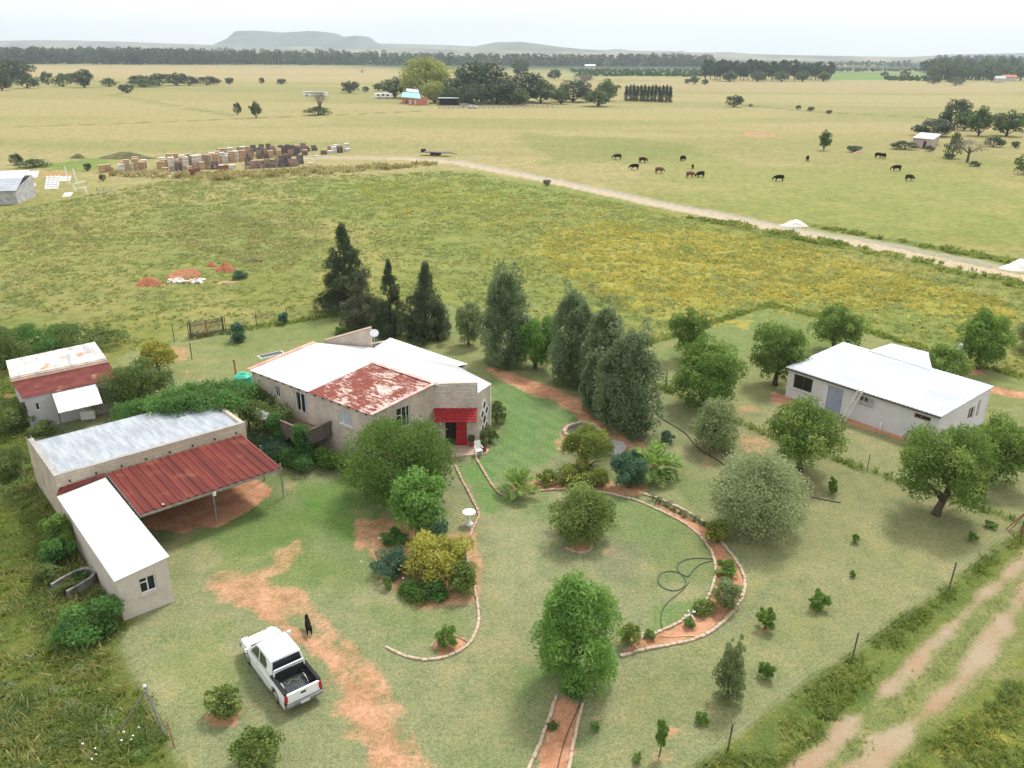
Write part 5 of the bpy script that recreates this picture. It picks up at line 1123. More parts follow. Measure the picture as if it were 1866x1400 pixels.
# ------------------------------------------------------------------ garden things
def along(pts, step):
    q = [P(*p) for p in pts]; out = [q[0]]
    for a, b in zip(q[:-1], q[1:]):
        n = max(1, int((b - a).length / .25))
        for k in range(1, n + 1): out.append(a.lerp(b, k / n))
    sm_ = out[:]                          # smooth
    for _ in range(6): sm_ = [sm_[0]] + [(sm_[i - 1] + sm_[i] * 2 + sm_[i + 1]) / 4 for i in range(1, len(sm_) - 1)] + [sm_[-1]]
    L_ = [0]
    for a, b in zip(sm_[:-1], sm_[1:]): L_.append(L_[-1] + (b - a).length)
    n = int(L_[-1] / step); res = []; 
    for k in range(n + 1):
        d = L_[-1] * k / n; i = max(0, min(len(L_) - 2, next((j for j in range(len(L_)) if L_[j] > d), len(L_) - 1) - 1)); f = (d - L_[i]) / max(1e-6, L_[i + 1] - L_[i]); res.append(sm_[i].lerp(sm_[i + 1], f))
    return res
def edging(pts, label, w_=.2, h=.13, mat='edging', seed=0, group=None, step=.3):
    q = along(pts, step); rr = random.Random(seed); c = q[len(q) // 2]; mb = MB()
    for a, b in zip(q[:-1], q[1:]):
        d = (b - a); jit = Vector((rr.uniform(-.015, .015), rr.uniform(-.015, .015), 0)); hh = h * rr.uniform(.75, 1.2)
        
        mb.beam(a + d * .02 + jit + Vector((0, 0, hh / 2)), b - d * .02 + jit + Vector((0, 0, hh / 2)), w_ * rr.uniform(.85, 1.15), hh)
    o = mb.build('stone_edging', M[mat], None, loc=(c.x, c.y, 0), bevel=.02); return tag(o, label, 'edging', group)
edging([(830, 850), (843, 878), (860, 910), (877, 941), (864, 958), (857, 975), (853, 1000), (852, 1028)], 'low brick edging down the left side of the path from the red door', .15, .1, 'edging', 1)
edging([(862, 1062), (870, 1095), (874, 1125), (869, 1155), (855, 1178), (830, 1194), (790, 1206), (755, 1203), (725, 1193), (703, 1180)], 'pale stone edging hooking round the little round bed with one shrub', .13, .09, 'edging_pale', 2)
edging([(867, 835), (880, 858), (898, 888), (913, 906), (937, 908), (965, 898), (1000, 893), (1030, 893)], 'low brick edging down the right side of the path, ending at the fan palm', .15, .1, 'edging', 3)
edging([(1030, 893), (1100, 898), (1160, 912), (1200, 930), (1250, 955), (1283, 983), (1299, 1010), (1305, 1035), (1302, 1060), (1290, 1093), (1269, 1115), (1232, 1139), (1190, 1158), (1165, 1163)], 'inner stone edging of the curved red flower bed', .13, .09, 'edging_pale', 4)
edging([(1172, 901), (1215, 915), (1255, 935), (1292, 958), (1313, 987), (1338, 1017), (1354, 1041), (1359, 1062), (1356, 1085), (1341, 1110), (1318, 1136), (1290, 1158), (1255, 1170), (1210, 1178), (1165, 1186), (1130, 1197)], 'outer stone edging of the curved red flower bed', .15, .1, 'edging_pale', 5)
edging([(1014, 1270), (1003, 1305), (985, 1355), (967, 1395), (940, 1450), (900, 1530)], 'stone edging on the left of the straight red bed in front', .13, .09, 'edging_pale', 6)
edging([(1062, 1283), (1050, 1330), (1042, 1370), (1036, 1410), (1025, 1450), (1008, 1530)], 'stone edging on the right of the straight red bed in front', .13, .09, 'edging_pale', 7)
edging([(1031, 1000), (1040, 1008), (1057, 1013), (1074, 1009), (1083, 999), (1078, 988)], 'round brick edging at the foot of the clipped round tree', .12, .1, 'edging', 8)
edging([(1045, 800), (1028, 797), (1025, 789), (1032, 780), (1047, 773), (1064, 771), (1081, 774), (1093, 783), (1095, 791)], 'pale curved edging ring of the small garden pond', .26, .2, 'edging_pale', 9)
edging([(785, 1180), (792, 1164), (812, 1154), (836, 1158), (856, 1174)], 'thin brick rim on the far side of the little round bed', .07, .06, 'edging', 10)
pp = [P(*q) for q in ((1098, 812), (1112, 805), (1135, 808), (1143, 818), (1128, 832), (1110, 832))]; pc = sum(pp, Vector()) / 6
tag(MB().prism([(q.x, q.y) for q in pp], 0, .12).build('stone_slab', M['concrete'], None, loc=pc), 'grey paved slab between the small pond and the date palm', 'paving')
pp = [P(*q) for q in ((1035, 795), (1038, 782), (1060, 775), (1083, 780), (1085, 795), (1060, 800))]; pc = sum(pp, Vector()) / 6
m_, t_, p_ = newmat('pond_water'); p_.inputs['Base Color'].default_value = (.1, .12, .1, 1); p_.inputs['Roughness'].default_value = .08
tag(MB().prism([(q.x, q.y) for q in pp], 0, .08).build('pond_water', m_, None, loc=pc), kind='structure')
# birdbath
bb = empty('birdbath', P(855, 956), 0, 'white pedestal birdbath on the lawn beside the path', 'birdbath')
MB().lathe([(.24, 0), (.24, .05), (.15, .12), (.09, .3), (.08, .45), (.13, .58), (.16, .62)], seg=20).build('pedestal', M['plastic_white'], bb, smooth=True)
MB().lathe([(.1, .62), (.25, .68), (.36, .78), (.37, .8), (.33, .8), (.22, .72), (.01, .7)], seg=24).build('bowl', M['plastic_white'], bb, smooth=True)
# white plastic chair
ch = empty('garden_chair', P(872, 831), math.radians(-70), 'white plastic garden chair at the corner of the front step', 'chair')
MB().box((0, 0, .44), (.46, .46, .04)).build('seat', M['plastic_white'], ch, bevel=.02)
mb = MB().box((-.23, 0, .72), (.035, .42, .5), tilt=('Y', -.15)); mb.build('backrest', M['plastic_white'], ch, bevel=.02)
for a_ in (-.19, .19):
    for b_ in (-.19, .19): MB().beam((a_, b_, .42), (a_ * 1.15, b_ * 1.15, 0), .045, .045).build('leg', M['plastic_white'], ch)
    MB().box((0, a_ * 1.2, .64), (.42, .05, .03)).build('armrest', M['plastic_white'], ch)
pot0 = [empty('flower_pot', (0, 0, 0), 0, 'x', 'pot'), False]
MB().lathe([(.12, 0), (.2, .3), (.22, .3), (.22, .36), (.18, .36), (.17, .3)], seg=16).build('pot', M['terracotta'], pot0[0])
rng = np.random.default_rng(5); V_, F_, t_2 = blob_leaves(rng, [(0, 0, .5, .2, .2, .2)], 160, .12); mesh_np('foliage', V_, F_, LM['vine'], t_2, pot0[0])
for (x_, y_, lb, sc) in ((806, 808, 'red flower pot left of the open front doorway', 1.15), (859, 813, 'red flower pot right of the closed red door leaf', 1.15), (882, 822, 'red flower pot standing behind the white garden chair', 1.1)):
    place(pot0[0], pot0[1], P(x_, y_, .09), 0, lb, 'red pots at the front door', sc); pot0[1] = True
# satellite dish
dd = Vector((f1.x, f1.y, 0)); ds = empty('satellite_dish', (dd.x + .25, dd.y - .1, 4.2), math.radians(-75), 'white satellite dish at the tall end of the slanted brick fin wall', 'satellite dish')
mb = MB(); prof = [(.02, 0), (.2, .02), (.36, .06), (.46, .11), (.47, .12), (.36, .075), (.2, .035)]; mb.lathe(prof, seg=24, sy=1.15); q = mb.build('dish', M['plastic_white'], ds, smooth=True); q.rotation_euler = (0, math.radians(68), 0); q.location = (.1, 0, 1.15); q.scale = (.62, .62, .8)
MB().tube([(0, 0, 0), (0, 0, 1.1)], .03).tube([(0, 0, .8), (.55, 0, 1.1)], .015).build('mast', M['steel'], ds)
# solar geyser panel at the back left roof edge
q0, q1 = P(476, 657, 3.95), P(519, 643.5, 4.1); pn_ = empty('solar_panel', (q0 + q1) / 2, math.atan2(q1.y - q0.y, q1.x - q0.x), 'white framed panel lying along the back left roof edge of the farmhouse', 'solar panel')
ll = (q1 - q0).length; MB().box((0, .3, .05), (ll, .7, .06)).build('frame', M['frame_white'], pn_); MB().box((0, .3, .085), (ll - .15, .55, .012)).build('pane', M['glass'], pn_)
# green water tank, rusty pole
tk_ = empty('water_tank', P(447, 722), 0, 'bright green plastic water tank behind the left corner of the farmhouse', 'water tank'); zt_ = zat(tk_.location.x, tk_.location.y, 679)
MB().lathe([(.62, 0), (.64, zt_ * .3), (.62, zt_ * .31), (.64, zt_ * .33), (.64, zt_ * .6), (.62, zt_ * .61), (.64, zt_ * .63), (.64, zt_ * .86), (.42, zt_ * .95), (.2, zt_ * .97)], seg=24).build('body', M['tank_green'], tk_)
MB().lathe([(.22, zt_ * .97), (.22, zt_), (.05, zt_ + .02)], seg=16).build('lid', M['tank_green'], tk_)
pb_ = P(434, 712); zt_ = zat(pb_.x, pb_.y, 658); tag(MB().tube([(0, 0, 0), (-.05, 0, zt_)], .07).tube([(-.05, 0, zt_), (-.05, 0, zt_ + .12)], .1).build('pole', M['rusty'], None), 'rusty iron pole beside the green water tank', 'pole'); bpy.data.objects['pole'].location = pb_
# hoses and pipes on the lawn
def hose(name, pts, r, mat, label, cat='hose', z=.03):
    q = along([(p[0], p[1]) for p in pts], .12); c = q[len(q) // 2]; o = MB().tube([Vector((p.x, p.y, z)) for p in q], r, 6).build(name, M[mat], None, loc=(c.x, c.y, z), smooth=True); return tag(o, label, cat)
hose('garden_hose', [(1302, 1020), (1270, 1016), (1245, 1018), (1232, 1028), (1226, 1040), (1252, 1052), (1252, 1070), (1240, 1080), (1215, 1082), (1198, 1068), (1194, 1055), (1205, 1040), (1230, 1038), (1248, 1048), (1255, 1060), (1260, 1040), (1275, 1026), (1304, 1022)], .022, 'hose', 'dark garden hose looped on the round lawn inside the curved bed')
hose('garden_hose', [(1255, 1062), (1245, 1078), (1225, 1090), (1208, 1105), (1202, 1125), (1206, 1145)], .02, 'hose', 'dark hose trailing from the loops down to the curved bed')
hose('garden_hose', [(1203, 1160), (1212, 1168), (1224, 1166), (1224, 1156), (1210, 1152), (1202, 1158), (1210, 1168), (1228, 1160), (1248, 1158), (1265, 1160)], .02, 'hose_pale', 'pale orange hose coiled on the soil of the curved bed')
hose('irrigation_pipe', [(1189, 727), (1190, 742), (1200, 760), (1225, 775), (1250, 790), (1262, 806), (1275, 822), (1300, 834), (1325, 852)], .03, 'rubber', 'black irrigation pipe curving over the grass behind the grey bush', 'pipe')
hose('irrigation_pipe', [(1471, 905), (1495, 911), (1532, 917)], .03, 'rubber', 'short black pipe lying on the grass right of the big grey bush', 'pipe')
hose('drip_line', [(1062, 1272), (1050, 1300), (1032, 1340), (1020, 1380), (1012, 1420)], .015, 'rubber', 'thin black drip line on the straight red bed in front', 'pipe')
a_ = P(188, 1061); b_ = P(214, 1098); tag(MB().tube([Vector((a_.x, a_.y, .5)) , Vector((b_.x, b_.y, .06))], .06).build('yellow_pipe', M['yellow_pipe'], None, loc=(b_.x, b_.y, 0)), 'yellow pipe lying beside the garage wall', 'pipe')
# derelict shell half swallowed by weeds
sh_ = empty('derelict_car_shell', P(142, 1070), math.radians(62), 'derelict pale vehicle shell with a rusty inside, half buried in weeds', 'car shell')
mb = MB(); n = 14; prof = [(-1.1 + .0, -.62), (-.2, -.66), (.5, -.62), (.95, -.4), (1.1, 0), (.95, .4), (.5, .62), (-.2, .66), (-1.1, .62)]
for (x0, y0), (x1, y1) in zip(prof[:-1], prof[1:]): mb.beam((x0 * .8, y0 * .9, .5), (x1 * .8, y1 * .9, .5), .13, .07); mb.beam((x0 * .8, y0 * .9, .24), (x1 * .8, y1 * .9, .24), .05, .48)
mb.build('rim', M['shell_rim'], sh_); MB().box((0, 0, .1), (1.6, 1.0, .06)).build('floor', M['rust_shell'], sh_)
# posts of the boundary fence
fn = empty('wire_fence', P(1553, 1190), 0, 'wire fence on thin leaning dark posts between the lawn and the dirt track', 'fence')
fp = [(1326, 1368, 1320), (1552, 1204, 1154), (1728, 1078, 1026), (1858, 978, 938)]
for bx_, by_, ty_ in fp:
    q = P(bx_, by_); z_ = zat(q.x, q.y, ty_); MB().tube([q, q + Vector((.06, .02, z_))], .035, 6).build('post', M['post'], fn, local=False)
q0 = P(1150, 1560)
for h_ in (.35, .7, 1.05, 1.35):
    wv = MB().tube([q0 + Vector((0, 0, h_))] + [P(a_, b_) + Vector((.02, 0, h_)) for a_, b_, _ in fp] + [P(2000, 890) + Vector((0, 0, h_))], .004, 4); wv.build('wire', M['steel'], fn, local=False)
cpst = empty('corner_post', P(1861, 975), 0, 'rust-brown corner post with diagonal braces at the right end of the wire fence', 'post')
z_ = zat(cpst.location.x, cpst.location.y, 900); MB().tube([(0, 0, 0), (0, 0, z_)], .07).build('post', M['rusty'], cpst)
for q in ((1838, 970), (1834, 964)): qq = P(*q) - cpst.location; MB().tube([(qq.x, qq.y, 0), (0, 0, z_ * .6)], .035).build('brace', M['rusty'], cpst)
st_ = empty('strainer_post', P(302, 1342), 0, 'tall steel corner post with a slanting brace at the weedy lower left boundary', 'post'); b0 = st_.location.copy(); zt_ = 2.2; tp_ = P(263, 1250, zt_) - b0
MB().tube([(0, 0, 0), tp_], .045).build('post', M['steel'], st_); q = P(218, 1332) - b0; MB().tube([(q.x, q.y, 0), tp_ - Vector((0, 0, .25))], .035).build('brace', M['steel'], st_); MB().lathe([(.06, -.04), (.07, .0), (.03, .06)], tuple(tp_)).build('cap', M['frame_white'], st_)
q = P(318, 1362); z_ = zat(q.x, q.y, 1314); tag(MB().tube([(0, 0, 0), (-.1, 0, z_)], .03).build('fence_post', M['rusty'], None, loc=(0, 0, 0)), 'thin rusty fence post right of the tall steel corner post', 'post'); bpy.data.objects['fence_post'].location = q
# back fence with the picket gate
gt = empty('picket_gate', P(378, 613), 0, 'dark double picket gate in the back fence', 'gate')
g0, g1, g2 = P(349, 618), P(378, 613), P(408, 607)
for q in (g0, g1, g2): MB().beam(q, q + Vector((0, 0, 1.55)), .12, .12).build('post', M['rusty'] if q is g1 else M['post'], gt, local=False)
for a_, b_ in ((g0, g1), (g1, g2)):
    mb = MB(); n = 13; d = (b_ - a_)
    for k in range(n): q = a_ + d * ((k + .7) / (n + .4)); mb.beam(q + Vector((0, 0, .08)), q + Vector((0, 0, 1.5 + .04 * (k % 2))), .06, .03)
    for h_ in (.3, 1.2): mb.beam(a_ + Vector((0, 0, h_)), b_ + Vector((0, 0, h_)), .05, .07)
    mb.build('gate_leaf', M['wood_grey'], gt, local=False)
bf = empty('back_fence', P(480, 597), 0, 'thin wire fence on dark posts behind the farmhouse lawn, left and right of the gate', 'fence')
bpts = [(318, 623), (345, 618), (412, 606), (468, 596), (524, 588), (575, 580), (600, 577)]
for a_ in bpts: q = P(*a_); MB().tube([q, q + Vector((0, 0, 1.5))], .035, 6).build('post', M['post'], bf, local=False)
for h_ in (.4, .8, 1.2): MB().tube([P(*a_) + Vector((0, 0, h_)) for a_ in bpts], .006, 4).build('wire', M['steel'], bf, local=False)
df = empty('divider_fence', P(1400, 795), 0, 'low wire fence on thin posts dividing the lawn from the white house', 'fence')
dpts = [(1195, 702), (1245, 722), (1300, 748), (1400, 795), (1500, 832), (1580, 858), (1660, 885), (1730, 908), (1790, 930), (1861, 975)]
for a_ in dpts[:-1]: q = P(*a_); MB().tube([q, q + Vector((0, 0, 1.15))], .025, 6).build('post', M['post'], df, local=False)
for h_ in (.3, .7, 1.1): MB().tube([P(*a_) + Vector((0, 0, h_)) for a_ in dpts], .004, 4).build('wire', M['steel'], df, local=False)
for k, (bx_, by_, ty_, lb) in enumerate([(350, 655, 625, 'thin dark fence post below the picket gate'), (1213, 712, 676, 'thin dark post standing at the start of the divider fence'), (430, 690, 658, 'x')][:2]):
    q = P(bx_, by_); z_ = zat(q.x, q.y, ty_); o = MB().tube([(0, 0, 0), (0, 0, z_)], .04, 6).build('fence_post', M['post'], None); o.location = q; tag(o, lb, 'post')
tk2 = P(1748, 660); o = MB().lathe([(.4, 0), (.42, .9), (.4, .92), (.42, .95), (.42, 1.5), (.3, 1.62), (.12, 1.64)], seg=18).build('water_tank', M['plastic_white'], None); o.location = tk2; tag(o, 'white tank standing behind the white house', 'water tank')
# yard clutter under the cottage awning
ck = empty('slatted_crate', P(162, 762), .3, 'white crate of upright slats under the cottage awning', 'crate'); MB().box((0, 0, .3), (.9, .5, .6)).build('box', M['plastic_white'], ck)
for k in range(4): MB().beam((-.35 + k * .23, .2, .6), (-.37 + k * .23, .2, 1.3 - .1 * (k % 2)), .05, .04).build('slat', M['bin_pale'], ck)
o = MB().lathe([(.2, -.11), (.36, -.1), (.38, 0), (.36, .1), (.2, .11)], seg=20).build('old_tyre', M['rubber'], None); o.location = P(140, 762) + Vector((0, 0, .36)); o.rotation_euler = (math.pi / 2 - .15, 0, .5); tag(o, 'old black tyre leaning against the cottage wall', 'tyre')
o = cloth('white_sack', P(474, 725) , P(486, 722), 1.9, .5, 'small white sheet hanging over the vines beside the balcony', 'sheet')
# sand heaps, soil heaps
def heap(px, py, w_px, h_m, mat, label, ell=.6, name='soil_heap', seed=0, cat='heap'):
    c = P(px, py); dep = pix(c.x, c.y, 0)[2]; R = w_px * dep / CF / 2; n = 34; g = np.linspace(-1.15, 1.15, n); A, B = np.meshgrid(g, g); r = np.sqrt(A ** 2 + B ** 2)
    nn_ = fbm((A * 3 + seed * 7).ravel(), (B * 3).ravel(), 1.0, seed, 4).reshape(A.shape) - .5; r2 = r + nn_ * .5; h = (1 - np.clip(r2, 0, 1) ** 2) ** 1.3 * h_m * .75 * (1 + nn_ * 1.6); Z_ = np.where(r2 < 1, h, -.15)
    V_ = np.stack([(A * R).ravel(), (B * R * ell).ravel(), (Z_).ravel()], 1); i = np.arange(n - 1)[None, :] + (np.arange(n - 1) * n)[:, None]; i = i.ravel()
    o = mesh_np(name, V_, np.stack([i, i + 1, i + 1 + n, i + n], 1), M[mat], None, None, c); o.data.polygons.foreach_set('use_smooth', [True] * len(o.data.polygons)); return tag(o, label, cat)
heap(1448, 412, 52, 1.1, 'sand_white', 'white sand heap on the far side of the road', .5, 'sand_heap', 1); heap(1866, 490, 85, 1.5, 'sand_white', 'white sand heap at the right end of the road', .5, 'sand_heap', 2)
heap(272, 518, 52, 1.0, 'soil_red', 'rounded red soil heap left of the dug pit', .8, seed=3); heap(411, 494, 42, 1.1, 'soil_red', 'orange soil heap right of the dug pit', .8, seed=4); heap(386, 486, 22, .6, 'soil_red', 'small red soil heap behind the orange one', .8, seed=5)
heap(415, 517, 52, .35, 'soil_pale', 'low pale soil spread in front of the orange heap', .5, seed=6); heap(462, 476, 40, .5, 'soil_green', 'grassy mound beyond the orange soil heap', .6, seed=7)
heap(142, 288, 30, 1.2, 'soil_green', 'overgrown brown mound left of the long mound', .7, seed=8); heap(230, 288, 100, 1.6, 'soil_green', 'long overgrown mound behind the stacked timber bins', .4, seed=9)
heap(1390, 245, 45, 1.0, 'soil_pale', 'pale soil scrape out in the right pasture', .5, seed=10); heap(1563, 280, 22, .7, 'soil_pale', 'small pale heap left of the grazing cattle pair', .6, seed=11)
heap(38, 363, 22, .9, 'soil_red', 'small red heap beside the white-roofed shed at the left edge', .7, seed=12)
pit = [(310, 505), (325, 498), (350, 494), (362, 500), (355, 508), (330, 512), (312, 511)]; pp = [P(*q) for q in pit]; pc = sum(pp, Vector()) / len(pp); mb = MB(); n = len(pp)
for i in range(n):
    a_, b_ = pp[i], pp[(i + 1) % n]; mb.poly([a_ + Vector((0, 0, .28)) + (a_ - pc) * .08, b_ + Vector((0, 0, .28)) + (b_ - pc) * .08, pc + (b_ - pc) * .75 + Vector((0, 0, .1)), pc + (a_ - pc) * .75 + Vector((0, 0, .1))]); mb.poly([a_ + (a_ - pc) * .3, b_ + (b_ - pc) * .3, b_ + Vector((0, 0, .28)) + (b_ - pc) * .08, a_ + Vector((0, 0, .28)) + (a_ - pc) * .08])
mb.poly([pc + (q - pc) * .76 + Vector((0, 0, .1)) for q in pp]); tag(mb.build('dug_pit', M['soil_red'], None, loc=pc), 'dug pit with red earth walls beside the white rubble', 'pit')
rr = random.Random(9); mb = MB(); pc = P(340, 515)
for k in range(46): mb.box((rr.uniform(-1.9, 1.9), rr.uniform(-.6, .6), rr.uniform(.05, .35)), (rr.uniform(.2, .7), rr.uniform(.15, .5), rr.uniform(.06, .25)), rr.uniform(0, 3), ('X', rr.uniform(-.5, .5)))
o = mb.build('rubble', M['bin_white'], None); o.location = pc; tag(o, 'pile of broken white rubble in front of the dug pit', 'rubble', kind='stuff')
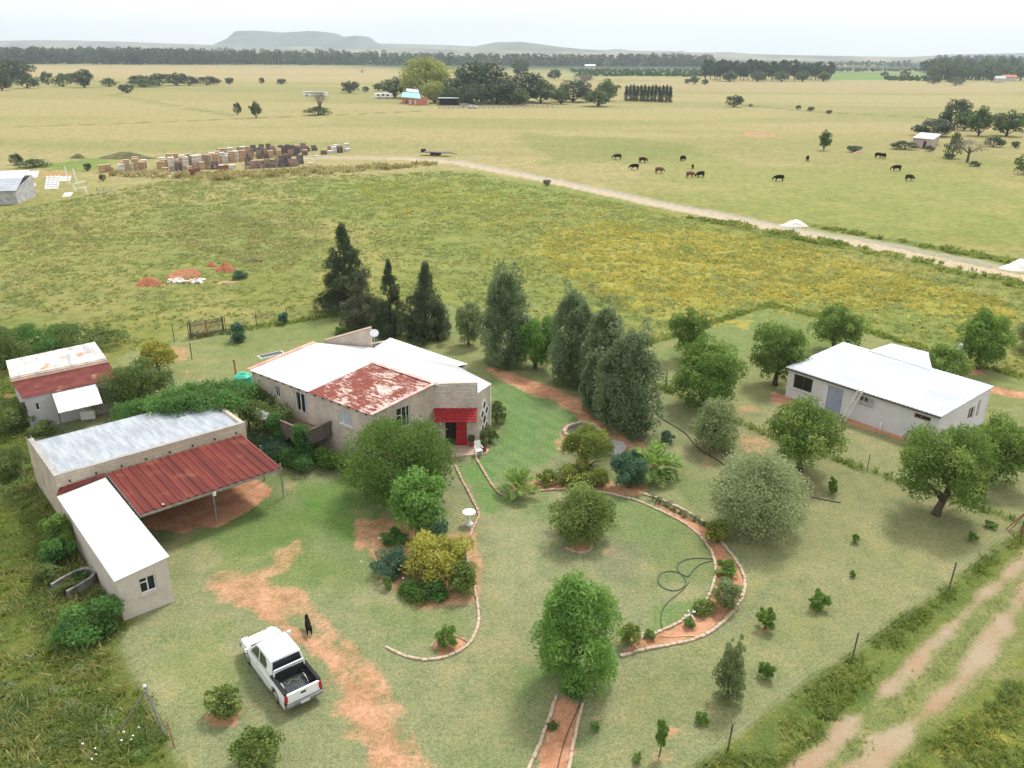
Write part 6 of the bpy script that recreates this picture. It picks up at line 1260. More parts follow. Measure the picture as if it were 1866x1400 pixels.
# ------------------------------------------------------------------ trees and shrubs near the houses
G1 = 'dark conifers behind the farmhouse'; G2 = 'grey-green pear-shaped trees right of the farmhouse'
for a in [
 ('conifer', 'conifer', 'tree', 632, 572, 413, 98, 'tallest dark conifer, irregular and pointed, leftmost behind the farmhouse', G1),
 ('conifer_brown', 'conifer', 'tree', 663, 602, 503, 88, 'broad brownish conifer in front of the tallest dark one', G1),
 ('conifer', 'conifer', 'tree', 714, 615, 478, 74, 'thin-topped dark conifer between the brownish one and the widest one', G1),
 ('conifer', 'conifer', 'tree', 778, 622, 481, 92, 'wide twin-topped dark conifer, rightmost behind the farmhouse', G1),
 ('pear', 'pear_tree', 'tree', 922, 668, 485, 100, 'dense grey-green tree with a pointed top, first beyond the farmhouse', G2),
 ('pear_green', 'leafy_tree', 'tree', 975, 684, 577, 82, 'brighter green bushy tree between the two tall grey-green ones', None),
 ('pear', 'pear_tree', 'tree', 1042, 704, 524, 96, 'tall grey-green tree just right of the brighter green bushy one', G2),
 ('pear', 'pear_tree', 'tree', 1098, 728, 554, 90, 'grey-green tree half hidden behind the nearest one of its row', G2),
 ('pear', 'pear_tree', 'tree', 1080, 758, 638, 50, 'slim short grey-green tree squeezed beside the nearest one of its row', G2),
 ('pear', 'pear_tree', 'tree', 1140, 792, 595, 122, 'nearest and broadest grey-green tree in the row', G2),
 ('olive', 'young_tree', 'tree', 855, 637, 552, 52, 'small pale many-stemmed tree standing alone behind the farmhouse roof', None),
 ('pecan', 'nut_tree', 'tree', 1252, 655, 562, 72, 'light green tree behind the tall full one near the divider fence', None),
 ('fresh', 'nut_tree', 'tree', 1283, 762, 618, 132, 'tall full fresh green tree near the divider fence', None),
 ('olive', 'grey_bush', 'bush', 1303, 834, 735, 92, 'round grey-olive bush in front of the tall fresh green tree', None),
 ('wattle', 'grey_bush', 'bush', 1378, 1000, 834, 178, 'largest round grey-green bush, right of the curved flower bed', None),
 ('pecan', 'nut_tree', 'tree', 1412, 702, 590, 100, 'yellow-green tree at the left end of the white house', None),
 ('pecan', 'nut_tree', 'tree', 1520, 642, 557, 96, 'yellow-green tree behind the far left corner of the white house', None),
 ('pecan', 'nut_tree', 'tree', 1455, 858, 735, 138, 'bright spreading tree in front of the white house door', None),
 ('pecan', 'nut_tree', 'tree', 1706, 938, 782, 170, 'biggest spreading tree before the right corner of the white house', None),
 ('pecan', 'nut_tree', 'tree', 1808, 880, 768, 116, 'spreading tree at the right, behind the biggest one near the white house', None),
 ('pecan', 'nut_tree', 'tree', 1716, 694, 634, 88, 'tree behind the white house leaning over its roof', None),
 ('fresh', 'nut_tree', 'tree', 1782, 684, 568, 92, 'tree with a bare short trunk behind the right corner of the white house', None),
 ('olive', 'leafy_tree', 'tree', 1890, 650, 575, 80, 'pale tree cut by the right edge beyond the white house', None),
 ('dark', 'evergreen_tree', 'tree', 726, 950, 770, 202, 'large dark round evergreen in front of the farmhouse', None),
 ('bright', 'leafy_tree', 'tree', 762, 978, 866, 112, 'bright green lobed tree in front of the large dark evergreen', None),
 ('citrus', 'clipped_tree', 'tree', 1058, 1006, 892, 126, 'clipped round tree in its brick ring on the round lawn', None),
 ('feather', 'feathery_tree', 'tree', 1050, 1262, 1054, 158, 'feathery bright green tree in the foreground at the end of the curved bed', None),
 ('citrus', 'citrus_bush', 'bush', 408, 1320, 1256, 66, 'round citrus bush in a ring of red soil left of the pickup', None),
 ('citrus', 'citrus_bush', 'bush', 470, 1425, 1340, 92, 'round citrus bush at the bottom edge below the pickup', None),
 ('wispy', 'wispy_tree', 'tree', 1326, 1282, 1162, 58, 'thin wispy young tree on the front right lawn', None),
 ('yellow', 'yellow_tree', 'tree', 800, 1078, 980, 128, 'yellow-leaved small tree in the middle of the shrub bed', None),
 ('yellow', 'yellow_tree', 'tree', 292, 690, 622, 66, 'yellow-green small tree behind the cottage, near the picket gate', None),
 ('shrub_fresh', 'small_shrub', 'shrub', 817, 1188, 1146, 44, 'small green shrub in the little round edged bed', None),
 ('shrub_blue', 'blue_shrub', 'shrub', 1146, 902, 830, 66, 'dark blue-green rounded shrub on the arc of the garden bed', None),
 ('yellowgreen', 'flowering_bush', 'bush', 1070, 872, 780, 88, 'tall yellow-flowering bush in front of the garden pond', None),
 ('yellowgreen', 'flowering_bush', 'bush', 1042, 893, 852, 62, 'low yellow-green bush below the tall flowering one, left half', None),
 ('yellowgreen', 'flowering_bush', 'bush', 1085, 896, 855, 52, 'low yellow-green bush below the tall flowering one, right half', None),
 ('yellowgreen', 'flowering_bush', 'bush', 998, 890, 860, 42, 'small yellow-green bush just right of the left fan palm', None),
 ('shrub_blue', 'blue_shrub', 'shrub', 1160, 862, 820, 38, 'small dark shrub between the grey slab and the date palm', None),
 ('shrub_blue', 'blue_shrub', 'shrub', 1216, 812, 786, 28, 'small dark round shrub behind the date palm', None),
 ('shrub', 'leafy_shrub', 'shrub', 1165, 800, 748, 40, 'green shrub at the foot of the nearest grey-green tree', None),
 ('shrub_brown', 'brown_shrub', 'shrub', 906, 778, 732, 46, 'brownish feathery shrub at the right wall of the farmhouse', None),
 ('shrub_brown', 'brown_shrub', 'shrub', 892, 815, 780, 40, 'dry-tipped shrub just behind the white garden chair', None),
 ('shrub', 'leafy_shrub', 'shrub', 786, 1105, 1055, 92, 'dark green low shrub at the front of the shrub bed', None),
 ('shrub_blue', 'leafy_shrub', 'shrub', 712, 1062, 1006, 76, 'blue-green shrub at the left end of the shrub bed', None),
 ('citrus', 'leafy_shrub', 'shrub', 842, 1094, 1026, 60, 'olive green spiky shrub at the right end of the shrub bed', None),
 ('shrub_blue', 'leafy_shrub', 'shrub', 840, 1034, 998, 30, 'small dark shrub beside the path edging above the shrub bed', None),
 ('shrub', 'leafy_shrub', 'shrub', 718, 1000, 970, 60, 'low green shrub under the big evergreen on bare soil', None),
 ('shrub_blue', 'leafy_shrub', 'shrub', 790, 985, 950, 56, 'dark shrub right of the trunk of the bright green tree', None),
 ('shrub_fresh', 'leafy_shrub', 'shrub', 707, 1078, 1052, 18, 'tiny bright shrub in front of the blue-green one', None),
 ('yellowgreen', 'flowering_bush', 'bush', 1308, 996, 950, 50, 'yellow-flecked bush across the curved bed beside the largest grey bush', None),
 ('shrub_fresh', 'bed_plant', 'plant', 1323, 1055, 1022, 40, 'bright fern-like plant in the curved bed', None),
 ('olive', 'bed_plant', 'plant', 1320, 1118, 1058, 56, 'greyish grassy clump in the curved bed', None),
 ('citrus', 'bed_plant', 'plant', 1282, 1128, 1098, 46, 'olive round clump left of the greyish grassy one in the curved bed', None),
 ('yellowgreen', 'bed_plant', 'plant', 1148, 1185, 1140, 42, 'yellow-flecked bush at the near end of the curved bed, beside the feathery tree', None),
 ('shrub_fresh', 'bed_plant', 'plant', 1258, 1148, 1126, 24, 'small white-flowering plant in the curved bed', None),
 ('shrub_fresh', 'bed_plant', 'plant', 1183, 1168, 1148, 24, 'small green plant near the left tip of the curved bed', None),
 ('shrub', 'dark_shrub', 'shrub', 1045, 1278, 1238, 54, 'dark shrub around the foot of the feathery tree', None),
 ('shrub_brown', 'bed_plant', 'plant', 1008, 1336, 1318, 24, 'low dry plant on the left edge of the straight red bed', None),
 ('shrub', 'ivy_bush', 'bush', 164, 1188, 1098, 134, 'mounded deep green bush in front of the garage side wall', None),
 ('shrub_fresh', 'weed_bush', 'bush', 118, 1010, 935, 76, 'tall green weeds along the garage side wall', None),
 ('shrub', 'weed_bush', 'bush', 105, 1045, 985, 66, 'dark scrub just beyond the derelict shell', None),
 ('shrub_hedge', 'weed_bush', 'bush', 92, 1075, 1030, 50, 'dry scrub left of the derelict shell', None),
 ('shrub_brown', 'weed_bush', 'bush', 172, 1110, 1082, 46, 'dry low weeds between the derelict shell and the garage', None),
 ('shrub_brown', 'weed_bush', 'bush', 128, 1090, 1058, 44, 'dry bush growing over the near side of the derelict shell', None),
 ('shrub', 'weed_bush', 'bush', 148, 1062, 1038, 34, 'green weeds sprouting inside the derelict shell', None),
 ('shrub_hedge', 'weed_bush', 'bush', 78, 800, 768, 50, 'dark shrub between the cottage and the grey-roofed outbuilding', None),
 ('shrub_hedge', 'weed_bush', 'bush', 20, 800, 735, 90, 'dark green bush at the left edge below the cottage', None),
 ('shrub_brown', 'weed_bush', 'bush', 20, 880, 820, 80, 'olive weedy bush at the left edge beside the outbuilding wall', None),
 ('shrub_hedge', 'dark_bush', 'bush', 215, 762, 680, 104, 'dark bush at the right end of the cottage', None),
 ('shrub_hedge', 'dark_bush', 'bush', 262, 755, 655, 104, 'grey-green bush right of the cottage, before the yellow small tree', None),
 ('shrub_hedge', 'dark_bush', 'bush', 220, 735, 712, 60, 'low green bush right beneath the cottage awning edge', None),
 ('shrub_blue', 'round_bush', 'bush', 435, 627, 590, 38, 'round dark bush on the back lawn right of the picket gate', None),
 ('shrub_blue', 'agave', 'plant', 517, 594, 570, 20, 'small blue-grey spiky plant at the back fence', None),
 ('shrub_fresh', 'small_shrub', 'shrub', 620, 612, 596, 30, 'small bright shrub behind the slanted fin wall', None),
 ('shrub', 'hedge_bush', 'bush', 70, 660, 597, 140, 'dark hedge clump behind the left half of the cottage', None),
 ('shrub_hedge', 'hedge_bush', 'bush', 165, 652, 592, 140, 'olive hedge clump behind the right half of the cottage', None),
 ('shrub_hedge', 'hedge_bush', 'bush', 8, 685, 602, 90, 'hedge clump at the left edge behind the cottage', None),
]: tree(*a)
SP = 'small saplings on the right lawn'
for a in [(1490, 1118, 1080, 38, 'bright sapling with a dark soil ring beyond the wispy young tree'), (1393, 1154, 1108, 36, 'taller green sapling left of the bright one with a soil ring'), (1395, 1244, 1208, 32, 'sapling right of the wispy young tree'),
          (1278, 1326, 1302, 30, 'low dark sapling below the wispy young tree'), (1202, 1385, 1312, 24, 'thin stalky sapling on a scraped soil patch at the bottom'), (1557, 992, 974, 16, 'tiny sapling on the lawn nearest the biggest spreading tree'), (1553, 1054, 1040, 12, 'tiny dark sapling in the middle of the right lawn'),
          (1770, 990, 972, 22, 'low sapling near the rust-brown corner post'), (1805, 965, 952, 26, 'low sapling just left of the corner post braces'), (1515, 904, 872, 22, 'pale small sapling right of the short black pipe'), (1160, 1394, 1376, 22, 'tiny grey-green sapling at the bottom edge'), (1085, 1336, 1322, 20, 'tiny dry sapling right of the straight red bed')]:
    tree('sapling' if a[3] > 20 else 'shrub_fresh', 'sapling', 'sapling', *a[:4], a[4], SP)
# vines over the outbuilding roof and the balcony: leaves laid along a real surface of blobs
def leafmass(name, blobs, N, lm, label, cat, ls=.13, group=None, ratio=.6, seed=0, stems=True):
    c = Vector(blobs[len(blobs) // 2][:2] + (0,)); rng = np.random.default_rng(77 + seed + len(blobs)); bl = [(b[0] - c.x, b[1] - c.y, *b[2:]) for b in blobs]
    V_, F_, t_ = blob_leaves(rng, bl, N, ls, ratio, 0, .2); V_[:, 2] = np.maximum(V_[:, 2], .02); root = empty(name, c, 0, label, cat, group); mesh_np('foliage', V_, F_, LM[lm], t_, root)
    mb = MB()
    for b in bl[::max(1, len(bl) // 5)]: mb.tube([(b[0], b[1], 0), (b[0] + .1, b[1], max(.2, b[2]))], .03, 5)
    for k, f_ in enumerate([0]): mb.build('stem', M['bark'], root)
    return root
rr = random.Random(3)
def blobrow(a, b, za, zb_, n, r, wy=.5):
    out = []
    for k in range(n):
        q = a.lerp(b, (k + rr.random()) / n); out.append((q.x + rr.uniform(-wy, wy), q.y + rr.uniform(-wy, wy), za + (zb_ - za) * k / n + rr.uniform(-.15, .2), r * rr.uniform(.7, 1.25), r * rr.uniform(.7, 1.25), r * rr.uniform(.6, 1.0)))
    return out
B = blobrow(P(290, 752, 2.9), P(430, 740, 2.9), 3.2, 3.3, 34, .62, .8) + blobrow(P(250, 752, 2.4), P(330, 735, 2.6), 2.5, 2.9, 14, .8, .8) + blobrow(P(320, 728, 3.0), P(440, 712, 3.0), 3.2, 2.8, 16, .8, .9) + blobrow(P(300, 742, 2.9), P(420, 725, 2.9), 3.0, 3.0, 16, .7, .7) + blobrow(P(330, 735, 2.2), P(400, 720, 2.2), 2.3, 2.2, 10, .9) + blobrow(P(220, 762, 2), P(300, 750, 2), 2.0, 2.4, 10, .8, .5)
leafmass('climbing_vine', B, 24000, 'vine', 'sprawling vine heaped over the back of the grey outbuilding roof', 'vine', .16)
B = blobrow(P(430, 742, 2.2), P(500, 760, 1.9), 2.2, 1.8, 12, .75, .6) + blobrow(P(455, 715, 2.2), P(500, 735, 2.0), 2.3, 2.0, 9, .7) + blobrow(P(455, 790, .8), P(500, 800, .8), .9, .8, 6, .6)
leafmass('climbing_vine', B, 8000, 'hedge', 'tangled olive vine between the outbuilding and the balcony', 'vine', .15, seed=1)
a_, b_ = bp(uS + .6, dep_ + .25, 0), bp(uK, dep_ + .3, 0)
def column(u, label, seed):
    return leafmass('climbing_vine', [(bp(u + rr.uniform(-.35, .35), dep_ + rr.uniform(.0, .3), 0).x, bp(u, dep_ + rr.uniform(0, .3), 0).y, .2 + 2.2 * k / 14, .42, .42, .34) for k in range(15)], 3600, 'vine', label, 'vine', .13, 'vines climbing the balcony', seed=seed)
uc1 = (P(521, 780, 1.4) - wL).dot(eL); uc2 = (P(548, 815, 1.2) - wL).dot(eL)
column(uc1, 'bright vine column climbing the middle of the balcony', 2); column(uc2, 'bright vine column climbing the right corner of the balcony', 3)
leafmass('garden_bush', blobrow(P(472, 812), P(520, 845), .5, .5, 9, .75, .4), 4500, 'bluegreen', 'blue-green bushes in the shade below the balcony', 'bush', .12, seed=4)
leafmass('garden_bush', blobrow(P(520, 845), P(560, 862), .55, .5, 8, .6, .35), 4500, 'vine', 'green shrubs growing below the balcony corner', 'bush', .12, seed=5)
leafmass('garden_bush', blobrow(P(575, 845), P(622, 858), .5, .6, 8, .55, .3), 3800, 'shrubdark' if 'shrubdark' in LM else 'dark', 'dark shrubs against the farmhouse wall right of the balcony', 'bush', .13, seed=6)
B = blobrow(P(1205, 862), P(1235, 875), .12, .12, 6, .3, .25); leafmass('ground_cover', B, 900, 'bluegreen', 'low blue-grey ground cover at the foot of the date palm', 'plant', .1, seed=7)
B = blobrow(P(1190, 912), P(1290, 962), .1, .1, 22, .17, .12); leafmass('ground_cover', B, 1600, 'greygreen', 'low grey succulents along the upper curved bed', 'plant', .09, seed=8)
leafmass('garden_bush', blobrow(P(735, 1078), P(765, 1100), .3, .3, 6, .4, .25), 1500, 'dark', 'dark red-stemmed low shrubs at the front left of the shrub bed', 'bush', .11, seed=9)
# white and yellow flower heads in the beds
def blooms(name, spots, mat, label, seed):
    rng = np.random.default_rng(seed); c = P(*spots[0][:2]); cs = []
    for px, py, z, n, sp_ in spots:
        q = P(px, py); cs += [(q.x - c.x + rng.normal() * sp_, q.y - c.y + rng.normal() * sp_, z + rng.uniform(-.1, .12)) for _ in range(n)]
    cs = np.array(cs); nn_ = unit(rng, len(cs)); nn_[:, 2] = abs(nn_[:, 2]) + .6; nn_ /= np.linalg.norm(nn_, axis=1)[:, None]
    V_, F_ = leaves(cs, nn_, unit(rng, len(cs)), np.full(len(cs), .09), np.full(len(cs), .09)); o = mesh_np(name, V_, F_, M[mat], None, None, c); tag(o, label, 'flowers', kind='stuff')
blooms('blossom', [(1258, 1140, .45, 14, .18), (1265, 1134, .5, 8, .15), (1170, 1170, .3, 8, .12)], 'petal_white', 'white blooms on plants in the curved bed', 1)
blooms('blossom', [(1070, 860, 1.9, 60, .55), (1095, 850, 1.8, 20, .3), (1050, 885, .8, 40, .5), (1308, 985, .6, 45, .35), (1148, 1175, .5, 26, .25), (1000, 885, .5, 20, .3)], 'petal_yellow', 'yellow blooms over the flowering bushes', 2)
blooms('blossom', [(700, 992, .5, 6, .4), (690, 1050, .7, 8, .5), (740, 1065, .6, 6, .4), (245, 1352, .45, 5, .2), (165, 1390, .45, 6, .2)], 'petal_white', 'scattered pale blooms in the shrub bed and left verge', 3)
# ------------------------------------------------------------------ palms
def palm(px, py, ty, wpx, label, nf=22, tr_h=.25, seed=0, droop=1.0):
    b = P(px, py); dep = pix(b.x, b.y, 0)[2]; H = zat(b.x, b.y, ty); R = wpx * dep / CF / 2; root = empty('palm', b, 0, label, 'palm'); rng = np.random.default_rng(seed)
    C_l, N_l, A_l, L_l, W_l = [], [], [], [], []; ribs = MB()
    for i in range(nf):
        az = i * 2.39996 + rng.uniform(-.2, .2); el = rng.uniform(.15, 1.35); Lf = R * 1.15 * (1 if el < .9 else .95); p = np.array([0, 0, tr_h]); d = np.array([math.cos(az) * math.cos(el), math.sin(az) * math.cos(el), math.sin(el)]); n = 16; path = [p.copy()]
        for k in range(n):
            p = p + d * Lf / n; d = d + np.array([0, 0, -.085 * droop * (.5 + k / n)]); d /= np.linalg.norm(d); path.append(p.copy())
            if k > 1:
                side = np.cross(d, [0, 0, 1]); side /= np.linalg.norm(side) + 1e-9; upv = np.cross(side, d)
                for s in (-1, 1):
                    for off in (0, .5):
                        ll = Lf * .3 * math.sin(math.pi * min(1, (k + off) / n * .9 + .12)) + .04; ax = side * s * .8 + d * .6 + upv * .25; ax /= np.linalg.norm(ax); pp_ = p + d * off * Lf / n
                        C_l.append(pp_ + ax * ll * .5); A_l.append(ax); nv_ = np.cross(ax, d) + rng.normal(size=3) * .2; N_l.append(nv_ / np.linalg.norm(nv_)); L_l.append(ll); W_l.append(max(.02, R * .03))
        ribs.tube([tuple(q) for q in path[::3]], [.02, .018, .014, .01, .008, .006][:len(path[::3])], 4)
    V_, F_ = leaves(np.array(C_l), np.array(N_l), np.array(A_l), np.array(L_l), np.array(W_l)); V_[:, 2] = np.maximum(V_[:, 2], .03); mesh_np('fronds', V_, F_, LM['palm'], rng.uniform(0, 1, len(F_)), root)
    ribs.build('midribs', M['bin_pale'], root); MB().lathe([(.22, 0), (.2, tr_h * .6), (.1, tr_h + .12)], seg=10).build('trunk', M['bark'], root)
palm(945, 900, 842, 84, 'left fan of palm fronds where the path edging meets the garden bed', 24, .2, 1)
palm(1190, 868, 778, 100, 'big arching date palm behind the grey slab and dark shrub', 34, .5, 2)
palm(1322, 1052, 1026, 40, 'small young palm in the curved bed', 14, .1, 3)
# ------------------------------------------------------------------ mid-distance and far trees
far_proto('round_far', 'round', 'far', 9, 9, 34, 2600, .62, .03)
far_proto('green_far', 'loose', 'fargreen', 9, 9, 34, 2400, .62, .06)
far_proto('poplar_far', 'loose', 'poplar_yellow', 18, 18, 90, 6500, .8, .03)
far_proto('pine_far', 'round', 'far', 16, 9, 34, 1800, 1.0, .1)
far_proto('column_far', 'column', 'far', 9, 3, 26, 1400, .42, .0)
far_proto('bush_far', 'round', 'far', 3, 4.5, 22, 1300, .32, .0)
far_proto('bushg_far', 'round', 'fargreen', 3, 4.5, 22, 1200, .32, .0)
far_proto('twig_far', 'loose', 'greytwig', 6, 6, 26, 900, .28, .2, .2)
far_proto('thorn_far', 'wide', 'greytwig', 5, 9, 26, 1300, .3, .4, .4)
GA = 'trees round the far homestead'
for k, name, px, py, ty, w_, lb in [
 ('poplar_far', 'poplar', 778, 180, 108, 84, 'tall yellowing tree, leftmost and brightest of the homestead grove'), ('green_far', 'tree', 720, 178, 143, 44, 'dark green tree left of the tall yellowing one'),
 ('poplar_far', 'poplar', 792, 188, 150, 40, 'small yellow-green tree right beside the teal roofed house'), ('green_far', 'tree', 690, 166, 152, 20, 'small tree behind the white caravan'),
 ('round_far', 'tree', 878, 186, 112, 76, 'tallest dark tree in the middle of the homestead grove'), ('round_far', 'tree', 838, 186, 132, 60, 'dark tree between the yellowing one and the tallest dark one'), ('round_far', 'tree', 905, 190, 142, 62, 'dark rounded tree in front right of the tallest dark one'),
 ('round_far', 'tree', 860, 192, 152, 44, 'lower dark tree at the front centre of the grove'), ('green_far', 'tree', 820, 190, 158, 36, 'low green tree above the parked cars'), ('round_far', 'tree', 952, 186, 132, 76, 'wide grey-green tree right of the grove centre'),
 ('round_far', 'tree', 948, 138, 109, 26, 'conical dark tree standing clear behind the grove'), ('green_far', 'tree', 985, 188, 150, 50, 'green tree in the front right of the grove'), ('green_far', 'tree', 945, 192, 164, 36, 'low bright green tree at the front of the grove'),
 ('round_far', 'tree', 1044, 186, 146, 56, 'broad dark tree near the right end of the grove'), ('round_far', 'tree', 1010, 144, 126, 20, 'small dark round tree behind the grove on its own'), ('green_far', 'tree', 1068, 150, 134, 20, 'small far tree behind the right of the grove'),
 ('green_far', 'weeping_tree', 1090, 194, 162, 50, 'weeping rounded tree at the right end of the grove'), ('green_far', 'tree', 1105, 184, 146, 40, 'tree behind the weeping one'), ('thorn_far', 'tree', 912, 140, 118, 26, 'bare greyish tree poking above the grove'), ('thorn_far', 'tree', 1060, 160, 136, 40, 'grey leafless tree between the dark ones at the right'),
 ('round_far', 'tree', 930, 190, 150, 50, 'dark tree filling the grove between centre and right'), ('green_far', 'tree', 1022, 190, 160, 34, 'small green tree before the broad dark one')]: far_tree(k, name, 'tree', px, py, ty, w_ * 1.22, lb, GA)
for i in range(13): far_tree('column_far', 'cypress', 'tree', 1141 + i * 6.6, 184 + i * .25, 157 - (i % 3) + i * .1, 12, 'narrow dark cypress in the tight row right of the homestead grove', 'row of cypresses')
rr = random.Random(8)
for i in range(34):
    px = 1286 + i * 6.9; far_tree('pine_far', 'pine', 'tree', px + rr.uniform(-3, 3), 146 + rr.uniform(-2, 2.5), 112 + rr.uniform(-5, 4) + (i > 25) * 4, 17, 'tall dark pine in the dense block on the far right', 'block of dark pines')
for px, w_ in ((1330, 34), (1380, 34), (1424, 32), (1462, 28), (1500, 28)): far_tree('green_far', 'tree', 'tree', px, 149, 130, w_, 'lower rounded green tree along the front of the pine block', 'round trees before the pines')
GR = 'trees round the stone hut'
for k, name, px, py, ty, w_, lb in [('round_far', 'tree', 1738, 232, 180, 50, 'tallest dark tree above the stone hut'), ('green_far', 'tree', 1757, 238, 203, 42, 'light green tree right below the tallest dark one'), ('green_far', 'tree', 1783, 248, 196, 50, 'green tree with a clear trunk in the middle of the hut trees'),
   ('round_far', 'tree', 1700, 248, 216, 66, 'dark spreading thorn tree right behind the stone hut'), ('green_far', 'tree', 1834, 248, 204, 62, 'light green tree at the right of the hut trees'), ('green_far', 'tree', 1875, 240, 208, 50, 'tree at the right edge beyond the hut trees'),
   ('thorn_far', 'thorn_tree', 1762, 296, 254, 60, 'flat-topped greyish thorn tree in front of the hut trees'), ('bushg_far', 'thorn_tree', 1735, 288, 246, 34, 'olive bush-like tree left of the grey thorn tree'), ('bush_far', 'bush', 1648, 272, 258, 44, 'low green bush left of the stone hut'), ('bush_far', 'bush', 1810, 268, 250, 34, 'dark bush right of the hut trees'),
   ('bush_far', 'bush', 1693, 276, 266, 18, 'small bush right before the hut door'), ('bush_far', 'bush', 1728, 290, 280, 20, 'small dark bush left of the thorn tree foot'), ('bush_far', 'bush', 1775, 304, 294, 20, 'small dark bush below the thorn tree'), ('bush_far', 'bush', 1850, 270, 258, 16, 'tiny bush near the right edge'),
   ('green_far', 'tree', 1501, 274, 239, 24, 'small green tree standing alone in the pasture'), ('bush_far', 'bush', 1557, 277, 266, 28, 'low dark bush near the small lone tree'), ('bushg_far', 'bush', 1868, 318, 285, 40, 'light bush at the right edge of the pasture')]: far_tree(k, name, 'bush' if 'bush' in lb[:24] and name == 'bush' else 'tree', px, py, ty, w_, lb, GR)
GL = 'scrub along the far left field edge'
for k, px, py, ty, w_, lb in [('round_far', 22, 150, 108, 78, 'large brownish-topped dark tree at the far left edge'), ('round_far', 4, 165, 128, 38, 'dark tree cut by the left edge'), ('bush_far', 50, 161, 136, 42, 'rounded dark bush right of the large brownish tree'), ('bush_far', 88, 155, 132, 22, 'small brownish bush left of the pale scrub'), ('bushg_far', 115, 158, 136, 34, 'pale green scrub between the small bushes'),
   ('round_far', 154, 160, 126, 34, 'dark upright round tree among the left scrub'), ('bush_far', 130, 152, 134, 18, 'grey bush just left of the upright round tree'), ('bushg_far', 200, 158, 144, 34, 'light green bush left of the long dark hedge'), ('bush_far', 232, 170, 154, 28, 'dark round bush standing forward of the hedge'), ('bush_far', 255, 156, 138, 40, 'left clump of the long dark hedge'),
   ('bush_far', 290, 156, 135, 44, 'second clump of the long dark hedge'), ('bush_far', 322, 156, 134, 40, 'third clump of the long dark hedge'), ('bushg_far', 262, 159, 146, 60, 'light scrub in front of the long dark hedge'), ('bush_far', 345, 156, 140, 30, 'right clump of the long dark hedge'), ('bush_far', 378, 155, 140, 44, 'separate dark bush right of the long hedge'), ('bush_far', 418, 154, 142, 17, 'small dark bush right of the separate one'),
   ('bush_far', 477, 153, 142, 10, 'tiny bush in the middle of the far field'), ('bush_far', 513, 154, 144, 19, 'small low bush in the far field'), ('bush_far', 638, 170, 149, 36, 'round dark bush left of the caravan'), ('bush_far', 666, 168, 158, 12, 'tiny bush between the round bush and the caravan'), ('bush_far', 433, 209, 188, 14, 'short bush left of the darker one on the field line'), ('green_far', 467, 215, 186, 24, 'ragged dark small tree on the field line'),
   ('bushg_far', 580, 210, 196, 50, 'green scrub at the foot of the bare tree'), ('bush_far', 30, 300, 281, 22, 'dark round bush above the white-roofed shed'), ('bushg_far', 62, 305, 292, 60, 'bright green scrub behind the white sheets'), ('bush_far', 160, 312, 298, 14, 'small bush right of the white sheets'), ('bush_far', 188, 330, 318, 12, 'small bush in front of the leftmost timber bins'),
   ('twig_far', 660, 133, 124, 20, 'tiny grey scrub far out in the field'), ('bush_far', 1337, 195, 175, 32, 'round dark bush alone in the far right field'), ('bush_far', 1368, 195, 190, 8, 'tiny bush right of the round lone one'), ('bush_far', 1455, 200, 192, 10, 'small scrub on the right field line'), ('bush_far', 1477, 203, 195, 14, 'darker scrub on the right field line'), ('bush_far', 1510, 208, 201, 13, 'low dark scrub at the end of the field line'),
   ('bush_far', 997, 338, 328, 16, 'small green bush at the edge of the sand road'), ('bush_far', 1700, 153, 140, 24, 'round dark tree in the far right field edge'), ('bushg_far', 1740, 156, 142, 30, 'grey-green tree in the far right field edge'), ('green_far', 1265, 154, 138, 20, 'small tree left of the pine block'), ('bush_far', 1252, 153, 144, 12, 'dark bush left of the pine block'), ('bush_far', 1284, 155, 145, 12, 'dark bush at the corner of the pine block'),
   ('bush_far', 1612, 140, 131, 14, 'small round tree in the green crop strip, left'), ('bush_far', 1648, 140, 129, 18, 'grey round tree in the green crop strip, right'), ('bush_far', 432, 518, 500, 34, 'x')][:-1]:
    far_tree(k, 'bush' if 'bush' in lb or 'scrub' in lb or 'clump' in lb else 'tree', 'bush' if 'bush' in lb or 'scrub' in lb or 'clump' in lb else 'tree', px, py, ty, w_, lb, GL)
tree('shrub_blue', 'round_bush', 'bush', 436, 512, 493, 30, 'dark green weedy bush beside the orange soil heap')
GF = 'trees round the distant farm at the far right'
for i in range(16):
    px = 1690 + i * 13; far_tree('green_far' if i % 3 else 'round_far', 'tree', 'tree', px, (148 if i % 2 else 138) + rr.uniform(-2, 2), (118 if i % 2 else 106) + rr.uniform(-3, 4), 30, 'tree in the hazy farm grove along the far right skyline', GF)
for i in range(16): far_tree('column_far', 'poplar', 'tree', 1700 + i * 7, 146, 122 + rr.uniform(-3, 3), 8, 'slim pale tree in the rows before the far right grove', 'slim trees before the far right grove')
# the bare tree
bt = empty('bare_tree', P(584, 210), 0, 'bare fan-shaped leafless tree on the field line', 'tree'); Hb = zat(bt.location.x, bt.location.y, 166); rng = np.random.default_rng(2); mb = MB(); mb.tube([(0, 0, 0), (0, 0, Hb * .3)], [.28, .2], 6)
for i in range(26):
    az = rng.uniform(0, 6.28); sp_ = rng.uniform(.1, .75) * Hb * .5; e = (math.cos(az) * sp_, math.sin(az) * sp_, Hb * rng.uniform(.75, 1.0)); m2 = (e[0] * .35, e[1] * .35, Hb * .5); mb.tube([(0, 0, Hb * .25), m2, e], [.11, .08, .02], 4)
    for j in range(4): e2_ = (e[0] * rng.uniform(.8, 1.3) + rng.normal() * .3, e[1] + rng.normal() * .4, e[2] + rng.uniform(-.5, .4)); mb.tube([tuple((m2[q] + e[q]) / 2 for q in range(3)), e2_], [.05, .015], 3)
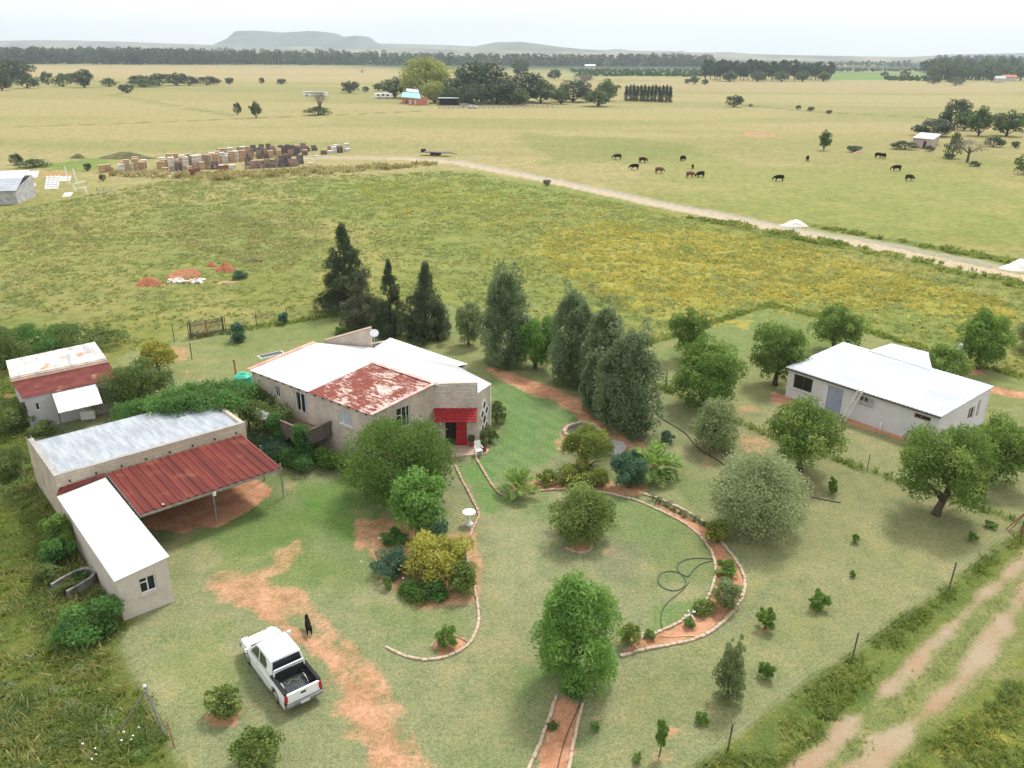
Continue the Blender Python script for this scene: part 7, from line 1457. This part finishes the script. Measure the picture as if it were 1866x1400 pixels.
mb.build('trunk', M['bark_pale'], bt); V_, F_, t_ = blob_leaves(rng, make_blobs(rng, 'loose', Hb * .6, Hb * .95, Hb * .42, 30), 1100, .5, .1, 0, 1.2); mesh_np('twigs', V_, F_, LM['greytwig'], t_, bt)
# windbreak wood along the horizon: one mass
def wood(name, spans, label, seed, lm='far', ls=2.6):
    rng = np.random.default_rng(seed); bl = []; c0 = P(*spans[0][0]); 
    for (p0, p1, top, n) in spans:
        for k in range(n):
            f = (k + rng.uniform(0, 1)) / n; px = p0[0] + (p1[0] - p0[0]) * f; py = p0[1] + (p1[1] - p0[1]) * f - rng.uniform(0, 2.0); q = P(px, py); H = max(4, zat(q.x, q.y, (top[0] + (top[1] - top[0]) * f) + rng.uniform(-2.5, 4))); r = H * .28
            for h_, rr_ in ((.18, 1.3), (.5, 1.25), (.8, .9)): bl.append((q.x - c0.x + rng.normal() * 2, q.y - c0.y + rng.normal() * 4, H * h_, r * rr_, r * rr_, H * .22))
    V_, F_, t_ = blob_leaves(rng, bl, len(bl) * 60, ls * 1.15, .7, 0, .4, tonevar=.8); V_[:, 2] = np.maximum(V_[:, 2], .05); o = mesh_np(name, V_, F_, LM[lm], t_, None, c0); tag(o, label, 'wood', kind='stuff')
wood('windbreak_wood', [((-60, 117), (380, 118.5), (87, 90), 120), ((380, 118.5), (760, 119.5), (92, 98), 100), ((60, 112), (700, 115), (86, 92), 60)], 'long dark windbreak wood along the left horizon', 1)
wood('windbreak_wood', [((760, 119.5), (1130, 122), (98, 101), 90), ((1130, 122), (1300, 123), (98, 101), 46)], 'hazy windbreak wood along the middle horizon', 2)
wood('windbreak_wood', [((1500, 121), (1720, 123), (113, 112), 50), ((1700, 124), (1960, 127), (103, 104), 60)], 'hazy low wood along the right horizon', 3)
wood('orchard_rows', [((1040, 133), (1290, 133), (128, 128), 60), ((1050, 139), (1285, 140), (134, 134), 55), ((1520, 131), (1700, 131), (127, 126), 40), ((1615, 147), (1690, 148), (142, 142), 20)], 'low green orchard rows before the right horizon', 4, 'fargreen', 1.8)
# ------------------------------------------------------------------ timber bins
def bin_mesh(mat, h=.75, w_=1.2, d_=1.2, slats=4, lid=False):
    mb = MB()
    for sx in (-1, 1):
        for sy in (-1, 1): mb.box((sx * (w_ / 2 - .05), sy * (d_ / 2 - .05), h / 2 + .06), (.09, .09, h - .1))
    for k in range(slats):
        z = .2 + (h - .26) * k / (slats - 1); sh_ = (h - .2) / slats * .78
        for s in (-1, 1): mb.box((0, s * (d_ / 2), z), (w_, .025, sh_)); mb.box((s * (w_ / 2), 0, z), (.025, d_, sh_))
    mb.box((0, 0, .14), (w_, d_, .04))
    for s in (-1, 0, 1): mb.box((0, s * (d_ / 2 - .06), .06), (w_, .1, .1))
    if lid: mb.box((0, 0, h + .02), (w_ * 1.03, d_ * 1.03, .04))
    o = mb.build('timber_bin', M[mat]); o['category'] = 'timber bin'; return o
def pallet_mesh(mat):
    mb = MB()
    for k in range(6): mb.box((0, -.5 + k * .2, .14), (1.2, .13, .025))
    for s in (-1, 0, 1): mb.box((s * .52, 0, .07), (.1, 1.1, .1))
    o = mb.build('pallet', M[mat]); o['category'] = 'pallet'; return o
bins = {'pale': [bin_mesh('bin_pale', lid=True), False], 'tan': [bin_mesh('bin_tan'), False], 'grey': [bin_mesh('bin_grey'), False], 'white': [bin_mesh('bin_white', lid=True), False]}
blab = {'pale': 'new pale timber bin stacked in the bin yard', 'tan': 'tan weathered timber bin stacked in the bin yard', 'grey': 'old dark grey timber bin in the bin yard', 'white': 'whitish lidded timber bin stacked in the bin yard'}
rr = random.Random(12)
def putbin(k, q, rz, z):
    o, used = bins[k]; c = o if not used else o.copy()
    if used: COL.objects.link(c)
    bins[k][1] = True; c.location = (q.x, q.y, z); c.rotation_euler = (0, 0, rz); c['label'] = blab[k]; c['group'] = k + ' timber bins in the yard'
def yard_run(p0, p1, n, kinds, hts, depth, rz0):
    for i in range(n):
        f = (i + rr.uniform(.2, .8)) / n; px = p0[0] + (p1[0] - p0[0]) * f; py = p0[1] + (p1[1] - p0[1]) * f
        for r in range(depth):
            if rr.random() < .12: continue
            q = P(px, py - r * 3.6) + Vector((rr.uniform(-.3, .3), rr.uniform(-.3, .3), 0)); k = rr.choice(kinds); rz = rz0 + rr.uniform(-.12, .12)
            for lv in range(rr.choice(hts)): putbin(k, q, rz + rr.uniform(-.05, .05), lv * .78)
yard_run((182, 315), (210, 312), 3, ['pale', 'tan'], (1, 2), 1, .3)
yard_run((222, 313), (268, 308), 6, ['pale', 'pale', 'tan', 'white'], (2, 3), 2, .3)
yard_run((288, 308), (345, 306), 7, ['pale', 'pale', 'white'], (2, 3), 3, .35)
yard_run((345, 304), (400, 300), 7, ['tan', 'pale', 'white'], (2, 2, 3), 2, .35)
yard_run((395, 298), (455, 292), 8, ['pale', 'tan', 'white'], (2, 3), 3, .4)
yard_run((452, 308), (550, 302), 15, ['grey', 'grey', 'tan'], (1, 1, 2), 3, .5)
yard_run((300, 312), (440, 306), 13, ['tan', 'pale', 'white', 'grey'], (1, 1, 2), 1, .5)
yard_run((470, 284), (575, 274), 11, ['pale', 'grey', 'tan', 'grey'], (1, 2), 2, .3)
yard_run((455, 290), (560, 282), 9, ['pale', 'tan', 'grey'], (1, 2), 3, .4)
yard_run((460, 276), (560, 268), 8, ['grey'], (1, 2), 1, .2)
yard_run((588, 282), (636, 276), 5, ['pale', 'grey', 'white'], (1, 2), 2, .4)
pal = [pallet_mesh('bin_white'), False]
for i, (px, py) in enumerate([(230, 318), (250, 321), (262, 313), (285, 314), (315, 318), (312, 322), (345, 308), (430, 316), (435, 320), (455, 316), (565, 298), (560, 290), (575, 285), (310, 311), (545, 282)]):
    c = pal[0] if not pal[1] else pal[0].copy()
    if pal[1]: COL.objects.link(c)
    pal[1] = True; c.location = P(px, py); c.rotation_euler = (0, 0, rr.uniform(0, 3)); c['label'] = 'pale pallet lying in the grass before the timber bins'; c['group'] = 'pallets lying in the grass'
for (px, py, s_, lb) in ((356, 321, 1.5, 'taller maroon bin standing in front of the timber bins'), (408, 313, 1.35, 'smaller maroon bin right of the taller maroon one')):
    o = bin_mesh('bin_red', .95, 1.3, 1.1, 5); o.location = P(px, py); o.rotation_euler = (0, 0, .5); o.scale = (s_, s_, s_ * .95); o.name = 'maroon_bin'; o['label'] = lb
# ------------------------------------------------------------------ things at the left edge
ws = empty('white_shed', P(5, 360), 0, 'white-roofed shed with a grey wall cut by the left edge', 'shed')
zz = 3.2; a_, b_ = P(-60, 376), P(33, 372); wz = zat(b_.x, b_.y, 347); d_ = Vector((-1.0, 7.5, 0)); mb = MB(); wall(mb, a_, b_, 0, wz, wz, [], .15); wall(mb, b_, b_ + d_, 0, wz, wz + 1.4, [], .15); wall(mb, b_ + d_, a_ + d_, 0, wz + 1.4, wz + 1.4, [], .15); mb.build('wall', M['tarp_grey'], ws, local=False)
r0, r1, r2, r3 = a_ + Vector((0, -.4, wz)), b_ + Vector((.4, -.4, wz)), b_ + d_ * .42 + Vector((.2, 0, wz + 1.5)), a_ + d_ * .42 + Vector((0, 0, wz + 1.5))
sh(ws, 'roof', 'roof_grey', [(r0, r1, r2, r3)], pitch=.5); sh(ws, 'roof', 'roof_white', [(up(r3, .02), up(r2, .02), b_ + d_ + Vector((-.5, .3, wz + 2.2)), a_ + d_ + Vector((0, .3, wz + 2.2)))], pitch=.5)
def tarp(px0, py0, px1, py1, hpx, lean, label, seed, mat='plastic_white', name='white_sheet'):
    a_, b_ = P(px0, py0), P(px1, py1); hh = zat(a_.x, a_.y, py0 - hpx); n = 10; mb = MB(); rng = np.random.default_rng(seed); g = []
    for j in range(7):
        f = j / 6; g.append([a_.lerp(b_, i / n) + Vector((rng.normal() * .012, lean * f + rng.normal() * .02, hh * f * (1 + .07 * math.sin(i * 2.2)))) for i in range(n + 1)])
    for j in range(6):
        for i in range(n): mb.poly([g[j][i], g[j][i + 1], g[j + 1][i + 1], g[j + 1][i]])
    c = (a_ + b_) / 2; o = mb.build(name, M[mat], None, loc=c, smooth=True); so = o.modifiers.new('th', 'SOLIDIFY'); so.thickness = .05; tag(o, label, 'sheet')
tarp(80, 346, 106, 345, 22, 1.6, 'largest white sheet propped up right of the white shed', 1); tarp(98, 331, 128, 330, 8, .8, 'low white sheet behind the largest one', 2)
tarp(39, 325, 68, 324, 11, 1.2, 'white covered stack behind the shed', 3); tarp(30, 343, 58, 347, 9, 1.8, 'crumpled white sheet between the shed and the big sheet', 4); tarp(113, 359, 129, 358, 6, 1.0, 'small white sheet in front of the white frame', 5)
fr_ = empty('scaffold', P(138, 352), 0, 'tall white frame of poles standing among junk by the white sheets', 'frame'); qs = [P(128, 345), P(143, 345), P(150, 352), P(160, 356)]
for i, (q, ty) in enumerate(((P(127, 338), 304), (P(141, 336), 308), (P(138, 350), 336), (P(158, 352), 338))): MB().tube([q, q + Vector((-.3, 0, zat(q.x, q.y, ty)))], .11, 6).build('leg', M['plastic_white'], fr_, local=False)
q0, q1 = P(138, 352), P(160, 350); MB().beam(up(q0, 1.6), up(q1, 1.9), .25, .12).beam(up(q0, .8), up(q1, .8), .2, .1).build('crossbar', M['plastic_white'], fr_, local=False)
sf = empty('steel_trestle', P(192, 358), 0, 'thin pale steel trestle standing right of the white frame', 'trestle')
for dx in (-1.2, 0, 1.2): q = sf.location + Vector((dx, 0, 0)); MB().tube([q + Vector((-.5, 0, 0)), q + Vector((0, 0, 1.6))], .05, 5).build('leg', M['chrome'], sf, local=False); MB().tube([q + Vector((.5, .3, 0)), q + Vector((0, 0, 1.6))], .05, 5).build('leg', M['chrome'], sf, local=False)
# ------------------------------------------------------------------ stone hut, far homestead, trailers
hut = empty('stone_hut', P(1688, 272), 0, 'small pale hut with a flat white roof among the right pasture trees', 'hut'); a_, b_ = P(1661, 268), P(1695, 272); c_ = P(1710, 263); wz = zat(a_.x, a_.y, 251); mb = MB(); Lh = (b_ - a_).length
w3h = wall(mb, a_, b_, 0, wz, wz, [(Lh * .58, Lh * .74, .05, 1.9)], .2); wall(mb, b_, c_, 0, wz, wz, [], .2); dd_ = c_ - b_; wall(mb, c_, a_ + dd_, 0, wz, wz, [], .2); wall(mb, a_ + dd_, a_, 0, wz, wz, [], .2); mb.build('wall', pm('hut_wall', (.5, .4, .34), (.35, .28, .24), 2, .9), hut, local=False)
mb = MB(); mb.poly([w3h(Lh * .58, .15, .05), w3h(Lh * .74, .15, .05), w3h(Lh * .74, .15, 1.9), w3h(Lh * .58, .15, 1.9)]); mb.build('door', M['dark'], hut, local=False)
MB().slabq([up(a_, wz + .1) + Vector((-.4, -.4, 0)), up(b_, wz + .1) + Vector((.2, -.5, 0)), up(c_, wz + .3) + Vector((.4, .2, 0)), up(a_ + dd_, wz + .3) + Vector((-.3, .3, 0))], .1).build('roof', M['roof_zinc'], hut, local=False)
hm_ = empty('teal_house', P(758, 192), 0, 'orange brick house with a teal roof at the far homestead', 'house'); a_, b_, c_ = P(735, 189), P(766, 192.5), P(779, 190); wz = zat(a_.x, a_.y, 177); dd_ = Vector((-2, 14, 0)); c_ = P(779, 191.5); mb = MB(); Lh = (b_ - a_).length
w3m = wall(mb, a_, b_, 0, wz, wz, [(Lh * .15, Lh * .25, .3, 1.9), (Lh * .35, Lh * .46, .1, 2.2), (Lh * .66, Lh * .76, .1, 2.2)], .3); wall(mb, b_, c_, 0, wz, wz + .8, [], .3); wall(mb, c_, c_ + dd_ * .6, 0, wz, wz, [], .3); wall(mb, a_ + dd_, a_, 0, wz, wz, [], .3); wall(mb, c_ + dd_ * .6, a_ + dd_, 0, wz, wz, [], .3); mb.build('wall', M['brick_orange'], hm_, local=False)
for o in ((.15, .25, .3, 1.9), (.35, .46, .1, 2.2), (.66, .76, .1, 2.2)): mb = MB(); mb.poly([w3m(Lh * o[0], .2, o[2]), w3m(Lh * o[1], .2, o[2]), w3m(Lh * o[1], .2, o[3]), w3m(Lh * o[0], .2, o[3])]); mb.build('window', M['glass'] if o[2] > .2 else M['frame_white'], hm_, local=False)
MB().slabq([up(a_, wz + .1) + Vector((-.8, -.8, 0)), up(b_, wz + .1) + Vector((.5, -.8, 0)), up(b_ + dd_ * .7, wz + 1.9), up(a_ + dd_ * .7, wz + 1.9)], .15).build('roof', M['teal_roof'], hm_, local=False)
MB().slabq([up(a_ + dd_, wz + 2.0) + Vector((2, 0, 0)), up(b_ + dd_, wz + 2.0), up(b_ + dd_ * 1.4, wz + 3.2), up(a_ + dd_ * 1.4, wz + 3.2) + Vector((2, 0, 0))], .15).build('roof', M['roof_zinc'], hm_, local=False)
MB().box((*P(777, 191).xy, wz * .42), (2.2, .4, wz * .8), .2).build('garage_door', M['frame_white'], hm_, local=False)
ls_ = empty('lean_to_shed', P(818, 192), 0, 'open dark shed with a flat pale roof between the grove and teal roofed house', 'shed'); q = P(818, 192)
MB().box((0, 0, 3.3), (10, 6, .2)).build('roof', M['roof_zinc'], ls_)
for sx in (-1, 1):
    for sy in (-1, 1): MB().box((sx * 4.6, sy * 2.7, 1.6), (.3, .3, 3.2)).build('leg', M['post'], ls_)
MB().box((0, 2.9, 1.5), (9.6, .15, 3)).build('back_panel', M['dark'], ls_)
cv = empty('caravan', P(699, 180), 0, 'white caravan parked left of the teal roofed house', 'caravan'); MB().box((0, 0, 1.6), (9.5, 3, 2.2)).build('body', M['plastic_white'], cv, bevel=.4); MB().box((1, 0, 2.9), (3.2, 2.2, .9)).build('roof_pod', M['plastic_white'], cv, bevel=.2)
for dx in (-2.5, 0, 2.5): MB().box((dx, -1.52, 1.9), (1.4, .05, .8)).build('window', M['glass'], cv)
for dx in (-2, 2.2): q = MB().lathe([(.2, -.15), (.42, -.14), (.45, 0), (.42, .15), (.2, .15)], seg=16).build('wheel', M['rubber'], cv); q.rotation_euler = (math.pi / 2, 0, 0); q.location = (dx, -1.3, .45)
def flat_trailer(px, py, rz, L_, label, mat='bin_grey', name='farm_trailer', sc=1.0):
    t_ = empty(name, P(px, py), rz, label, 'trailer' if 'trailer' in label else 'car')
    MB().box((0, 0, .85 * sc), (L_, 2.2 * sc, .18)).beam((L_ / 2, 0, .8), (L_ / 2 + 1.6, 0, .5), .15, .12).build('bed', M[mat], t_)
    for dx in (-.8, .5): 
        for s in (-1, 1): q = MB().lathe([(.2, -.13), (.42, -.12), (.44, 0), (.42, .12), (.2, .13)], seg=14).build('wheel', M['rubber'], t_); q.rotation_euler = (math.pi / 2, 0, 0); q.location = (dx, s * 1.05 * sc, .44)
    MB().box((-L_ / 2 + .4, 0, 1.2), (.7, 1.6, .6)).build('toolbox', M['liner'], t_); return t_
flat_trailer(795, 284, -.25, 7.5, 'long flat dark farm trailer standing beyond the sand road')
for (px, py, rz, m_k, lb) in ((848, 196, .1, 'tarp_grey', 'grey car parked before the homestead grove'), (862, 198, -.3, 'plastic_white', 'white car parked right of the grey one at the grove')):
    c_ = empty('parked_car', P(px, py), rz, lb, 'car'); MB().prism([(-2.2, -.85), (2.2, -.85), (2.2, .85), (-2.2, .85)], .35, 1.0).build('body', M[m_k], c_, bevel=.15); MB().prism([(-1.6, -.72), (.9, -.72), (.9, .72), (-1.6, .72)], 1.0, 1.5).build('cab', M[m_k], c_, bevel=.2); MB().box((-.35, 0, 1.25), (2.3, 1.5, .25)).build('window', M['glass'], c_)
    for dx in (-1.3, 1.35):
        for s in (-1, 1): q = MB().lathe([(.15, -.1), (.31, -.1), (.33, 0), (.31, .1), (.15, .1)], seg=14).build('wheel', M['rubber'], c_); q.rotation_euler = (math.pi / 2, 0, 0); q.location = (dx, s * .8, .33)
tb = empty('white_bus', P(575, 176), .02, 'long low white vehicle behind the bare tree', 'bus'); MB().box((0, 0, 1.5), (13, 2.6, 1.8)).build('body', M['plastic_white'], tb, bevel=.2); MB().box((0, -1.32, 1.9), (11, .04, .5)).build('window', M['glass'], tb)
for dx in (-4.5, 4.5): q = MB().lathe([(.2, -.15), (.48, -.14), (.5, 0), (.48, .15), (.2, .15)], seg=14).build('wheel', M['rubber'], tb); q.rotation_euler = (math.pi / 2, 0, 0); q.location = (dx, -1.2, .5)
pf = empty('paddock_fence', P(900, 197), 0, 'low grey paddock rails in front of the homestead grove', 'fence')
for i in range(24): q = P(800 + i * 9, 198 - i * .12 + 1.2); MB().box((q.x, q.y, .8), (.3, .3, 1.6)).build('post', M['concrete'], pf, local=False)
for h_ in (.6, 1.3): MB().beam(up(P(800, 199.2), h_), up(P(1007, 196.4), h_), .1, .2).build('rail', M['concrete'], pf, local=False)
for (px, py, w_, lb, m_k) in ((1075, 125, 18, 'pale distant farm roof beyond the homestead grove', 'roof_zinc'), (1735, 121, 26, 'distant brown-roofed farmhouse on the far right skyline', 'brick_orange'), (1835, 148, 26, 'distant reddish farm roof at the far right edge', 'brick_orange'), (1820, 151, 16, 'small pale far roof left of the reddish one', 'roof_zinc')):
    b0 = P(px, py); dep = pix(b0.x, b0.y, 0)[2]; W_ = w_ * dep / CF; fh = empty('distant_farmhouse', b0, 0, lb, 'house'); MB().box((0, 0, 2), (W_, W_ * .4, 4)).build('wall', M['plaster'], fh)
    mb = MB(); h_ = W_ / 2 + .8; d_ = W_ * .2 + .8; mb.slabq([(-h_, -d_, 4), (h_, -d_, 4), (h_, 0, 6.2), (-h_, 0, 6.2)], .3); mb.slabq([(-h_, 0, 6.2), (h_, 0, 6.2), (h_, d_, 4), (-h_, d_, 4)], .3); mb.build('roof', M[m_k], fh)
gp = empty('road_gate', P(832, 303), 0, 'small white A-shaped marker beside the sand road', 'marker')
for s in (-1, 1): MB().tube([(s * .8, 0, 0), (0, 0, 1.9)], .09, 6).build('leg', M['plastic_white'], gp)
MB().tube([(-.45, 0, .9), (.45, 0, .9)], .07, 6).build('crossbar', M['plastic_white'], gp)
rf_ = empty('road_fence', P(900, 286), 0, 'short row of pale posts beyond the sand road marker', 'fence')
for px, py in ((863, 292), (869, 292), (896, 295), (850, 292)): q = P(px, py); MB().tube([q, q + Vector((0, 0, 1.4))], .08, 5).build('post', M['bin_white'], rf_, local=False)
MB().beam(up(P(850, 292), 1.0), up(P(896, 295), 1.0), .08, .08).build('rail', M['bin_white'], rf_, local=False)
# ------------------------------------------------------------------ grass and weeds: nobody could count them
def tufts(name, polys, dens, hgt, lm, label, seed, blades=6, width=.03, clump=1.0, maskf=None, spread=.5, flat=.0):
    rng = np.random.default_rng(seed); px_, py_, hh_ = [], [], []
    for poly, dm in polys:
        q = W2(poly); x0, y0 = q.min(0); x1, y1 = q.max(0); n = int((x1 - x0) * (y1 - y0) * dens * dm); x = rng.uniform(x0, x1, n); y = rng.uniform(y0, y1, n); k = inpoly(x, y, q); x = x[k]; y = y[k]
        if clump: k = fbm(x, y, 1.6, seed, 3) > .5 - .14 * clump * rng.uniform(-.3, 1, len(x)); x = x[k]; y = y[k]
        px_.append(x); py_.append(y)
    x = np.concatenate(px_); y = np.concatenate(py_); n = len(x); hh = hgt * (.45 + 1.1 * fbm(x, y, 2.4, seed + 5, 3)) * rng.uniform(.6, 1.3, n); N = n * blades
    X_ = np.repeat(x, blades) + rng.normal(size=N) * .09 * (hgt / .3); Y_ = np.repeat(y, blades) + rng.normal(size=N) * .09 * (hgt / .3); H_ = np.repeat(hh, blades) * rng.uniform(.6, 1.15, N)
    ln = rng.normal(size=(N, 2)) * spread * H_[:, None]; a = rng.uniform(0, 6.28, N); wv = np.stack([np.cos(a), np.sin(a)], 1) * width * rng.uniform(.6, 1.5, N)[:, None] * (1 + np.hypot(X_, Y_)[:, None] / 90)
    b0 = np.stack([X_, Y_, np.zeros(N)], 1); tip = np.stack([X_ + ln[:, 0], Y_ + ln[:, 1], H_], 1); mid = b0 * .45 + tip * .55; mid[:, 2] += H_ * .12
    V_ = np.stack([b0, mid + np.c_[wv, np.zeros(N)], tip, mid - np.c_[wv, np.zeros(N)]], 1).reshape(-1, 3); tone = np.clip(np.repeat(fbm(x, y, 3.5, seed + 9, 3) * 1.6 - .45, blades) + rng.normal(size=N) * .22, 0, 1)
    o = mesh_np(name, V_, np.arange(len(V_)).reshape(-1, 4), LM[lm], tone); tag(o, label, 'grass', kind='stuff'); return N
leftv = [(-80, 900), (60, 850), (110, 920), (200, 1110), (225, 1150), (190, 1180), (262, 1262), (330, 1400), (360, 1520), (-300, 1520)]
tot = tufts('tall_weeds', [(leftv, 1), ([(-60, 690), (30, 690), (60, 800), (95, 900), (60, 1000), (-80, 1000)], 1)], 26, .2, 'grass_tall', 'tall unmown weeds filling the lower left verge', 21, 8, .022, 1, None, .85)
tot += tufts('dry_weeds', [(leftv, 1)], 5, .42, 'grass_dry', 'dry brown seed stalks in the lower left verge', 22, 6, .012, 1.6)
rv = [(1272, 1402), (1335, 1352), (1555, 1190), (1700, 1085), (1866, 962), (1900, 940), (1900, 965), (1700, 1120), (1600, 1230), (1530, 1310), (1420, 1402), (1360, 1520), (1160, 1520)]
tot += tufts('verge_grass', [(rv, 1), ([(1640, 1400), (1720, 1330), (1866, 1240), (2000, 1180), (2100, 1500), (1600, 1500)], 1)], 32, .19, 'grass_tall', 'rough verge grass along the wire fence and track', 23, 7, .022, 1, None, .8)
tot += tufts('track_grass', [([(1545, 1350), (1680, 1225), (1770, 1130), (1866, 1052), (1866, 1070), (1780, 1165), (1690, 1265), (1590, 1370), (1500, 1450)], 1), ([(1700, 1120), (1866, 985), (1866, 1010), (1720, 1135)], .6)], 16, .09, 'weed', 'short grass between the wheel ruts of the track', 24, 6, .012)
fieldp = [(240, 640), (330, 620), (600, 572), (830, 552), (1000, 585), (1180, 620), (1400, 552), (1866, 685), (1990, 700), (1990, 560), (1430, 432), (1000, 345), (830, 312), (300, 330), (-60, 400), (-60, 640), (60, 610)]
tot += tufts('pasture_weeds', [(fieldp, 1)], 3.6, .2, 'weed', 'clumpy weeds all over the middle pasture', 25, 6, .035, 1.1, None, 1.0)
tot += tufts('pasture_weeds', [([(290, 420), (420, 385), (560, 395), (600, 440), (520, 500), (380, 480)], 1), ([(0, 420), (150, 380), (220, 420), (100, 520), (0, 600)], .5)], 3, .3, 'grass_dry', 'pale seeding weeds in the left of the middle pasture', 26, 6, .025, 1.2)
tot += tufts('yellow_wildflowers', [([(990, 430), (1100, 405), (1250, 420), (1430, 440), (1600, 485), (1866, 560), (1900, 600), (1700, 565), (1500, 560), (1380, 548), (1320, 580), (1150, 572), (1080, 540), (1000, 480)], 1), ([(1050, 360), (1500, 440), (1866, 530), (1866, 680), (1500, 590), (900, 520), (840, 400)], .22), ([(650, 335), (850, 330), (1000, 380), (980, 420), (700, 400)], .25)], 4.2, .26, 'flower', 'drift of yellow wildflowers across the middle pasture', 27, 5, .032, 1.9, None, 1.0)
tot += tufts('yellow_wildflowers', [([(1720, 1330), (1800, 1290), (1866, 1270), (1900, 1300), (1866, 1360), (1760, 1400), (1700, 1390)], 1), ([(1640, 1200), (1700, 1150), (1660, 1230)], .4)], 5, .16, 'flower', 'yellow wildflowers beside the track in the lower right corner', 28, 5, .016, 1.9, None, 1.3)
tot += tufts('fence_grass', [([(345, 620), (345, 612), (600, 573), (640, 568), (640, 574), (600, 580)], 1), ([(1180, 630), (1180, 622), (1290, 588), (1400, 552), (1500, 576), (1866, 686), (1866, 694), (1500, 584), (1400, 560), (1290, 596)], 1), ([(1195, 706), (1195, 698), (1400, 791), (1660, 881), (1866, 951), (1866, 958), (1660, 889), (1400, 799)], 1)], 16, .3, 'grass_tall', 'unmown grass left standing under the fence lines', 29, 6, .03, 0)
tot += tufts('road_grass', [([(1300, 400), (1430, 424), (1600, 457), (1866, 515), (1866, 528), (1600, 468), (1430, 434), (1250, 398)], 1), ([(1480, 410), (1700, 450), (1866, 480), (1866, 486), (1700, 456), (1480, 416)], 1)], 5, .5, 'grass_tall', 'tall grass along both sides of the sand road', 30, 7, .05, .8)
tot += tufts('red_grass', [([(200, 322), (400, 330), (600, 318), (780, 304), (800, 300), (600, 308), (400, 318), (210, 315)], 1)], 1.6, .9, 'grass_dry', 'reddish dry grass band in front of the timber bins', 31, 7, .06, 1)
# leafy weed clumps through the verges
def clumps(name, poly, n, lm, label, seed, rmin=.25, rmax=.7, per=150, ls=.1, zf=.45):
    rng = np.random.default_rng(seed); q = W2(poly); x = rng.uniform(q[:, 0].min(), q[:, 0].max(), n * 4); y = rng.uniform(q[:, 1].min(), q[:, 1].max(), n * 4); k = inpoly(x, y, q) & (fbm(x, y, 3.0, seed, 3) > .47); x = x[k][:n]; y = y[k][:n]
    r = rng.uniform(rmin, rmax, len(x)) ; bl = [(a_, b_, .05, c_, c_, c_ * zf) for a_, b_, c_ in zip(x, y, r)]
    V_, F_, t_ = blob_leaves(rng, bl, len(bl) * per, ls, .45, 0, .5, tonevar=.7); V_[:, 2] = np.maximum(V_[:, 2], .01); o = mesh_np(name, V_, F_, LM[lm], t_); tag(o, label, 'weeds', kind='stuff')
clumps('leafy_weeds', leftv, 260, 'hedge', 'olive leafy weed clumps in the lower left verge', 41); clumps('leafy_weeds', leftv, 190, 'fresh', 'fresh green weed clumps in the lower left verge', 42, .2, .55)
clumps('leafy_weeds', leftv, 60, 'wattle', 'pale dry weed clumps in the lower left verge', 43, .15, .45); clumps('leafy_weeds', rv, 170, 'hedge', 'low leafy weeds in the verge along the wire fence', 44, .15, .4, 90)
clumps('leafy_weeds', fieldp, 300, 'weed', 'scattered green weed clumps in the middle pasture', 45, .3, .9, 60, .2, .3); clumps('leafy_weeds', fieldp, 260, 'wattle', 'scattered pale weed clumps in the middle pasture', 46, .3, .8, 60, .2, .35)
clumps('leafy_weeds', [(1640, 1400), (1720, 1330), (1866, 1240), (2000, 1180), (2100, 1500), (1600, 1500)], 60, 'hedge', 'leafy weed clumps in the lower right corner', 47, .2, .5)
# ------------------------------------------------------------------ the air
hb = MB().box((0, 4000, 130), (19000, 11500, 263)); ho = hb.build('haze', M['white_paint'])
hm = bpy.data.materials.new('haze'); hm.use_nodes = True; t = hm.node_tree; t.nodes.clear()
o_ = t.nodes.new('ShaderNodeOutputMaterial'); pv = t.nodes.new('ShaderNodeVolumePrincipled')
pv.inputs['Color'].default_value = (.8, .92, 1, 1); pv.inputs['Density'].default_value = .00015; pv.inputs['Anisotropy'].default_value = .2
t.links.new(pv.outputs[0], o_.inputs['Volume']); ho.data.materials[0] = hm; tag(ho, kind='stuff')
